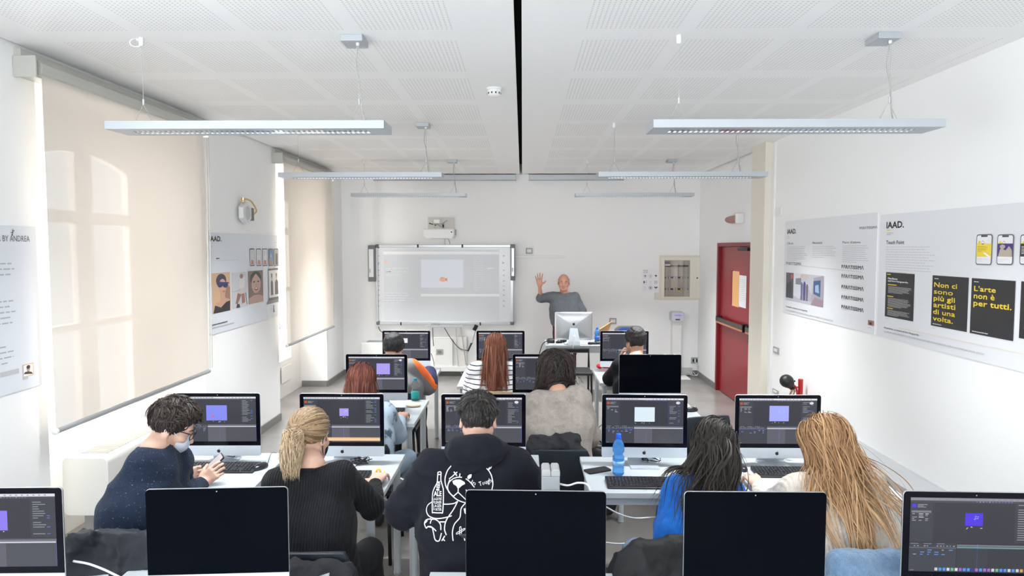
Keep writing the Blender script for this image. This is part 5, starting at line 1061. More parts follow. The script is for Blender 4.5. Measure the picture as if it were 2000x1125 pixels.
# ---- cables
def cable(pts, label, m=CAB, r=.0035, n=30):
    o = link('cable', MB().tube(bez(pts, n), r, 6), m, smooth=True); return tag(o, label, 'cable')
cable([P(143, 1096, 2.45), P(175, 1102, 2.45), P(215, 1118, 2.42), P(250, 1140, 2.35), P(262, 1180, 2.3)], 'thick white cable curving from the lower left screen', r=.004)
cable([P(1092, 945, 2.72), P(1110, 948, 2.70), P(1130, 943, 2.68), P(1150, 950, 2.64), P(1160, 990, 2.64)], 'white cable running from the grey power column', r=.004)
cable([P(1180, 988, 3.3), P(1210, 1004, 3.35), P(1240, 1012, 3.45), P(1280, 1010, 3.5)], 'white cable hanging under the desk with the blue bottle', r=.004)
cable([P(1184, 1060, 3.2), P(1215, 1062, 3.3), P(1262, 1056, 3.5)], 'white cable low behind the bottom-centre screen', r=.004)
cable([P(1136, 850, 5.05), P(1150, 846, 4.9), P(1170, 834, 4.8), P(1188, 816, 4.7)], 'white cable hanging beside the backpack', r=.005)
cable([P(742, 968, 3.9), P(770, 985, 3.75), P(800, 1000, 3.6)], 'white cable hanging below the desk of the blonde student', r=.005)
cable([P(770, 930, 4.3), P(790, 938, 4.2), P(806, 950, 4.1)], 'white cable between the two left desks', r=.005)
def tangle(cx, cy, label, n=4, w=.10, m=CABB, z=DZ+.006):
    r_ = random.Random(int(cx*100)); mb = []
    g = thing('cable_bundle', label, 'cables', (cx, cy, DZ))
    for i in range(n):
        pts = [(cx+r_.uniform(-w, w), cy+r_.uniform(-.05, .05), z+r_.uniform(0, .03)) for _ in range(6)]; link('cable', MB().tube(bez(pts, 30), .0022, 5), m, g, world=True, smooth=True)
    return g
b = at(705, 905, Z=DZ); tangle(b[0], b[1], 'black cable tangle behind the blonde student\'s keyboard', 6, .07); b = at(460, 893, Z=DZ); tangle(b[0], b[1], 'black cables behind the masked student\'s keyboard', 3, .06)
b = at(1270, 900, Z=DZ); tangle(b[0], b[1]-.05, 'black cables behind the keyboard below the blue bottle', 3, .06); b = at(1520, 893, Z=DZ); tangle(b[0], b[1]-.03, 'black cables behind the strawberry-blonde student\'s keyboard', 3, .07)
b = at(770, 785, Z=DZ); tangle(b[0], b[1]+.1, 'black cables under the screen with the violet square', 4, .05)
cable([(at(523, 906, Z=DZ)+[0, 0, .006]), (at(530, 892, Z=DZ)+[0, 0, .02]), (at(540, 886, Z=DZ)+[0, 0, .006])], 'thin black cable of the masked student\'s mouse', CABB, .0018)
# ================================================================== ON THE CEILING
TUBE = bpy.data.materials.new('fluorescent_tube'); TUBE.use_nodes = True; _b = TUBE.node_tree.nodes['Principled BSDF']; _b.inputs['Emission Color'].default_value = (.93, .97, 1, 1); _b.inputs['Emission Strength'].default_value = 1.3  # faint tube glow added along with the fill lights
LOUV = mat('mirror_louvre', (.86, .90, .95), .12, .95)
def lamp(xl, xr, y, z, label, canopy='r', xa=0, xb=0):
    r = thing('pendant_lamp', label, 'lamp', ((xl+xr)/2, y, ZC), 0, 'pendant lamps'); y0, y1, zt = y-.11, y+.11, z+.042; i0, i1, j0, j1 = xl+.10, xr-.10, y-.045, y+.055
    f = MB().box((xl, y0, z), (xr, j0, zt)).box((xl, j1, z), (xr, y1, zt)).box((xl, j0, z), (i0, j1, zt)).box((i1, j0, z), (xr, j1, zt)).box((i0, j0, z+.036), (i1, j1, zt)); link('housing', f, ALUF, r, world=True)
    link('tube', MB().tube([(i0+.01, y+.005, z+.026), (i1-.01, y+.005, z+.026)], .008, 10), TUBE, r, world=True, smooth=True)
    m = MB(); n = 46
    for k in range(n+1): x = i0+(i1-i0)*k/n; m.add([(x-.007, j0, z+.001), (x+.007, j0, z+.001), (x, j0, z+.024), (x-.007, j1, z+.001), (x+.007, j1, z+.001), (x, j1, z+.024)], [(0, 1, 4, 3), (1, 2, 5, 4), (2, 0, 3, 5)])
    for yy in (j0, (j0+j1)/2, j1): m.add([(i0, yy-.004, z+.001), (i1, yy-.004, z+.001), (i1, yy+.004, z+.001), (i0, yy+.004, z+.001), (i0, yy, z+.030), (i1, yy, z+.030)], [(0, 3, 2, 1), (0, 1, 5, 4), (3, 4, 5, 2)])
    link('louvre', m, LOUV, r, world=True, kind='stuff')
    a, b = (xa, xb)
    for x, big in ((a, canopy == 'l'), (b, canopy == 'r')):
        zs = ZC-.30 if False else z+.16
        if big: link('canopy', MB().box((x-.085, y-.05, ZC-.035), (x+.035, y+.10, ZC)), ALUF, r, world=True, bevel=.004); link('cable_grip', MB().lathe([(.012, ZC-.05), (.014, ZC-.035)], (x, y, 0), 12), ALU, r, world=True); link('power_cable', MB().tube(bez([(x, y, ZC-.03), (x-.012, y, ZC-.16), (x+.004, y, z+.26), (x+.018, y, z+.12), (x+.03, y, zt)], 24), .0042, 6), CABG, r, world=True, smooth=True)
        else: link('ceiling_hook', MB().lathe([(.010, ZC-.045), (.013, ZC-.035), (.013, ZC)], (x, y, 0), 12), WPL, r, world=True)
        link('suspension_wire', MB().tube([(x+.004, y-.004, ZC-.02), (x+.004, y-.004, zs)], .0018, 5), CABG, r, world=True); link('wire_clip', MB().lathe([(.005, zs-.015), (.006, zs+.015)], (x+.004, y-.004, 0), 10), ALU, r, world=True)
        for s in (-1, 1): link('wire_fork', MB().tube([(x+.004, y-.004, zs-.01), (x+s*.055, y, zt)], .0015, 5), CABG, r, world=True)
    return r
for nx, xl, xr, a, b, cn in (('left', -2.21, -.728, -2.06, -.885, 'r'), ('right', .685, 2.20, .835, 1.955, 'r')):
    for ny, y, z in (('nearest', 3.73, 2.645), ('middle', 6.30, 2.655), ('farthest', 8.92, 2.675)): lamp(xl, xr, y, z, f'{ny} grey pendant lamp of the {nx} row', cn, a, b)
c = at(965, 172, Z=ZC); r = thing('smoke_detector', 'round white smoke detector on the ceiling left of the dark slot', 'detector', c)
link('base_plate', MB().lathe([(.055, ZC-.012), (.056, ZC)], (c[0], c[1], 0), 28), WPL, r, world=True, smooth=True); link('sensor_head', MB().lathe([(.0, ZC-.062), (.030, ZC-.060), (.046, ZC-.045), (.047, ZC-.028), (.050, ZC-.025), (.050, ZC-.012)], (c[0], c[1], 0), 28), WPL, r, world=True, smooth=True)
for k in range(10): a = k*.628; link('vent_slot', MB().box((c[0]+.0455*math.cos(a)-.004, c[1]+.0455*math.sin(a)-.004, ZC-.045), (c[0]+.0455*math.cos(a)+.004, c[1]+.0455*math.sin(a)+.004, ZC-.033)), DK, r, world=True)
c = at(262, 76, Z=ZC); o = link('ceiling_ring', MB().tube([(c[0]+.035*math.cos(a)+.01, c[1], ZC-.02+.022*math.sin(a)) for a in np.linspace(.6, 5.6, 18)], .003, 6).lathe([(.006, ZC-.012), (.008, ZC)], (c[0]+.02, c[1], 0), 8), WPL); tag(o, 'small open white wire ring hanging from the ceiling near the left blind', 'hook')
for x0, x1, lb in ((-2.30, -.098, 'long grey screen casing at the top of the back wall, left of the slot'), (.102, 1.56, 'long grey screen casing at the top of the back wall, right of the slot')):
    r = thing('screen_casing', lb, 'casing', ((x0+x1)/2, YB, ZC-.1)); link('casing_box', MB().box((x0, YB-.12, ZC-.095), (x1, YB, ZC-.012)), ALUF, r, world=True, bevel=.006)
    for xx in (x0-.008, x1): link('end_cap', MB().box((xx, YB-.123, ZC-.10), (xx+.008, YB, ZC-.008)), WPL, r, world=True)
    link('slot_lip', MB().box((x0, YB-.10, ZC-.100), (x1, YB-.06, ZC-.094)), GPL, r, world=True)
# ================================================================== BACK WALL
BK = dict(Y=YB-.09)
def wb(x, y, off=0): return at(x, y, Y=YB-off)
def plate(x0, y0, x1, y1, label, m=GPL, inner=WPL, sock=False, wall='back', name='wall_socket', cat='socket', dep=.012):
    k = dict(back=dict(Y=YB-.006), right=dict(X=XR-.006), far=dict(X=XD-.006))[wall]; a, b = at(x0, y0, **k), at(x1, y1, **k); c = (a+b)/2
    if wall == 'back': ux, uy, n = np.array([1, 0, 0]), np.array([0, 0, 1]), np.array([0, -1, 0]); w_, h_ = abs(b[0]-a[0])/2, abs(b[2]-a[2])/2; c[1] = YB
    else: ux, uy, n = np.array([0, -1, 0]), np.array([0, 0, 1]), np.array([-1, 0, 0]); w_, h_ = abs(b[1]-a[1])/2, abs(b[2]-a[2])/2; c[0] = XR if wall == 'right' else XD
    r = thing(name, label, cat, c)
    def slab(nm, u0, v0, u1, v1, d0, d1, m_, bev=.002): V = [ux*u+uy*v+n*d for u, v in rrect(u0, v0, u1, v1, min(.006, (u1-u0)*.2), 3) for d in (0,)]; k_ = len(V); V = [v+n*d0 for v in V]+[v+n*d1 for v in V]; link(nm, MB().add(V, [tuple(range(k_))[::-1], tuple(range(k_, 2*k_))]+[(i, (i+1) % k_, (i+1) % k_+k_, i+k_) for i in range(k_)]), m_, r)
    slab('face_plate', -w_, -h_, w_, h_, 0, dep, m)
    for i in range(3): u = -w_*.62+i*w_*.42; slab('module', u, -h_*.5, u+w_*.38, h_*.5, dep, dep+.004, inner if not sock or i == 1 else BPL)
    return r
plate(1027, 484, 1040, 496, 'small grey switch plate right of the whiteboard'); plate(1190, 621, 1204, 633, 'grey socket plate on the back wall right of the teacher\'s computer'); plate(852, 679, 867, 693, 'grey socket plate on the white box under the whiteboard', sock=True) if False else None
plate(1350, 698, 1365, 710, 'grey wall socket with a black plug near the right corner', sock=True)
plate(1511, 676, 1521, 692, 'grey switch plate on the right wall below the first poster', wall='right', name='wall_switch', cat='switch'); plate(1510, 758, 1520, 772, 'grey socket plate on the right wall left of the fire extinguisher', wall='right')
plate(1515, 406, 1526, 421, 'blank white cover plate on the right wall above the first poster', m=WPL, wall='right', name='cover_plate', cat='cover')
plate(1278, 572, 1290, 585, 'small cream box at the lower left corner of the electrical panel', m=mat('cream_plastic', (.74, .71, .62), .5), inner=MT['cream_plastic'], name='junction_box', cat='box', dep=.03)
a, b = wb(1020, 500), wb(1100, 505); o = link('conduit', MB().box((-.14, YB-.03, a[2]-.028), (.66, YB, a[2]+.004)), WPL, bevel=.004); tag(o, 'white horizontal cable duct between the whiteboard and the teacher', 'duct')
# interactive whiteboard
wx0, wz0 = wb(735, 634, .08)[[0, 2]]; wx1, wz1 = wb(1003, 478, .08)[[0, 2]]; bx0, bx1, bz0, bz1 = wx0, wx1, wz0, wz1
WBM = mat('whiteboard_enamel', (.80, .82, .84), .22, spec=.5); FRM = mat('silver_board_frame', (.58, .60, .62), .32, .6); CRN = mat('grey_corner_plastic', (.16, .165, .17), .45)
r = thing('interactive_whiteboard', 'large white interactive board with a silver frame on the back wall', 'whiteboard', ((bx0+bx1)/2, YB, bz0)); yf = YB-.075
link('board_panel', MB().box((bx0+.03, yf+.008, bz0+.03), (bx1-.03, YB, bz1-.03)), WBM, r, world=True)
for nm, e in (('frame_rail', ((bx0+.03, yf-.010, bz0), (bx1-.03, YB, bz0+.045))), ('frame_rail', ((bx0+.03, yf-.010, bz1-.04), (bx1-.03, YB, bz1))), ('frame_rail', ((bx0, yf-.010, bz0+.03), (bx0+.035, YB, bz1-.03))), ('frame_rail', ((bx1-.05, yf-.010, bz0+.03), (bx1, YB, bz1-.03)))): link(nm, MB().box(*e), FRM, r, world=True, bevel=.006)
for x in (bx0, bx1-.055):
    for z in (bz0-.004, bz1-.055): link('frame_corner', MB().box((x-.004, yf-.014, z), (x+.062, YB, z+.06)), CRN, r, world=True, bevel=.016)
for px in (816, 903): q_ = wb(px, 480, .09); link('board_clip', MB().box((q_[0]-.013, yf-.016, bz1-.045), (q_[0]+.013, yf-.008, bz1+.006)), BPL, r, world=True)
for px in (783, 938): q_ = wb(px, 634, .09); link('board_clip', MB().box((q_[0]-.010, yf-.016, bz0-.01), (q_[0]+.010, yf-.008, bz0+.04)), BPL, r, world=True)
link('pen_tray', MB().box((wb(826, 0, .1)[0], yf-.09, bz0-.018), (wb(902, 0, .1)[0], yf, bz0-.004)), FRM, r, world=True, bevel=.004); link('eraser', MB().box((wb(838, 0, .1)[0], yf-.06, bz0-.004), (wb(854, 0, .1)[0], yf-.02, bz0+.02)), GPL, r, world=True, bevel=.004)
pr = Print((0, yf+.0075, 0), (1, 0, 0), (0, 0, 1), plane=dict(Y=yf+.0075), step=.0006)      # projected picture and edge icons
pr.rect(749, 488, 975, 626, (.70, .73, .76), px=True, up=True); pr.rect(748, 491, 976, 497, (.95, .95, .96), px=True)
pr.rect(822, 507, 905, 562, (.84, .89, .98), px=True, up=True); pr.rect(822, 574, 975, 579, (.93, .94, .95), px=True); pr.rect(752, 582, 810, 583, (.80, .82, .84), px=True)
pr.ell(865, 546, 7, 4.6, (.98, .55, .42), px=True); pr.poly([(870, 546), (874, 541), (874, 551)], (.98, .60, .48), px=True); pr.rect(861, 541, 866, 544, (.95, .45, .30), px=True); pr.ell(754, 511, 3, 3, (.92, .55, .42), px=True)
pr.lines(752, 521, 806, 540, 3, (.80, .82, .85), px=True, h=.25, seed=3); pr.rect(755, 529, 763, 531, (.95, .95, .97), px=True); pr.lines(925, 500, 945, 568, 16, (.80, .83, .86), px=True, h=.3, seed=4); pr.rect(951, 523, 964, 525, (.92, .93, .95), px=True); pr.lines(748, 570, 800, 594, 5, (.82, .85, .90), px=True, h=.3, seed=5)
for y in (500, 515, 528, 538, 549, 560, 567, 577, 588, 598):
    for x in (740, 984): pr.rect(x-1.5, y-2, x+1.5, y-1.2, (.18, .18, .2), px=True) if y in (515, 560) else pr.rect(x-1.5, y-1.5, x+1.5, y+1, (.52, .54, .56), px=True)
    if y == 515: pr.rect(738.5, 513, 739.3, 518, (.15, .15, .16), px=True); pr.rect(981.5, 511, 982.3, 516, (.15, .15, .16), px=True)
pr.build('projected_picture', INK, r, world=True)
for (x0, x1, y0, y1, lb) in ((719, 732, 479, 550, 'slim silver speaker at the left edge of the whiteboard'), (997, 1006, 477, 548, 'slim silver speaker at the right edge of the whiteboard')):
    a, b = wb(x0, y1, .13), wb(x1, y0, .13); sx = thing('speaker', lb, 'speaker', ((a[0]+b[0])/2, YB, a[2])); link('speaker_body', MB().prism(rrect(a[0]-.0, a[2], b[0], b[2], .012), YB-.13, YB), CRN, sx, world=True, bevel=.006)
    link('grille', MB().box((a[0]+.014, YB-.136, a[2]+.07), (b[0]-.022 if x0 < 800 else b[0]-.012, YB-.129, b[2]-.06)), mat('silver_mesh', (.66, .67, .69), .35, .5), sx, world=True, bevel=.004)
    link('speaker_badge', MB().box((a[0]+.022, YB-.138, a[2]+.14), (a[0]+.040, YB-.135, a[2]+.20)), GPL, sx, world=True)
# projector on its arm
pc0, pc1 = wb(829, 466, .55), wb(889, 447, .55)
r = thing('projector', 'white short-throw projector on a wall arm above the whiteboard', 'projector', ((pc0[0]+pc1[0])/2, YB, pc0[2]))
link('projector_body', MB().prism([(pc0[0], pc0[2]+.035), (pc0[0]+.03, pc0[2]), (pc1[0]-.03, pc0[2]), (pc1[0], pc0[2]+.035), (pc1[0], pc1[2]), (pc0[0], pc1[2])], YB-.70, YB-.38), WPL, r, world=True, bevel=.02)
link('side_vent', MB().box((pc1[0], YB-.64, pc0[2]+.05), (pc1[0]+.003, YB-.44, pc1[2]-.01)), GPL, r, world=True); link('lens_window', MB().box((pc0[0]+.10, YB-.60, pc0[2]-.004), (pc1[0]-.12, YB-.45, pc0[2]+.001)), LIT if False else mat('lens_glass', (.30, .42, .75), .1), r, world=True); link('infrared_window', MB().lathe([(.010, YB-.703), (.010, YB-.699)], (pc1[0]-.04, 0, pc1[2]-.05), 12, axis='y'), BPL, r, world=True)
am = wb(858, 436, .3); link('support_arm', MB().box((am[0]-.045, YB-.62, am[2]-.01), (am[0]+.045, YB, am[2]+.045)), WPL, r, world=True, bevel=.004); link('wall_bracket', MB().box((wb(833, 0)[0], YB-.03, am[2]-.16), (wb(886, 0)[0], YB, am[2]+.10)), mat('cream_bracket', (.66, .64, .60), .5), r, world=True, bevel=.004)
for i, (a, b) in enumerate((((838, 436), (852, 440)), ((846, 433), (868, 447)), ((862, 438), (874, 430)), ((850, 446), (846, 434)))): link('arm_strut', MB().tube([wb(*a, .42), wb(*b, .42)], .010 if i else .007, 8), ALU if i else BPL, r, world=True)
link('power_lead', MB().tube(bez([wb(875, 466, .5), wb(877, 470, .3), wb(879, 476, .08)], 8), .004, 6), CABB, r, world=True); link('riser_pipe', MB().box((wb(862, 0)[0], YB-.03, bz1), (wb(865, 0)[0], YB, am[2])), WPL, r, world=True)
# boxes and ducts low on the back wall
r = thing('fan_convector', 'low white convector cabinet at the left end of the back wall', 'heater', (-2.15, YB, 0)); link('cabinet', MB().box((-2.50, YB-.24, .06), (-1.80, YB, .55)), WPL, r, world=True, bevel=.02)
for k in range(12): link('grille_bar', MB().box((-2.42, YB-.22+k*.016, .55), (-1.88, YB-.214+k*.016, .556)), GPL, r, world=True)
r = thing('riser_box', 'tall white service box with a socket under the whiteboard', 'box', (-1.24, YB, .1)); a, b = wb(850, 722, .1), wb(884, 662, .1); link('cabinet', MB().box((a[0], YB-.1, a[2]), (b[0], YB, b[2])), WPL, r, world=True, bevel=.008); s_ = wb(859, 687, .1)
link('socket_plate', MB().box((s_[0]-.055, YB-.112, s_[2]-.042), (s_[0]+.055, YB-.1, s_[2]+.042)), GPL, r, world=True, bevel=.004); link('socket_module', MB().box((s_[0]-.03, YB-.118, s_[2]-.022), (s_[0]+.03, YB-.111, s_[2]+.022)), mat('mid_grey_plastic', (.22, .22, .22), .4), r, world=True)
o = link('low_duct', MB().box((-2.0, YB-.14, .08), (-.35, YB, .16)), WPL, bevel=.006); tag(o, 'white horizontal duct running low along the back wall', 'duct')
a, b = wb(893, 722, .1), wb(915, 640, .1); o = link('wall_duct', MB().box((a[0], YB-.1, .16), (b[0]-.03, YB, .62)), mat('off_white_panel', (.72, .70, .66), .5), bevel=.006); tag(o, 'off-white vertical duct beside the service box', 'duct')
def wc(pts, label, m=CABB, rr=.006, off=.12): o = link('cable', MB().tube(bez([wb(x, y, off) for x, y in pts], 24), rr, 6), m, smooth=True); tag(o, label, 'cable')
wc([(868, 640), (880, 660), (897, 680), (914, 685)], 'black cable looping below the right half of the whiteboard'); wc([(739, 638), (742, 645), (748, 650)], 'short black cable at the lower left corner of the whiteboard')
wc([(845, 640), (846, 665), (847, 676)], 'black cable hanging under the pen tray'); wc([(842, 690), (847, 706), (849, 724)], 'black cable by the service box running to the desk', rr=.005); wc([(900, 640), (905, 675), (910, 712)], 'grey cable slanting down from the pen tray', CABG, .007); wc([(891, 640), (893, 690), (897, 720), (906, 735)], 'thin grey cable hanging behind the row-four desks', CABG, .005)
wc([(932, 635), (926, 655), (922, 672)], 'thin black cable to the pointer on the wall', rr=.004); a = wb(914, 686, .12); b = wb(921, 670, .12); o = link('board_pointer', MB().tube([a, b], [.012, .014], 8), BPL); tag(o, 'black pointer pen hanging under the whiteboard', 'pointer'); a = wb(926, 645, .12); b = wb(931, 635, .12); o = link('power_adapter', MB().tube([a, b], .030, 4), BPL); tag(o, 'black power adapter hanging from the whiteboard frame', 'adapter')
# electrical panel
a, b = wb(1291, 583, .05), wb(1368, 502, .05); x0, z0, x1, z1 = a[0], a[2], b[0], b[2]; CRM = mat('cream_cabinet_paint', (.76, .72, .62), .45)
r = thing('electrical_panel', 'cream electrical panel with a glass door on the back wall', 'electrical panel', ((x0+x1)/2, YB, z0)); f0, f1, g0, g1 = wb(1305, 0, .05)[0], wb(1356, 0, .05)[0], wb(0, 578, .05)[2], wb(0, 508, .05)[2]
m = MB()
for e in (((x0, YB-.05, z0), (f0, YB, z1)), ((f1, YB-.05, z0), (x1, YB, z1)), ((f0, YB-.05, z0), (f1, YB, g0)), ((f0, YB-.05, g1), (f1, YB, z1))): m.box(*e)
link('door_frame', m, CRM, r, world=True, bevel=.003); link('surround', MB().box((x0-.025, YB-.012, z0-.025), (x0, YB, z1+.025)).box((x1, YB-.012, z0-.025), (x1+.02, YB, z1+.025)).box((x0, YB-.012, z1), (x1, YB, z1+.025)).box((x0, YB-.012, z0-.025), (x1, YB, z0)), CRM, r, world=True)
link('back_plate', MB().box((f0, YB-.012, g0), (f1, YB, g1)), mat('taupe_plate', (.40, .37, .32), .5), r, world=True)
for zz in (g1-.09, g1-.27, g1-.45): link('breaker_rail', MB().box((f0+.02, YB-.03, zz-.012), (f1-.02, YB-.012, zz+.012)), BPL, r, world=True)
for zz, n0 in ((g1-.27, 9), (g1-.45, 9)):
    for i in range(n0): xx = f0+.03+i*(f1-f0-.06)/n0; (i not in (2, 5)) and link('breaker', MB().box((xx, YB-.036, zz-.022), (xx+(f1-f0-.06)/n0*.82, YB-.012, zz+.022)), mat('grey_breaker', (.38, .37, .35), .5), r, world=True)
link('tag_label', MB().box((f1-.20, YB-.016, g0+.08), (f1-.10, YB-.011, g0+.12)), mat('yellow_green_tag', (.50, .52, .06), .5), r, world=True); link('tag_label', MB().box((f1-.08, YB-.016, g0+.08), (f1-.03, YB-.011, g0+.12)), GPL, r, world=True); link('tag_label', MB().box((f0+.01, YB-.02, g1-.09), (f0+.09, YB-.011, g1-.02)), mat('violet_grey_tag', (.20, .19, .24), .5), r, world=True); link('tag_label', MB().box((f0+.01, YB-.034, g1-.085), (f0+.09, YB-.019, g1-.062)), WPL, r, world=True)
for xx in (f0+.10, f0+.37): link('divider', MB().box((xx, YB-.02, g1-.45), (xx+.008, YB-.011, g1-.02)), mat('taupe_line', (.30, .28, .25), .5), r, world=True)
link('glass_pane', MB().box((f0, YB-.044, g0), (f1, YB-.041, g1)), GLS, r, world=True); k_ = wb(1362, 543, .06); link('lock', MB().lathe([(.010, YB-.056), (.012, YB-.049)], (k_[0], 0, k_[2]), 12, axis='y'), BPL, r, world=True)
# icon poster, column with reader
pr = Print((0, YB-.004, 0), (1, 0, 0), (0, 0, 1), plane=dict(Y=YB-.004)); pr.rect(1254, 525, 1289, 570, (.84, .84, .86), px=True, up=True)
for i, t in enumerate(('WAS', 'NOISE')): pr.text(t, 1257, 530+i*3.6, 1265+i, 527+i*3.6, (.25, .25, .26), .01, px=True)
for j, y in enumerate((539, 551, 562)):
    for i, x in enumerate((1260, 1270.5, 1281)):
        k = i+3*j; g_ = (.06, .06, .07) if k in (0, 2, 3, 7, 8) else (.45, .45, .47)
        if k in (0, 1, 7): pr.ell(x, y, 3.4, 3.4, (.45, .45, .47) if k < 7 else g_, px=True, up=True); pr.ell(x, y, 2.8, 2.8, (.84, .84, .86), px=True, up=True); pr.ell(x, y, 1.4, 1.4, g_, px=True, up=True)
        elif k == 2: pr.poly([(x-3, y-1), (x, y-2.5), (x+3, y), (x+1, y+1), (x-.5, y+2.5), (x-1, y)], g_, px=True)
        elif k == 8: pr.poly([(x-4, y-1), (x-2, y-2.5), (x, y-1), (x+2, y-2.5), (x+4, y-1), (x+1, y+1), (x, y+2.5), (x-1.5, y+.5)], g_, px=True)
        elif k == 3: pr.ell(x-2, y, 1.4, 2.6, g_, px=True); pr.rect(x, y-2, x+3.5, y-1.4, g_, px=True); pr.rect(x, y+.5, x+3.5, y+1, g_, px=True)
        elif k == 5:
            for q_ in range(4): pr.rect(x-3.4, y-2.6+q_*1.5, x+3.4, y-1.8+q_*1.5, g_, px=True)
        else: pr.rect(x-2, y-2.5, x+1.5, y+2.5, (.60, .60, .62), px=True, up=True); pr.rect(x-1.4, y-1.9, x+.9, y+1.9, (.84, .84, .86), px=True)
        pr.rect(x-3, y+4, x+3, y+4.6, (.62, .62, .64), px=True)
o = pr.build('icon_poster', INK); tag(o, 'small white poster of nine dark icons beside the electrical panel', 'poster')
a = wb(1323, 610, .25); z_ = a[2]; cx0, cx1 = wb(1322, 0, .12)[0], wb(1340, 0, .12)[0]
r = thing('reader_column', 'white wall column topped by a small terminal, in the right back corner', 'column', ((cx0+cx1)/2, YB-.1, 0)); link('column_duct', MB().box((cx0, YB-.14, .02), (cx1, YB, z_-.10)), WPL, r, world=True, bevel=.004); link('foot_plate', MB().box((cx0-.05, YB-.36, 0), (cx1+.10, YB, .018)), WPL, r, world=True, bevel=.004)
link('terminal_housing', MB().prism(rrect(cx0-.03, z_-.15, cx1+.03, z_-.005, .03), YB-.20, YB-.02), mat('pale_terminal', (.62, .62, .66), .4), r, world=True, bevel=.006)
pr = Print((0, YB-.2005, 0), (1, 0, 0), (0, 0, 1), step=.0005); pr.rect(cx0-.01, z_-.085, cx1+.01, z_-.02, (.62, .58, .86)); pr.k += 1; pr.text('IAAD', cx0+.02, z_-.06, cx1-.02, z_-.042, (.15, .12, .3), .02); pr.rect(cx0+.03, z_-.128, cx1-.04, z_-.108, (.05, .05, .06)); pr.build('terminal_face', INK, r, world=True)
o = link('cable_box', MB().box((wb(1340, 0, .1)[0], YB-.05, .02), (wb(1366, 0, .1)[0], YB, .13)), mat('pale_grey_box', (.5, .5, .5), .5), bevel=.004); tag(o, 'low grey cable box under the wall socket in the right corner', 'box')
for i in range(3): wc([(1357, 706), (1362+i*2, 716), (1368-i*2, 728), (1352+i*4, 734), (1344+i*5, 726)], ('white cable looping from the wall socket', 'second white loop of cable by the wall socket', 'third white loop of cable by the wall socket')[i], CAB, .005, .07+i*.02)
# ================================================================== TEACHER'S DESK
tx0, tx1, ty0, ty1 = .31, 1.50, 8.86, 9.42
r = thing('teacher_desk', 'wide grey teacher\'s desk in front of the back wall', 'desk', ((tx0+tx1)/2, (ty0+ty1)/2, 0)); link('desktop', MB().box((tx0, ty0, DZ-.03), (tx1, ty1, DZ)), LAM, r, world=True, bevel=.003); link('apron', MB().box((tx0+.03, ty0+.02, DZ-.10), (tx1-.03, ty0+.045, DZ-.03)), LEG, r, world=True)
for x in (tx0+.04, tx1-.04):
    for y in (ty0+.04, ty1-.04): link('leg', MB().box((x-.025, y-.025, 0), (x+.025, y+.025, DZ-.03)), LEG, r, world=True)
link('modesty_panel', MB().box((1.02, ty0+.05, .2), (tx1-.06, ty0+.065, DZ-.1)), mat('white_panel', (.66, .67, .66), .5), r, world=True); link('socket_box', MB().box((tx0+.10, ty0+.02, .52), (tx0+.22, ty0+.06, .62)), GPL, r, world=True)
computer(.678, 8.98, 'computer on the teacher\'s desk, seen from behind', math.pi, None, back=True)
b = at(1075, 672, Z=DZ); o = link('keyboard', MB().box((.44, 9.20, DZ), (.92, 9.33, DZ+.015)), WPL, bevel=.004); tag(o, 'white keyboard behind the teacher\'s computer', 'keyboard')
b = P(1066, 672, 8.95); o = link('notebook', MB().box((.345, 8.88, DZ), (.55, 8.98, DZ+.012)), WPL, bevel=.003); tag(o, 'thin white notebook on the left end of the teacher\'s desk', 'notebook')
q = SDF(.02); c = np.array([.37, 9.05, DZ]); q.cap(c+[-.01, 0, .035], c+[.03, 0, .035], .035); q.cap(c+[0, -.05, .02], c+[.04, -.06, .02], .022); o = body_obj('power_plug', [q.mesh(.006)], BPL, None); tag(o, 'black plug on the left end of the teacher\'s desk', 'plug')
q = SDF(.02); c = np.array([.52, 9.02, DZ]); q.cap(c+[-.05, 0, .02], c+[.05, .03, .035], .022, .02); o = body_obj('cable_tangle', [q.mesh(.006, lambda V: .006*noise(V, 90, 2, 3))], BPL, None); tag(o, 'black heap of cable left of the teacher\'s computer', 'cables')
q = SDF(.02); c = np.array([.96, 8.95, DZ]); q.cap(c+[-.08, 0, .015], c+[.07, .02, .02], .018, .022); o = body_obj('pencil_case', [q.mesh(.006, lambda V: .004*noise(V, 50, 2, 3))], BPL, None); tag(o, 'black pencil case right of the teacher\'s computer', 'case')
KR = mat('kraft_paper', (.42, .24, .10), .8, var=.2, vscale=10); V = [(.98, 9.06, DZ), (1.09, 9.08, DZ), (1.09, 9.16, DZ), (.98, 9.15, DZ), (1.035, 9.05, DZ+.19), (1.20, 9.08, DZ+.29), (1.20, 9.12, DZ+.29), (1.04, 9.10, DZ+.20)]
o = link('paper_bag', MB().add(V, [(0, 3, 2, 1), (0, 1, 5, 4), (1, 2, 6, 5), (2, 3, 7, 6), (3, 0, 4, 7), (4, 5, 6, 7)]), KR); tag(o, 'brown paper bag leaning on the teacher\'s desk', 'bag')
o = link('papers', MB().box((1.02, 8.88, DZ), (1.26, 8.98, DZ+.004)), WPL); o.name = 'paper_sheet'; tag(o, 'white sheet of paper near the blue bottle on the teacher\'s desk', 'paper')
cable([P(1121, 655, 8.87), P(1120, 672, 8.84), P(1118, 700, 8.84), P(1126, 730, 8.84), P(1131, 762, 8.84)], 'long white cable hanging from the teacher\'s computer', CAB, .006); cable([P(1123, 655, 8.86), P(1119, 680, 8.83), P(1112, 696, 8.83)], 'short white cable hanging from the teacher\'s computer', CAB, .006)
cable([P(1072, 664, 8.98), P(1060, 672, 8.84), P(1054, 690, 8.83), P(1053, 705, 8.83)], 'black cable arching off the left end of the teacher\'s desk', CABB, .006)
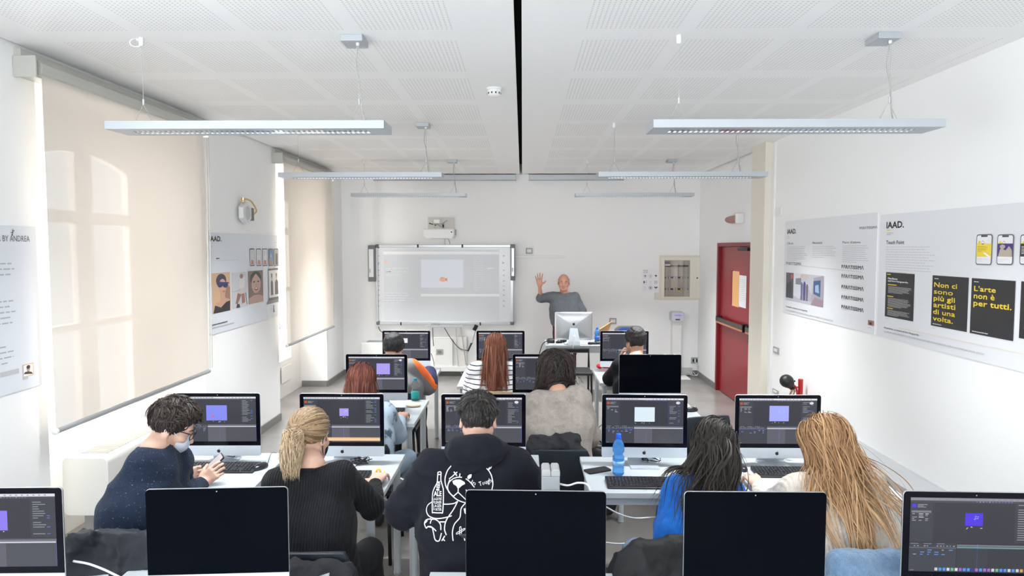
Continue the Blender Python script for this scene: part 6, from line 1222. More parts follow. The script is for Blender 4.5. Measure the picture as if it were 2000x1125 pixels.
for a_, lb, bx in (((1150, 700), 'black frame chair in front of the teacher\'s desk', 8.56),):
    c = P(1122, 700, bx); r = thing('frame_chair', lb, 'chair', (c[0], bx, 0)); cx = c[0]
    link('seat', MB().prism(rrect(cx-.21, .44, cx+.21, .475, .012), bx-.22, bx+.20), mat('black_vinyl', (.018, .018, .02), .5), r, world=True, bevel=.01)
    link('back_frame', MB().tube([(cx-.20, bx+.20, .46), (cx-.20, bx+.23, .70), (cx+.20, bx+.23, .70), (cx+.20, bx+.20, .46)], .016, 8), BPL, r, world=True); link('back_slat', MB().box((cx-.20, bx+.22, .66), (cx+.20, bx+.24, .705)), BPL, r, world=True)
    for s in (-1, 1):
        for y in (-.20, .20): link('leg', MB().tube([(cx+s*.195, bx+y, .45), (cx+s*.20, bx+y*1.1, 0)], .014, 8), BPL, r, world=True)
c = P(1232, 690, 9.7); cx = c[0]; r = thing('office_chair', 'grey shell office chair with a blue back pad by the back wall', 'chair', (cx, 9.7, 0)); SH = mat('grey_chair_shell', (.13, .135, .14), .5)
link('back_shell', MB().prism(rrect(cx-.22, .50, cx+.22, 1.005-.12, .10), 9.86, 9.90), SH, r, world=True, bevel=.012); link('back_pad', MB().prism(rrect(cx-.17, .55, cx+.17, .865, .08), 9.84, 9.862), mat('blue_upholstery', (.03, .07, .24), .8), r, world=True, bevel=.006); link('seat', MB().prism(rrect(cx-.22, .44, cx+.22, .50, .025), 9.42, 9.86), MT['blue_upholstery'], r, world=True, bevel=.012)
link('gas_column', MB().lathe([(.03, .10), (.03, .44)], (cx, 9.66, 0), 14), BPL, r, world=True)
for k in range(5): a = k*1.2566; e_ = (cx+.27*math.cos(a), 9.66+.27*math.sin(a)); link('base_arm', MB().tube([(cx, 9.66, .11), (*e_, .07)], [.022, .015], 8), BPL, r, world=True); link('caster', MB().lathe([(.028, -.018), (.030, 0), (.028, .018)], (*e_, .030), 12, axis='x'), BPL, r, world=True)
# ================================================================== RIGHT WALL
FX = dict(X=XD+.02)
r = bpy.data.objects.new('door_1', None); COL.objects.link(r); r.location = (XD, 8.8, 0); r['kind'] = 'structure'
link('door_frame', MB().box((XD-.02, 9.60, 0), (XD+.10, 9.66, 2.08)).box((XD-.02, 7.97, 0), (XD+.10, 8.02, 2.08)).box((XD-.02, 8.02, 2.03), (XD+.10, 9.60, 2.08)), RED2, r, world=True, bevel=.004)
for y0, y1 in ((8.33, 9.59), (8.03, 8.315)):
    lf = link('door_leaf', MB().box((XD+.022, y0, .01), (XD+.07, y1, 2.028)), RED, r, world=True, bevel=.004); L0 = np.array(r.location); B = lambda a, b: MB().box(tuple(np.array(a)-L0), tuple(np.array(b)-L0))
    zb0, zb1 = 1.0, 1.085; e0, e1 = (8.40, 9.56) if y1 > 9 else (8.05, 8.30); link('push_bar', B((XD-.055, e0, .995), (XD-.02, e1, 1.055)), mat('dark_brown_bar', (.045, .035, .030), .3, .3), lf, bevel=.008); link('bar_reflection', B((XD-.054, e0+.01, .975), (XD-.024, e1-.01, .996)), mat('copper_reflection', (.75, .26, .12), .3, .5), lf)  # orange reflection below the push bar, put in as a coloured strip
    for ee in (e0, e1-.06): link('bar_bracket', B((XD-.05, ee, .97), (XD+.022, ee+.06, 1.07)), BPL, lf, bevel=.006)
    if y1 > 9:
        w0, w1 = at(1443, 525, **FX), at(1428, 577, **FX); link('vision_panel', B((XD+.016, at(1444, 550, **FX)[1], at(0, 578, Y=9)[2]*0+1.25), (XD+.0235, at(1431, 550, **FX)[1], 1.71)), mat('amber_lit_glass', (.80, .42, .16), .25), lf); link('panel_bead', B((XD+.012, at(1431, 550, **FX)[1], 1.26), (XD+.0235, at(1427, 550, **FX)[1], 1.72)), RED2, lf)
        pr = Print(np.array([XD+.0195, 0, 0])-L0, (0, -1, 0), (0, 0, 1)); y_a, y_b = -at(1444, 550, **FX)[1], -at(1458, 550, **FX)[1]; pr.rect(y_a+.0, 1.26, y_b, 1.665, (.82, .82, .84)); pr.k += 1; pr.lines(y_a+.03, 1.62, y_b-.03, 1.33, 12, (.55, .55, .58), h=.3); pr.build('notice_sheet', INK, lf)
        link('door_closer', B((XD-.03, 8.34, 1.975), (XD+.02, 8.72, 2.015)), BPL, lf, bevel=.004)
    else:
        pr = Print(np.array([XD+.0195, 0, 0])-L0, (0, -1, 0), (0, 0, 1))
        for z0_, z1_ in ((1.36, 1.66), (1.02, 1.34)): pr.rect(-8.24, z0_, -8.05, z1_, (.78, .76, .72)); pr.k += 1; pr.lines(-8.23, z1_-.02, -8.06, z0_+.03, 9, (.5, .45, .42), h=.3)
        pr.build('notice_sheet', INK, lf); link('door_handle', B((XD-.04, 8.20, .86), (XD+.022, 8.23, .97)), BPL, lf, bevel=.004)
a, b = at(1422, 437, X=XD-.04), at(1449, 418, X=XD-.04); r = thing('emergency_light', 'curved dusky-pink emergency light above the red doors', 'light', (XD, (a[1]+b[1])/2, a[2])); pts = [(XD-.10*math.sin(t), a[2]+(b[2]-a[2])*(.5-.5*math.cos(t))) for t in np.linspace(0, math.pi, 9)]; n = len(pts)
V = [(x, y, z) for y in (b[1]+.08, a[1]-.05) for x, z in pts]; link('diffuser', MB().add(V, [tuple(range(n))[::-1], tuple(range(n, 2*n))]+[(i, i+1, i+1+n, i+n) for i in range(n-1)]), mat('dusky_pink_plastic', (.36, .17, .15), .4), r, world=True); link('end_cap', MB().box((XD-.10, b[1]+.02, a[2]-.01), (XD, b[1]+.08, b[2]+.01)), WPL, r, world=True, bevel=.01)
# low duct along the right wall
r = thing('wall_trunking', 'long low pale-grey trunking with a sloping lid along the right wall', 'trunking', (XR, 4.0, .25)); V = [(x, y, z) for y in (.6, 5.75) for x, z in ((XR, .27), (XR-.17, .27), (XR-.17, .43), (XR-.03, .475), (XR, .475))]; link('trunking_body', MB().add(V, [(0, 1, 2, 3, 4), (9, 8, 7, 6, 5)]+[(i, i+5, (i+1) % 5+5, (i+1) % 5) for i in range(5)]), mat('pale_grey_trunking', (.44, .45, .46), .45), r, world=True, bevel=.003); link('trunking_base', MB().box((XR-.12, .6, .0), (XR, 5.75, .27)), BASEB, r, world=True)
# fire extinguisher on its stand
c = at(1545, 748, X=2.55); ey = c[1]; r = thing('fire_extinguisher', 'red fire extinguisher with a black horn on a red stand by the right wall', 'fire extinguisher', (2.52, ey, 0)); sx = at(1569, 745, Y=ey)[0]; hx, hz = at(1542, 752, Y=ey)[[0, 2]]
sx = min(sx, XR-.06); link('cylinder', MB().lathe([(.0, .06), (.075, .065), (.085, .09), (.085, hz-.24), (.070, hz-.17), (.035, hz-.13), (.030, hz-.10)], (hx+.01, ey, 0), 24), REDG, r, world=True, smooth=True)
q = SDF(.02); h0 = at(1539, 746, Y=ey); q.cap(h0, at(1547, 756, Y=ey), .052, .030); q.ell(at(1536, 744, Y=ey), (.062, .062, .062)); link('horn', None, None, r, mesh=(lambda VQ: fast_mesh('horn', VQ[0], VQ[1], BPL, r))(q.mesh(.006)))
link('valve', MB().tube([at(1545, 752, Y=ey), at(1549, 764, Y=ey), (hx+.01, ey, hz-.12)], .022, 10), mat('brass_valve', (.5, .4, .3), .35, .7), r, world=True); link('lever', MB().tube([at(1547, 746, Y=ey), at(1553, 744, Y=ey)], .008, 6), BPL, r, world=True); link('hose', MB().tube(bez([at(1549, 752, Y=ey-.03), at(1556, 762, Y=ey-.03), (hx+.09, ey-.05, hz-.3)], 12), .010, 8), REDG, r, world=True)
tz = at(1569, 741, Y=ey)[2]; link('stand_post', MB().lathe([(.022, .01), (.022, tz), (.019, tz+.004)], (sx, ey, 0), 16), REDG, r, world=True); link('stand_arm', MB().tube([(sx, ey, hz-.02), (hx+.02, ey, hz-.02)], .007, 8), REDG, r, world=True); link('stand_base', MB().box((hx-.10, ey-.11, 0), (sx+.04, ey+.11, .06)), REDG, r, world=True, bevel=.006)
# ---- posters on the right wall
RW = dict(X=XR-.008)
def board(name, x0, y0, z0, y1, z1, label, side):
    X = XR if side == 'r' else XL; s = -1 if side == 'r' else 1; root = thing(name, label, 'poster', (X, (y0+y1)/2, (z0+z1)/2)); link('poster_panel', MB().box((X, y0, z0), (X+s*.0075, y1, z1)), mat('poster_white_'+side, (.74, .75, .77) if side == 'r' else (.70, .73, .78), .5), root, world=True); return root
r = board('exhibition_poster', 0, 5.235, 1.355, 7.06, 2.285, 'left poster of the right wall with five stacked repeated headings and a gallery photo', 'r')
pr = Print((XR-.0085, 0, 0), (0, -1, 0), (0, 0, 1), plane=RW); K = (.015, .015, .017); G1 = (.46, .46, .47); YL = (.80, .60, .02)
def tx(t, x0, y0, x1, y1, c=K, b=.02): (u0, v0), (u1, v1) = pr.uv(x0, y0), pr.uv(x1, y1); pr.text(t, u0, v0, u1, v1, c, b)
PA = 'P\u039bR\u039bTISSIM\u039b'
def quadtext(t, xl, yt, xr, yb, c=K, b=.008):
    """box given by its left-top and right-bottom pixels, heights taken at the left end"""
    (u0, v1), (_, v0) = pr.uv(xl, yt), pr.uv(xl, yb); u1 = pr.uv(xr, yb)[0]; pr.text(t, u0, v0, u1, v1, c, b)
quadtext('IAAD.', 1538, 448, 1555, 457, b=.03); quadtext(PA, 1679, 443, 1714, 448); pr.rect(1538, 461, 1541, 462, YL, px=True); pr.lines(1538, 463.5, 1548, 465.5, 1, G1, px=True)
for t, xa, xb, ya, n, xe in (('Il Brand', 1538, 1549, 473, 9, 1578), ('Necessit\u00e0', 1587, 1606, 472, 7, 1635), ('Piano d\'azione', 1646, 1681, 471, 9, 1700)):
    quadtext(t, xa, ya, xb, ya+4.5); (u0, v0), u1 = pr.uv(xa, ya+7.5), pr.uv(xe, ya+7)[0]; pr.lines(u0, v0, u1, v0-.0165*n, n, (.50, .50, .51), h=.26, seed=n)
quadtext(PA, 1536, 511, 1565, 517); pr.poly([(1565, 519), (1683, 531), (1683, 531.6), (1565, 519.6)], (.62, .40, .38), px=True)
for i, y in enumerate((517, 535, 556, 576, 595)): quadtext(PA, 1644, y, 1687, y+7, b=.02); (i > 0) and pr.lines(*pr.uv(1644, y+10), *pr.uv(1665, y+12), 1, (.62, .62, .63), h=.8, seed=i)
# gallery photograph
ph = lambda x, y: pr.uv(x, y); u0, v1 = ph(1536, 532); v0 = ph(1536, 586)[1]; u1 = ph(1608, 590)[0]; W_, H_ = u1-u0, v1-v0
def PR_(a, b, c, d, col, up=True): pr.rect(u0+a*W_, v0+b*H_, u0+c*W_, v0+d*H_, col, up=up)
def PP(pts, col): pr.poly([(u0+a*W_, v0+b*H_) for a, b in pts], col)
PR_(0, 0, 1, 1, (.50, .50, .56)); PR_(0, .1, .22, 1, (.10, .10, .12)); PP([(.22, .22), (.45, .1), (.45, 1), (.22, 1)], (.62, .64, .70)); PP([(.40, .1), (.78, .1), (.66, .5), (.46, .5)], (.42, .40, .46)); PP([(.70, 0), (1, 0), (1, 1), (.76, .9), (.72, .4)], (.36, .33, .38)); PP([(.76, .38), (.93, .30), (.93, .85), (.76, .80)], (.05, .10, .22)); PP([(.8, .45), (.9, .42), (.88, .7), (.8, .66)], (.30, .42, .60))
PP([(.28, .62), (.44, .62), (.44, .86), (.28, .82)], (.24, .22, .26)); PP([(.40, .88), (.62, .86), (.60, .98), (.42, .98)], (.60, .48, .40)); PR_(.15, .80, .20, .95, (.70, .08, .04))
for a, h_, c in ((.03, .55, (.03, .03, .04)), (.10, .62, (.04, .04, .05)), (.16, .5, (.07, .07, .08)), (.43, .62, (.14, .15, .22)), (.50, .66, (.07, .06, .20)), (.57, .58, (.16, .15, .18))): PP([(a, .10), (a+.05, .10), (a+.06, h_), (a+.04, h_+.09), (a+.015, h_+.09), (a-.005, h_)], c)
PP([(.70, 0), (1, 0), (1, .22), (.8, .28)], (.30, .22, .26))
(u_, v_), u2 = pr.uv(1536, 597), pr.uv(1655, 597)[0]; pr.text('Paratissima, un brand ed Art-Vanguardia.', u_, v_-.018, u_+.52, v_, K, .012); pr.text('A.A. TESI DI LAUREA PROGETTO DI TESI MAGISTRALE DIPLOMA ACCADEMICO IN COMMUNICATION', u_, v_-.052, u_+1.05, v_-.036, (.35, .35, .36), 0); pr.rect(1696, 625, 1707, 637, (.34, .16, .12), px=True, up=True); pr.ell(1701, 632, 2.4, 3.4, (.04, .03, .03), px=True); pr.lines(*pr.uv(1696, 640), *pr.uv(1709, 641.5), 1, G1, h=.7)
pr.build('poster_print', INK, r, world=True)
r = board('touchpoint_poster', 0, 2.35, 1.35, 5.195, 2.262, 'right poster of the right wall with yellow lettering on black sheets and phone pictures', 'r')
pr = Print((XR-.0085, 0, 0), (0, -1, 0), (0, 0, 1), plane=RW)
quadtext('IAAD.', 1732, 434, 1765, 446, b=.035); pr.rect(1732, 449, 1738, 450, YL, px=True); pr.lines(*pr.uv(1732, 454), *pr.uv(1747, 459.5), 2, G1, h=.5); quadtext('Touch Point', 1731, 470, 1766, 477, b=.012); u_, v_ = pr.uv(1731, 480); pr.lines(u_, v_, u_+.60, v_-.20, 11, (.58, .58, .59), h=.3, seed=12)
def sheet(xl, yt, xr, yb, col=(.022, .022, .024)): u0_, v1_ = pr.uv(xl, yt); v0_ = pr.uv(xl, yb)[1]; u1_ = pr.uv(xr, yb)[0]; pr.rect(u0_, v0_, u1_, v1_, col, up=True); return u0_, v0_, u1_, v1_
a0, b0, a1, b1 = sheet(1731, 531.5, 1784, 618); h_ = b1-b0; w_ = a1-a0; pr.lines(a0+.04*w_, b1-.03*h_, a0+.35*w_, b1-.06*h_, 1, YL, h=.7); pr.text('Manifesto', a0+.08*w_, b1-.155*h_, a0+.42*w_, b1-.115*h_, (.85, .85, .85), .03); pr.text('dell\'Art-Vanguardia.', a0+.08*w_, b1-.215*h_, a0+.80*w_, b1-.175*h_, (.85, .85, .85), .03)
for q_, nn in ((.26, 6), (.52, 8), (.79, 5)): pr.lines(a0+.08*w_, b1-q_*h_, a0+.78*w_ if q_ < .3 else a0+.55*w_, b1-(q_+.025)*h_, 1, YL, h=.8); pr.lines(a0+.10*w_, b1-(q_+.045)*h_, a0+.93*w_, b1-(q_+.045+.026*nn)*h_, nn, (.55, .55, .55), h=.35, seed=nn)
a0, b0, a1, b1 = sheet(1822, 537.5, 1889, 636); w_, h_ = a1-a0, b1-b0; pr.lines(a0+.06*w_, b1-.05*h_, a0+.33*w_, b1-.075*h_, 1, (.8, .8, .8), h=.5)
for i, (t, e) in enumerate((('Non ci', .70), ('sono', .60), ('pi\u00f9 gli', .66), ('artisti', .68), ('di una', .68), ('volta.', .63))):
    zt = b1-(.135+i*.133)*h_; asc = {'sono': .062}.get(t, .092); pr.text(t, a0+.06*w_, zt-.092*h_-(.028*h_ if 'g' in t else 0), a0+e*w_, zt-.092*h_+asc*h_, YL, .022)
pr.lines(a0+.06*w_, b0+.055*h_, a0+.62*w_, b0+.03*h_, 1, (.8, .8, .8), h=.5)
a0, b0, a1, b1 = sheet(1899, 543, 1980, 651); w_, h_ = a1-a0, b1-b0; pr.lines(a0+.06*w_, b1-.05*h_, a0+.33*w_, b1-.075*h_, 1, (.8, .8, .8), h=.5)
for i, (t, e) in enumerate((('L\'arte', .58), ('non \u00e8', .56), ('per tutti.', .94))): zt = b1-(.135+i*.133)*h_; pr.text(t, a0+.07*w_, zt-.092*h_-(.028*h_ if 'p' in t else 0), a0+e*w_, zt, YL, .022)
pr.lines(a0+.06*w_, b0+.055*h_, a0+.90*w_, b0+.03*h_, 1, (.8, .8, .8), h=.5)
a0, b0 = pr.uv(1991, 660); a1 = a0+.62; b1 = pr.uv(1991, 549)[1]; pr.rect(a0, b0, a1, b1, (.022, .022, .024), up=True); w_, h_ = a1-a0, b1-b0
for i, t in enumerate(('Arte', 'Libera', 'Vera', 'Nuova', 'Lucida')): zt = b1-(.15+i*.145)*h_; pr.text(t, a0+.06*w_, zt-.09*h_, a0+.6*w_, zt, YL, .022)
for i, xl in enumerate((1909, 1950, 1995)):
    u0_, v1_ = pr.uv(xl, 458); v0_ = pr.uv(xl, 517)[1]; pw = pr.uv(xl+31+i, 458)[0]-u0_; pr.poly(rrect(u0_, v0_, u0_+pw, v1_, .016), (.12, .12, .13)); pr.poly(rrect(u0_+.006, v0_+.006, u0_+pw-.006, v1_-.006, .012), (.80, .80, .81)); pr.rect(u0_+.3*pw, v1_-.016, u0_+.7*pw, v1_-.004, (.10, .10, .11))
    pr.ell(u0_+.2*pw, v1_-.050, .011, .013, YL); pr.ell(u0_+.42*pw, v1_-.050, .011, .013, (.6, .2, .2), up=True); pr.ell(u0_+.42*pw, v1_-.050, .008, .010, (.80, .80, .81))
    hh = v1_-v0_; zz = lambda a, b: (u0_+a*pw, v0_+b*hh); R5 = lambda a, b, c, d, col: pr.rect(*zz(a, b), *zz(c, d), col, up=True)
    if i == 0: R5(.03, .27, .97, .70, (.82, .62, .06)); pr.lines(*zz(.1, .62), *zz(.75, .42), 5, (.2, .16, .03), h=.3); pr.poly([zz(.45, .40), (zz(.6, .40)), zz(.95, .27), zz(.75, .27)], (.86, .84, .82))
    elif i == 1: R5(.03, .27, .97, .70, (.06, .04, .20)); pr.poly([zz(.08, .27), zz(.94, .27), zz(.92, .48), zz(.74, .62), zz(.55, .48), zz(.42, .50), zz(.34, .64), zz(.18, .48)], (.45, .38, .30)); pr.ell(*zz(.34, .60), .17*pw, .07*hh, (.42, .36, .36))
    else: R5(.03, .27, .97, .70, (.03, .03, .03)); pr.lines(*zz(.1, .62), *zz(.9, .35), 6, (.8, .8, .8), h=.4)
    pr.lines(*zz(.08, .22), *zz(.85, .10), 3, (.6, .6, .62), h=.3)
pr.lines(*pr.uv(1907, 525), *pr.uv(1932, 527), 1, G1, h=.5); quadtext('Paratissima, un brand ed Art-Vanguardia.', 1728, 638, 1797, 642, b=.012)
quadtext('A.A. TESI DI LAUREA PROGETTO DI TESI MAGISTRALE E DIPLOMA ACCADEMICO DI I LIVELLO IN COMMUNICATION DESIGN', 1728, 645.5, 1925, 648.5, (.35, .35, .36), .0); pr.poly([(1757, 640), (2000, 691), (2000, 691.7), (1757, 640.7)], (.75, .6, .35), px=True)
for xl, ya in ((1731, 622), (1822, 641)): pr.lines(*pr.uv(xl, ya), *pr.uv(xl+14, ya+1.5), 1, G1, h=.7)
pr.build('poster_print', INK, r, world=True)
# ================================================================== LEFT WALL
LW = dict(X=XL+.008)
r = board('brand_poster', 0, 2.9, 1.215, 3.93, 2.14, 'grey-white poster at the left edge of the picture with spaced lettering and a small portrait', 'l')
pr = Print((XL+.0085, 0, 0), (0, 1, 0), (0, 0, 1), plane=LW); u_, v_ = pr.uv(58, 472); pr.text('CER BY ANDREA', u_-.285, v_+.0, u_+.0, v_+.033, (.10, .10, .11), .004)
for pts in ([(.0, 0), (.022, .012), (.02, .02), (-.002, .006)], [(-.02, -.01), (.012, -.01), (.012, -.004), (-.02, -.004)], [(-.004, -.04), (.004, -.038), (.008, .03), (.002, .03)], [(-.014, -.028), (-.004, -.04), (.0, -.036), (-.008, -.022)]): c_ = pr.uv(24, 455); pr.poly([(c_[0]+a*.7, c_[1]+.006+b*.55) for a, b in pts], K)
for ya, n in ((509, 4), (581, 6), (667, 5)): x_ = 30+(ya-509)*.05; u_, v_ = pr.uv(x_, ya); pr.lines(u_-.6, v_, u_+.0, v_-.030*n, n, (.40, .42, .46), h=.25, seed=ya)
for a, b, c, d, col in ((44, 713, 66, 732, (.70, .45, .18)), (45.2, 714.3, 64.8, 730.8, (.80, .80, .80))): pr.rect(a, b, c, d, col, px=True, up=True)
pr.ell(55, 720, 3.6, 5, (.45, .28, .22), px=True, up=True); pr.ell(55, 716.8, 3.9, 2.8, (.03, .03, .03), px=True); pr.poly([(46, 731), (49, 726.5), (55, 725), (61, 726), (64.6, 730)], (.03, .03, .035), px=True); pr.lines(*pr.uv(44, 736), *pr.uv(67, 737), 1, G1, h=.8); pr.rect(0, 728, 37, 728.5, (.5, .5, .52), px=True); pr.build('poster_print', INK, r, world=True)
r = board('eyewear_poster', 0, 6.10, 1.225, 7.848, 2.155, 'poster between the two left windows with portraits, phones and a laptop picture', 'l')
pr = Print((XL+.0085, 0, 0), (0, 1, 0), (0, 0, 1), plane=LW)
def q4(xl, yt, xr, yb): u0_, v1_ = pr.uv(xl, yt); v0_ = pr.uv(xl, yb)[1]; return u0_, v0_, pr.uv(xr, yt)[0], v1_
u0, v0, u1, v1 = q4(409, 461, 432, 471); pr.text('IAAD.', u0, v0, u1, v1, K, .035); pr.lines(*pr.uv(410, 481), *pr.uv(423, 482), 1, G1, h=.8); a_ = pr.uv(422, 503); pr.lines(a_[0], a_[1], a_[0]+.15, a_[1]-.018, 1, K, h=.6); pr.rect(a_[0], a_[1]-.03, a_[0]+.5, a_[1]-.027, (.45, .50, .58)); pr.lines(*pr.uv(534, 473), *pr.uv(548, 474.5), 1, G1, h=.8)
def inpic(x0, y0, x1, y1, bg):
    u0_, v0_, u1_, v1_ = q4(x0, y0, x1, y1); W_, H_ = u1_-u0_, v1_-v0_; pr.rect(u0_, v0_, u1_, v1_, bg, up=True)
    return (lambda pts, c: pr.poly([(u0_+a*W_, v0_+b*H_) for a, b in pts], c)), (lambda x, y, rx, ry, c: pr.ell(u0_+x*W_, v0_+y*H_, rx*W_, ry*H_, c, up=True))
pp, ee = inpic(413, 534, 449, 614, (.62, .40, .24)); ee(.50, .80, .28, .17, (.045, .03, .06)); pp([(.62, .45), (.98, .10), (.98, .6), (.76, .75)], (.30, .16, .10)); ee(.56, .64, .21, .20, (.58, .33, .23)); pp([(.40, .3), (.66, .3), (.72, .52), (.44, .55)], (.55, .32, .22)); pp([(.08, .0), (.98, .0), (.95, .30), (.62, .36), (.40, .28), (.20, .26)], (.56, .32, .22)); pp([(.04, .0), (.95, .0), (.97, .26), (.75, .24), (.45, .12), (.14, .20)], (.012, .012, .014)); ee(.44, .70, .15, .075, (.02, .03, .12)); ee(.72, .68, .15, .075, (.02, .03, .12)); pp([(.38, .72), (.92, .70), (.92, .74), (.38, .77)], (.03, .04, .14)); ee(.62, .52, .07, .018, (.42, .12, .10))
pp, ee = inpic(452, 533, 482, 604, (.56, .57, .58)); pp([(.45, .55), (.80, .50), (.86, .85), (.52, .88)], (.70, .69, .66)); ee(.62, .88, .11, .07, (.24, .15, .12)); pp([(.25, .30), (.70, .30), (.86, .55), (.40, .52)], (.60, .55, .50)); pp([(.2, .12), (.36, .12), (.60, .36), (.36, .42)], (.28, .14, .10)); pp([(.62, .05), (.84, .05), (.80, .38), (.60, .38)], (.34, .16, .12)); pp([(.24, .0), (.50, .0), (.46, .10), (.30, .12)], (.04, .04, .05)); pp([(.60, .02), (.92, .04), (.86, .12), (.64, .10)], (.62, .60, .58)); pp([(.85, .4), (.90, .4), (.98, .05), (.94, .05)], (.10, .10, .11)); pp([(.05, .46), (.5, .48), (.5, .50), (.05, .48)], (.4, .4, .42))
pp, ee = inpic(484, 530, 513, 595, (.20, .13, .11)); pp([(.0, .0), (1, .0), (1, .17), (.7, .25), (.34, .25), (.0, .17)], (.46, .28, .22)); ee(.50, .76, .38, .22, (.025, .02, .022)); ee(.52, .60, .31, .30, (.50, .32, .26)); pp([(.18, .7), (.5, .92), (.85, .7), (.82, .82), (.5, .97), (.2, .84)], (.03, .025, .027)); ee(.38, .66, .07, .025, (.04, .03, .03)); ee(.66, .66, .07, .025, (.04, .03, .03)); ee(.52, .44, .12, .055, (.30, .05, .06)); ee(.52, .455, .08, .02, (.75, .72, .7)); ee(.52, .56, .06, .03, (.42, .24, .19))
for i, x in enumerate((487, 500, 512, 523.5, 534)):
    u0_, v0_, u1_, v1_ = q4(x, 485.5, x+9.5, 520); W_, H_ = u1_-u0_, v1_-v0_; pr.poly(rrect(u0_, v0_, u1_, v1_, .018), (.04, .04, .05)); bg = ((.60, .60, .62), (.62, .63, .64), (.64, .64, .65), (.08, .20, .42), (.32, .32, .34))[i]; pr.poly(rrect(u0_+.008, v0_+.010, u1_-.008, v1_-.010, .012), bg)
    pp = lambda pts, c: pr.poly([(u0_+a*W_, v0_+b*H_) for a, b in pts], c)
    if i < 3: pp([(.2, .08), (.8, .08), (.75, .32), (.3, .36)], (.42, .20, .14)); pr.lines(u0_+.2*W_, v0_+.9*H_, u0_+.8*W_, v0_+.6*H_, 4, (.35, .35, .37), h=.3, seed=i)
    elif i == 3: pp([(.1, .06), (.9, .06), (.9, .35), (.1, .4)], (.28, .20, .14)); pp([(.4, .5), (.6, .5), (.5, .8)], (.6, .55, .45))
    else: pp([(.3, .08), (.75, .08), (.75, .72), (.35, .72)], (.02, .02, .025)); pr.ell(u0_+.52*W_, v0_+.8*H_, .12*W_, .06*H_, (.3, .2, .16))
u0_, v0_, _, v1_ = q4(523, 525, 552, 588); u1_ = 7.84; pr.poly([(u0_, v0_), (u1_, v0_), (u1_, v1_), (u0_, v1_)], (.03, .03, .035)); pr.rect(u0_+.015, v0_+.03, u1_, v1_-.02, (.64, .65, .66), up=True); W_, H_ = u1_-u0_, v1_-v0_
for cx, hw, c1 in ((.34, .12, (.045, .05, .06)), (.80, .17, (.02, .02, .022))): pr.poly([(u0_+(cx-hw)*W_, v0_+.16*H_), (u0_+(cx+hw)*W_, v0_+.16*H_), (u0_+(cx+hw*.9)*W_, v0_+.55*H_), (u0_+(cx+hw*.3)*W_, v0_+.64*H_), (u0_+(cx-hw*.3)*W_, v0_+.64*H_), (u0_+(cx-hw*.9)*W_, v0_+.55*H_)], c1); pr.ell(u0_+cx*W_, v0_+.73*H_, .065*W_, .10*H_, (.40, .24, .18), up=True); pr.ell(u0_+cx*W_, v0_+.80*H_, .065*W_, .05*H_, (.05, .04, .04)); pr.rect(u0_+(cx-.06)*W_, v0_+.73*H_, u0_+(cx+.06)*W_, v0_+.76*H_, (.30, .03, .03) if cx > .5 else K)
pr.poly([(u0_-.08, v0_-.035), (u1_, v0_-.035), (u1_, v0_-.0), (u0_-.02, v0_-.0)], (.14, .14, .15)); pr.lines(*pr.uv(413, 634), 6.95, pr.uv(413, 637)[1], 1, K, h=.7, seed=31); pr.lines(pr.uv(413, 640)[0], pr.uv(413, 640)[1], 7.25, pr.uv(413, 643)[1], 1, G1, h=.7, seed=32); pr.poly([(7.66, v0_-.14), (7.70, v0_-.14), (7.69, v0_-.09), (7.67, v0_-.09)], K); pr.ell(7.68, v0_-.075, .012, .02, K)
pr.build('poster_print', INK, r, world=True)
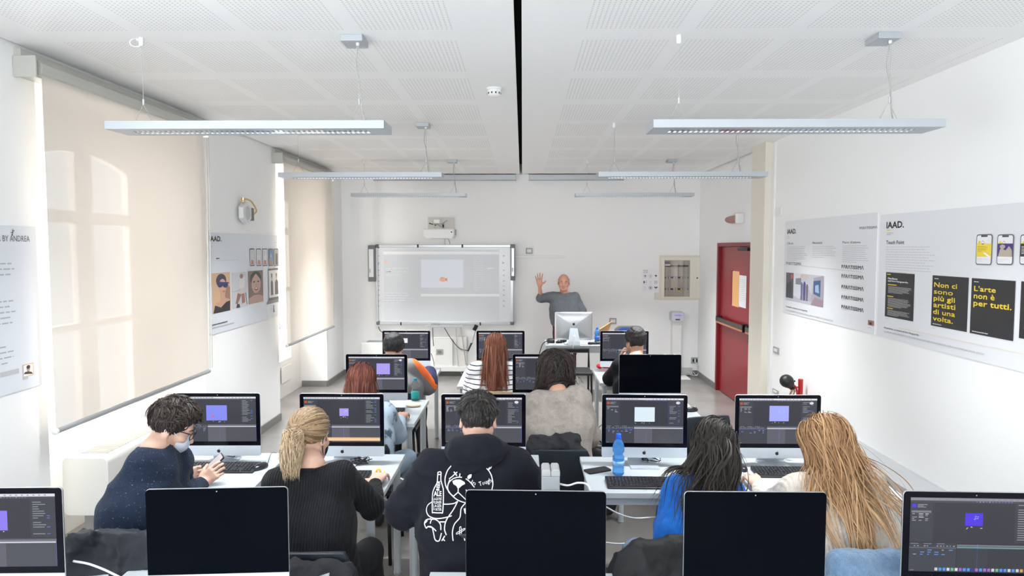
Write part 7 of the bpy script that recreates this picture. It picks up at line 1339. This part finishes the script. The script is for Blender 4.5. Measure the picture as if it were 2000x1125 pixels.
# hexagonal alarm bell with its cable
c = at(477, 416, X=XL+.05); cy, cz = c[1]+.02, c[2]; HW = mat('pearl_white_plastic', (.66, .67, .68), .3); r = thing('wall_fitting', 'small hexagonal white fitting with a yellow cable high between the left windows', 'fitting', (XL, cy, cz))
hx_ = [(cy+.13*math.cos(a), cz+.115*math.sin(a)) for a in [math.pi/2+k*math.pi/3 for k in range(6)]]; V = [(XL+.03, y, z) for y, z in hx_]+[(XL+.075, cy+(y-cy)*.92, cz+(z-cz)*.92) for y, z in hx_]; link('hexagonal_cover', MB().add(V, [(5, 4, 3, 2, 1, 0), (6, 7, 8, 9, 10, 11)]+[(i, (i+1) % 6, (i+1) % 6+6, i+6) for i in range(6)]), HW, r, world=True, bevel=.006); link('cover_face', MB().lathe([(.070, XL+.074), (.066, XL+.080)], (0, cy, cz), 24, axis='x'), mat('grey_pearl', (.50, .51, .52), .25), r, world=True)
link('bracket', MB().box((XL, cy+.10, cz-.07), (XL+.06, cy+.21, cz+.06)), mat('dark_olive_metal', (.16, .16, .13), .4, .4), r, world=True, bevel=.006); link('fitting_cable', MB().tube(bez([(XL+.04, cy-.07, cz+.11), (XL+.05, cy+.0, cz+.14), (XL+.06, cy+.14, cz+.125), (XL+.06, cy+.27, cz+.04), (XL+.05, cy+.20, cz-.01)], 20), .008, 8), mat('yellow_cable', (.60, .42, .12), .45), r, world=True, smooth=True); link('cable_gland', MB().tube([(XL+.04, cy-.03, cz+.11), (XL+.05, cy-.03, cz+.15)], .02, 10), mat('brass_gland', (.55, .42, .25), .35, .8), r, world=True)
# fan convector under the near blind
r = thing('window_convector', 'white convector with a slatted top under the near left window', 'heater', (XL, 5.0, .3)); y0, y1, z0, z1, xf = 4.17, 5.95, .33, .70, -2.60
pr_ = rrect(XL-.06, z0, xf, z1, .035); n = len(pr_); V = [(x, y, z) for y in (y0, y1) for x, z in pr_]; link('cabinet', MB().add(V, [tuple(range(n)), tuple(range(2*n-1, n-1, -1))]+[(i, i+n, (i+1) % n+n, (i+1) % n) for i in range(n)]), mat('warm_white_enamel', (.76, .75, .71), .4), r, world=True, bevel=.004)
for k in range(64): yy = y0+.10+k*.0248; link('grille_slat', MB().box((XL+.0, yy, z1-.001), (xf-.06, yy+.010, z1+.005)), mat('grey_beige_slat', (.42, .41, .37), .5), r, world=True, key=None)
for k in (0, 1): link('wall_bracket', MB().box((XL-.06, y0+.2+k*1.3, .12), (XL+.03, y0+.26+k*1.3, z0)), GPL, r, world=True)
for n_, o in [(o.name, o) for o in bpy.data.objects if o.type == 'MESH' and o.name.startswith('grille_slat')]: pass
# fill lights added under the pendant lamps to brighten the room
for xc in (-1.47, 1.44):
    for y in (3.73, 6.30, 8.92): area('lamp_fill', (xc, y, 2.64), (0, 0, 0), 1.25, .09, 20 if y < 4 else 36, (.95, .98, 1)).data.spread = 1.75
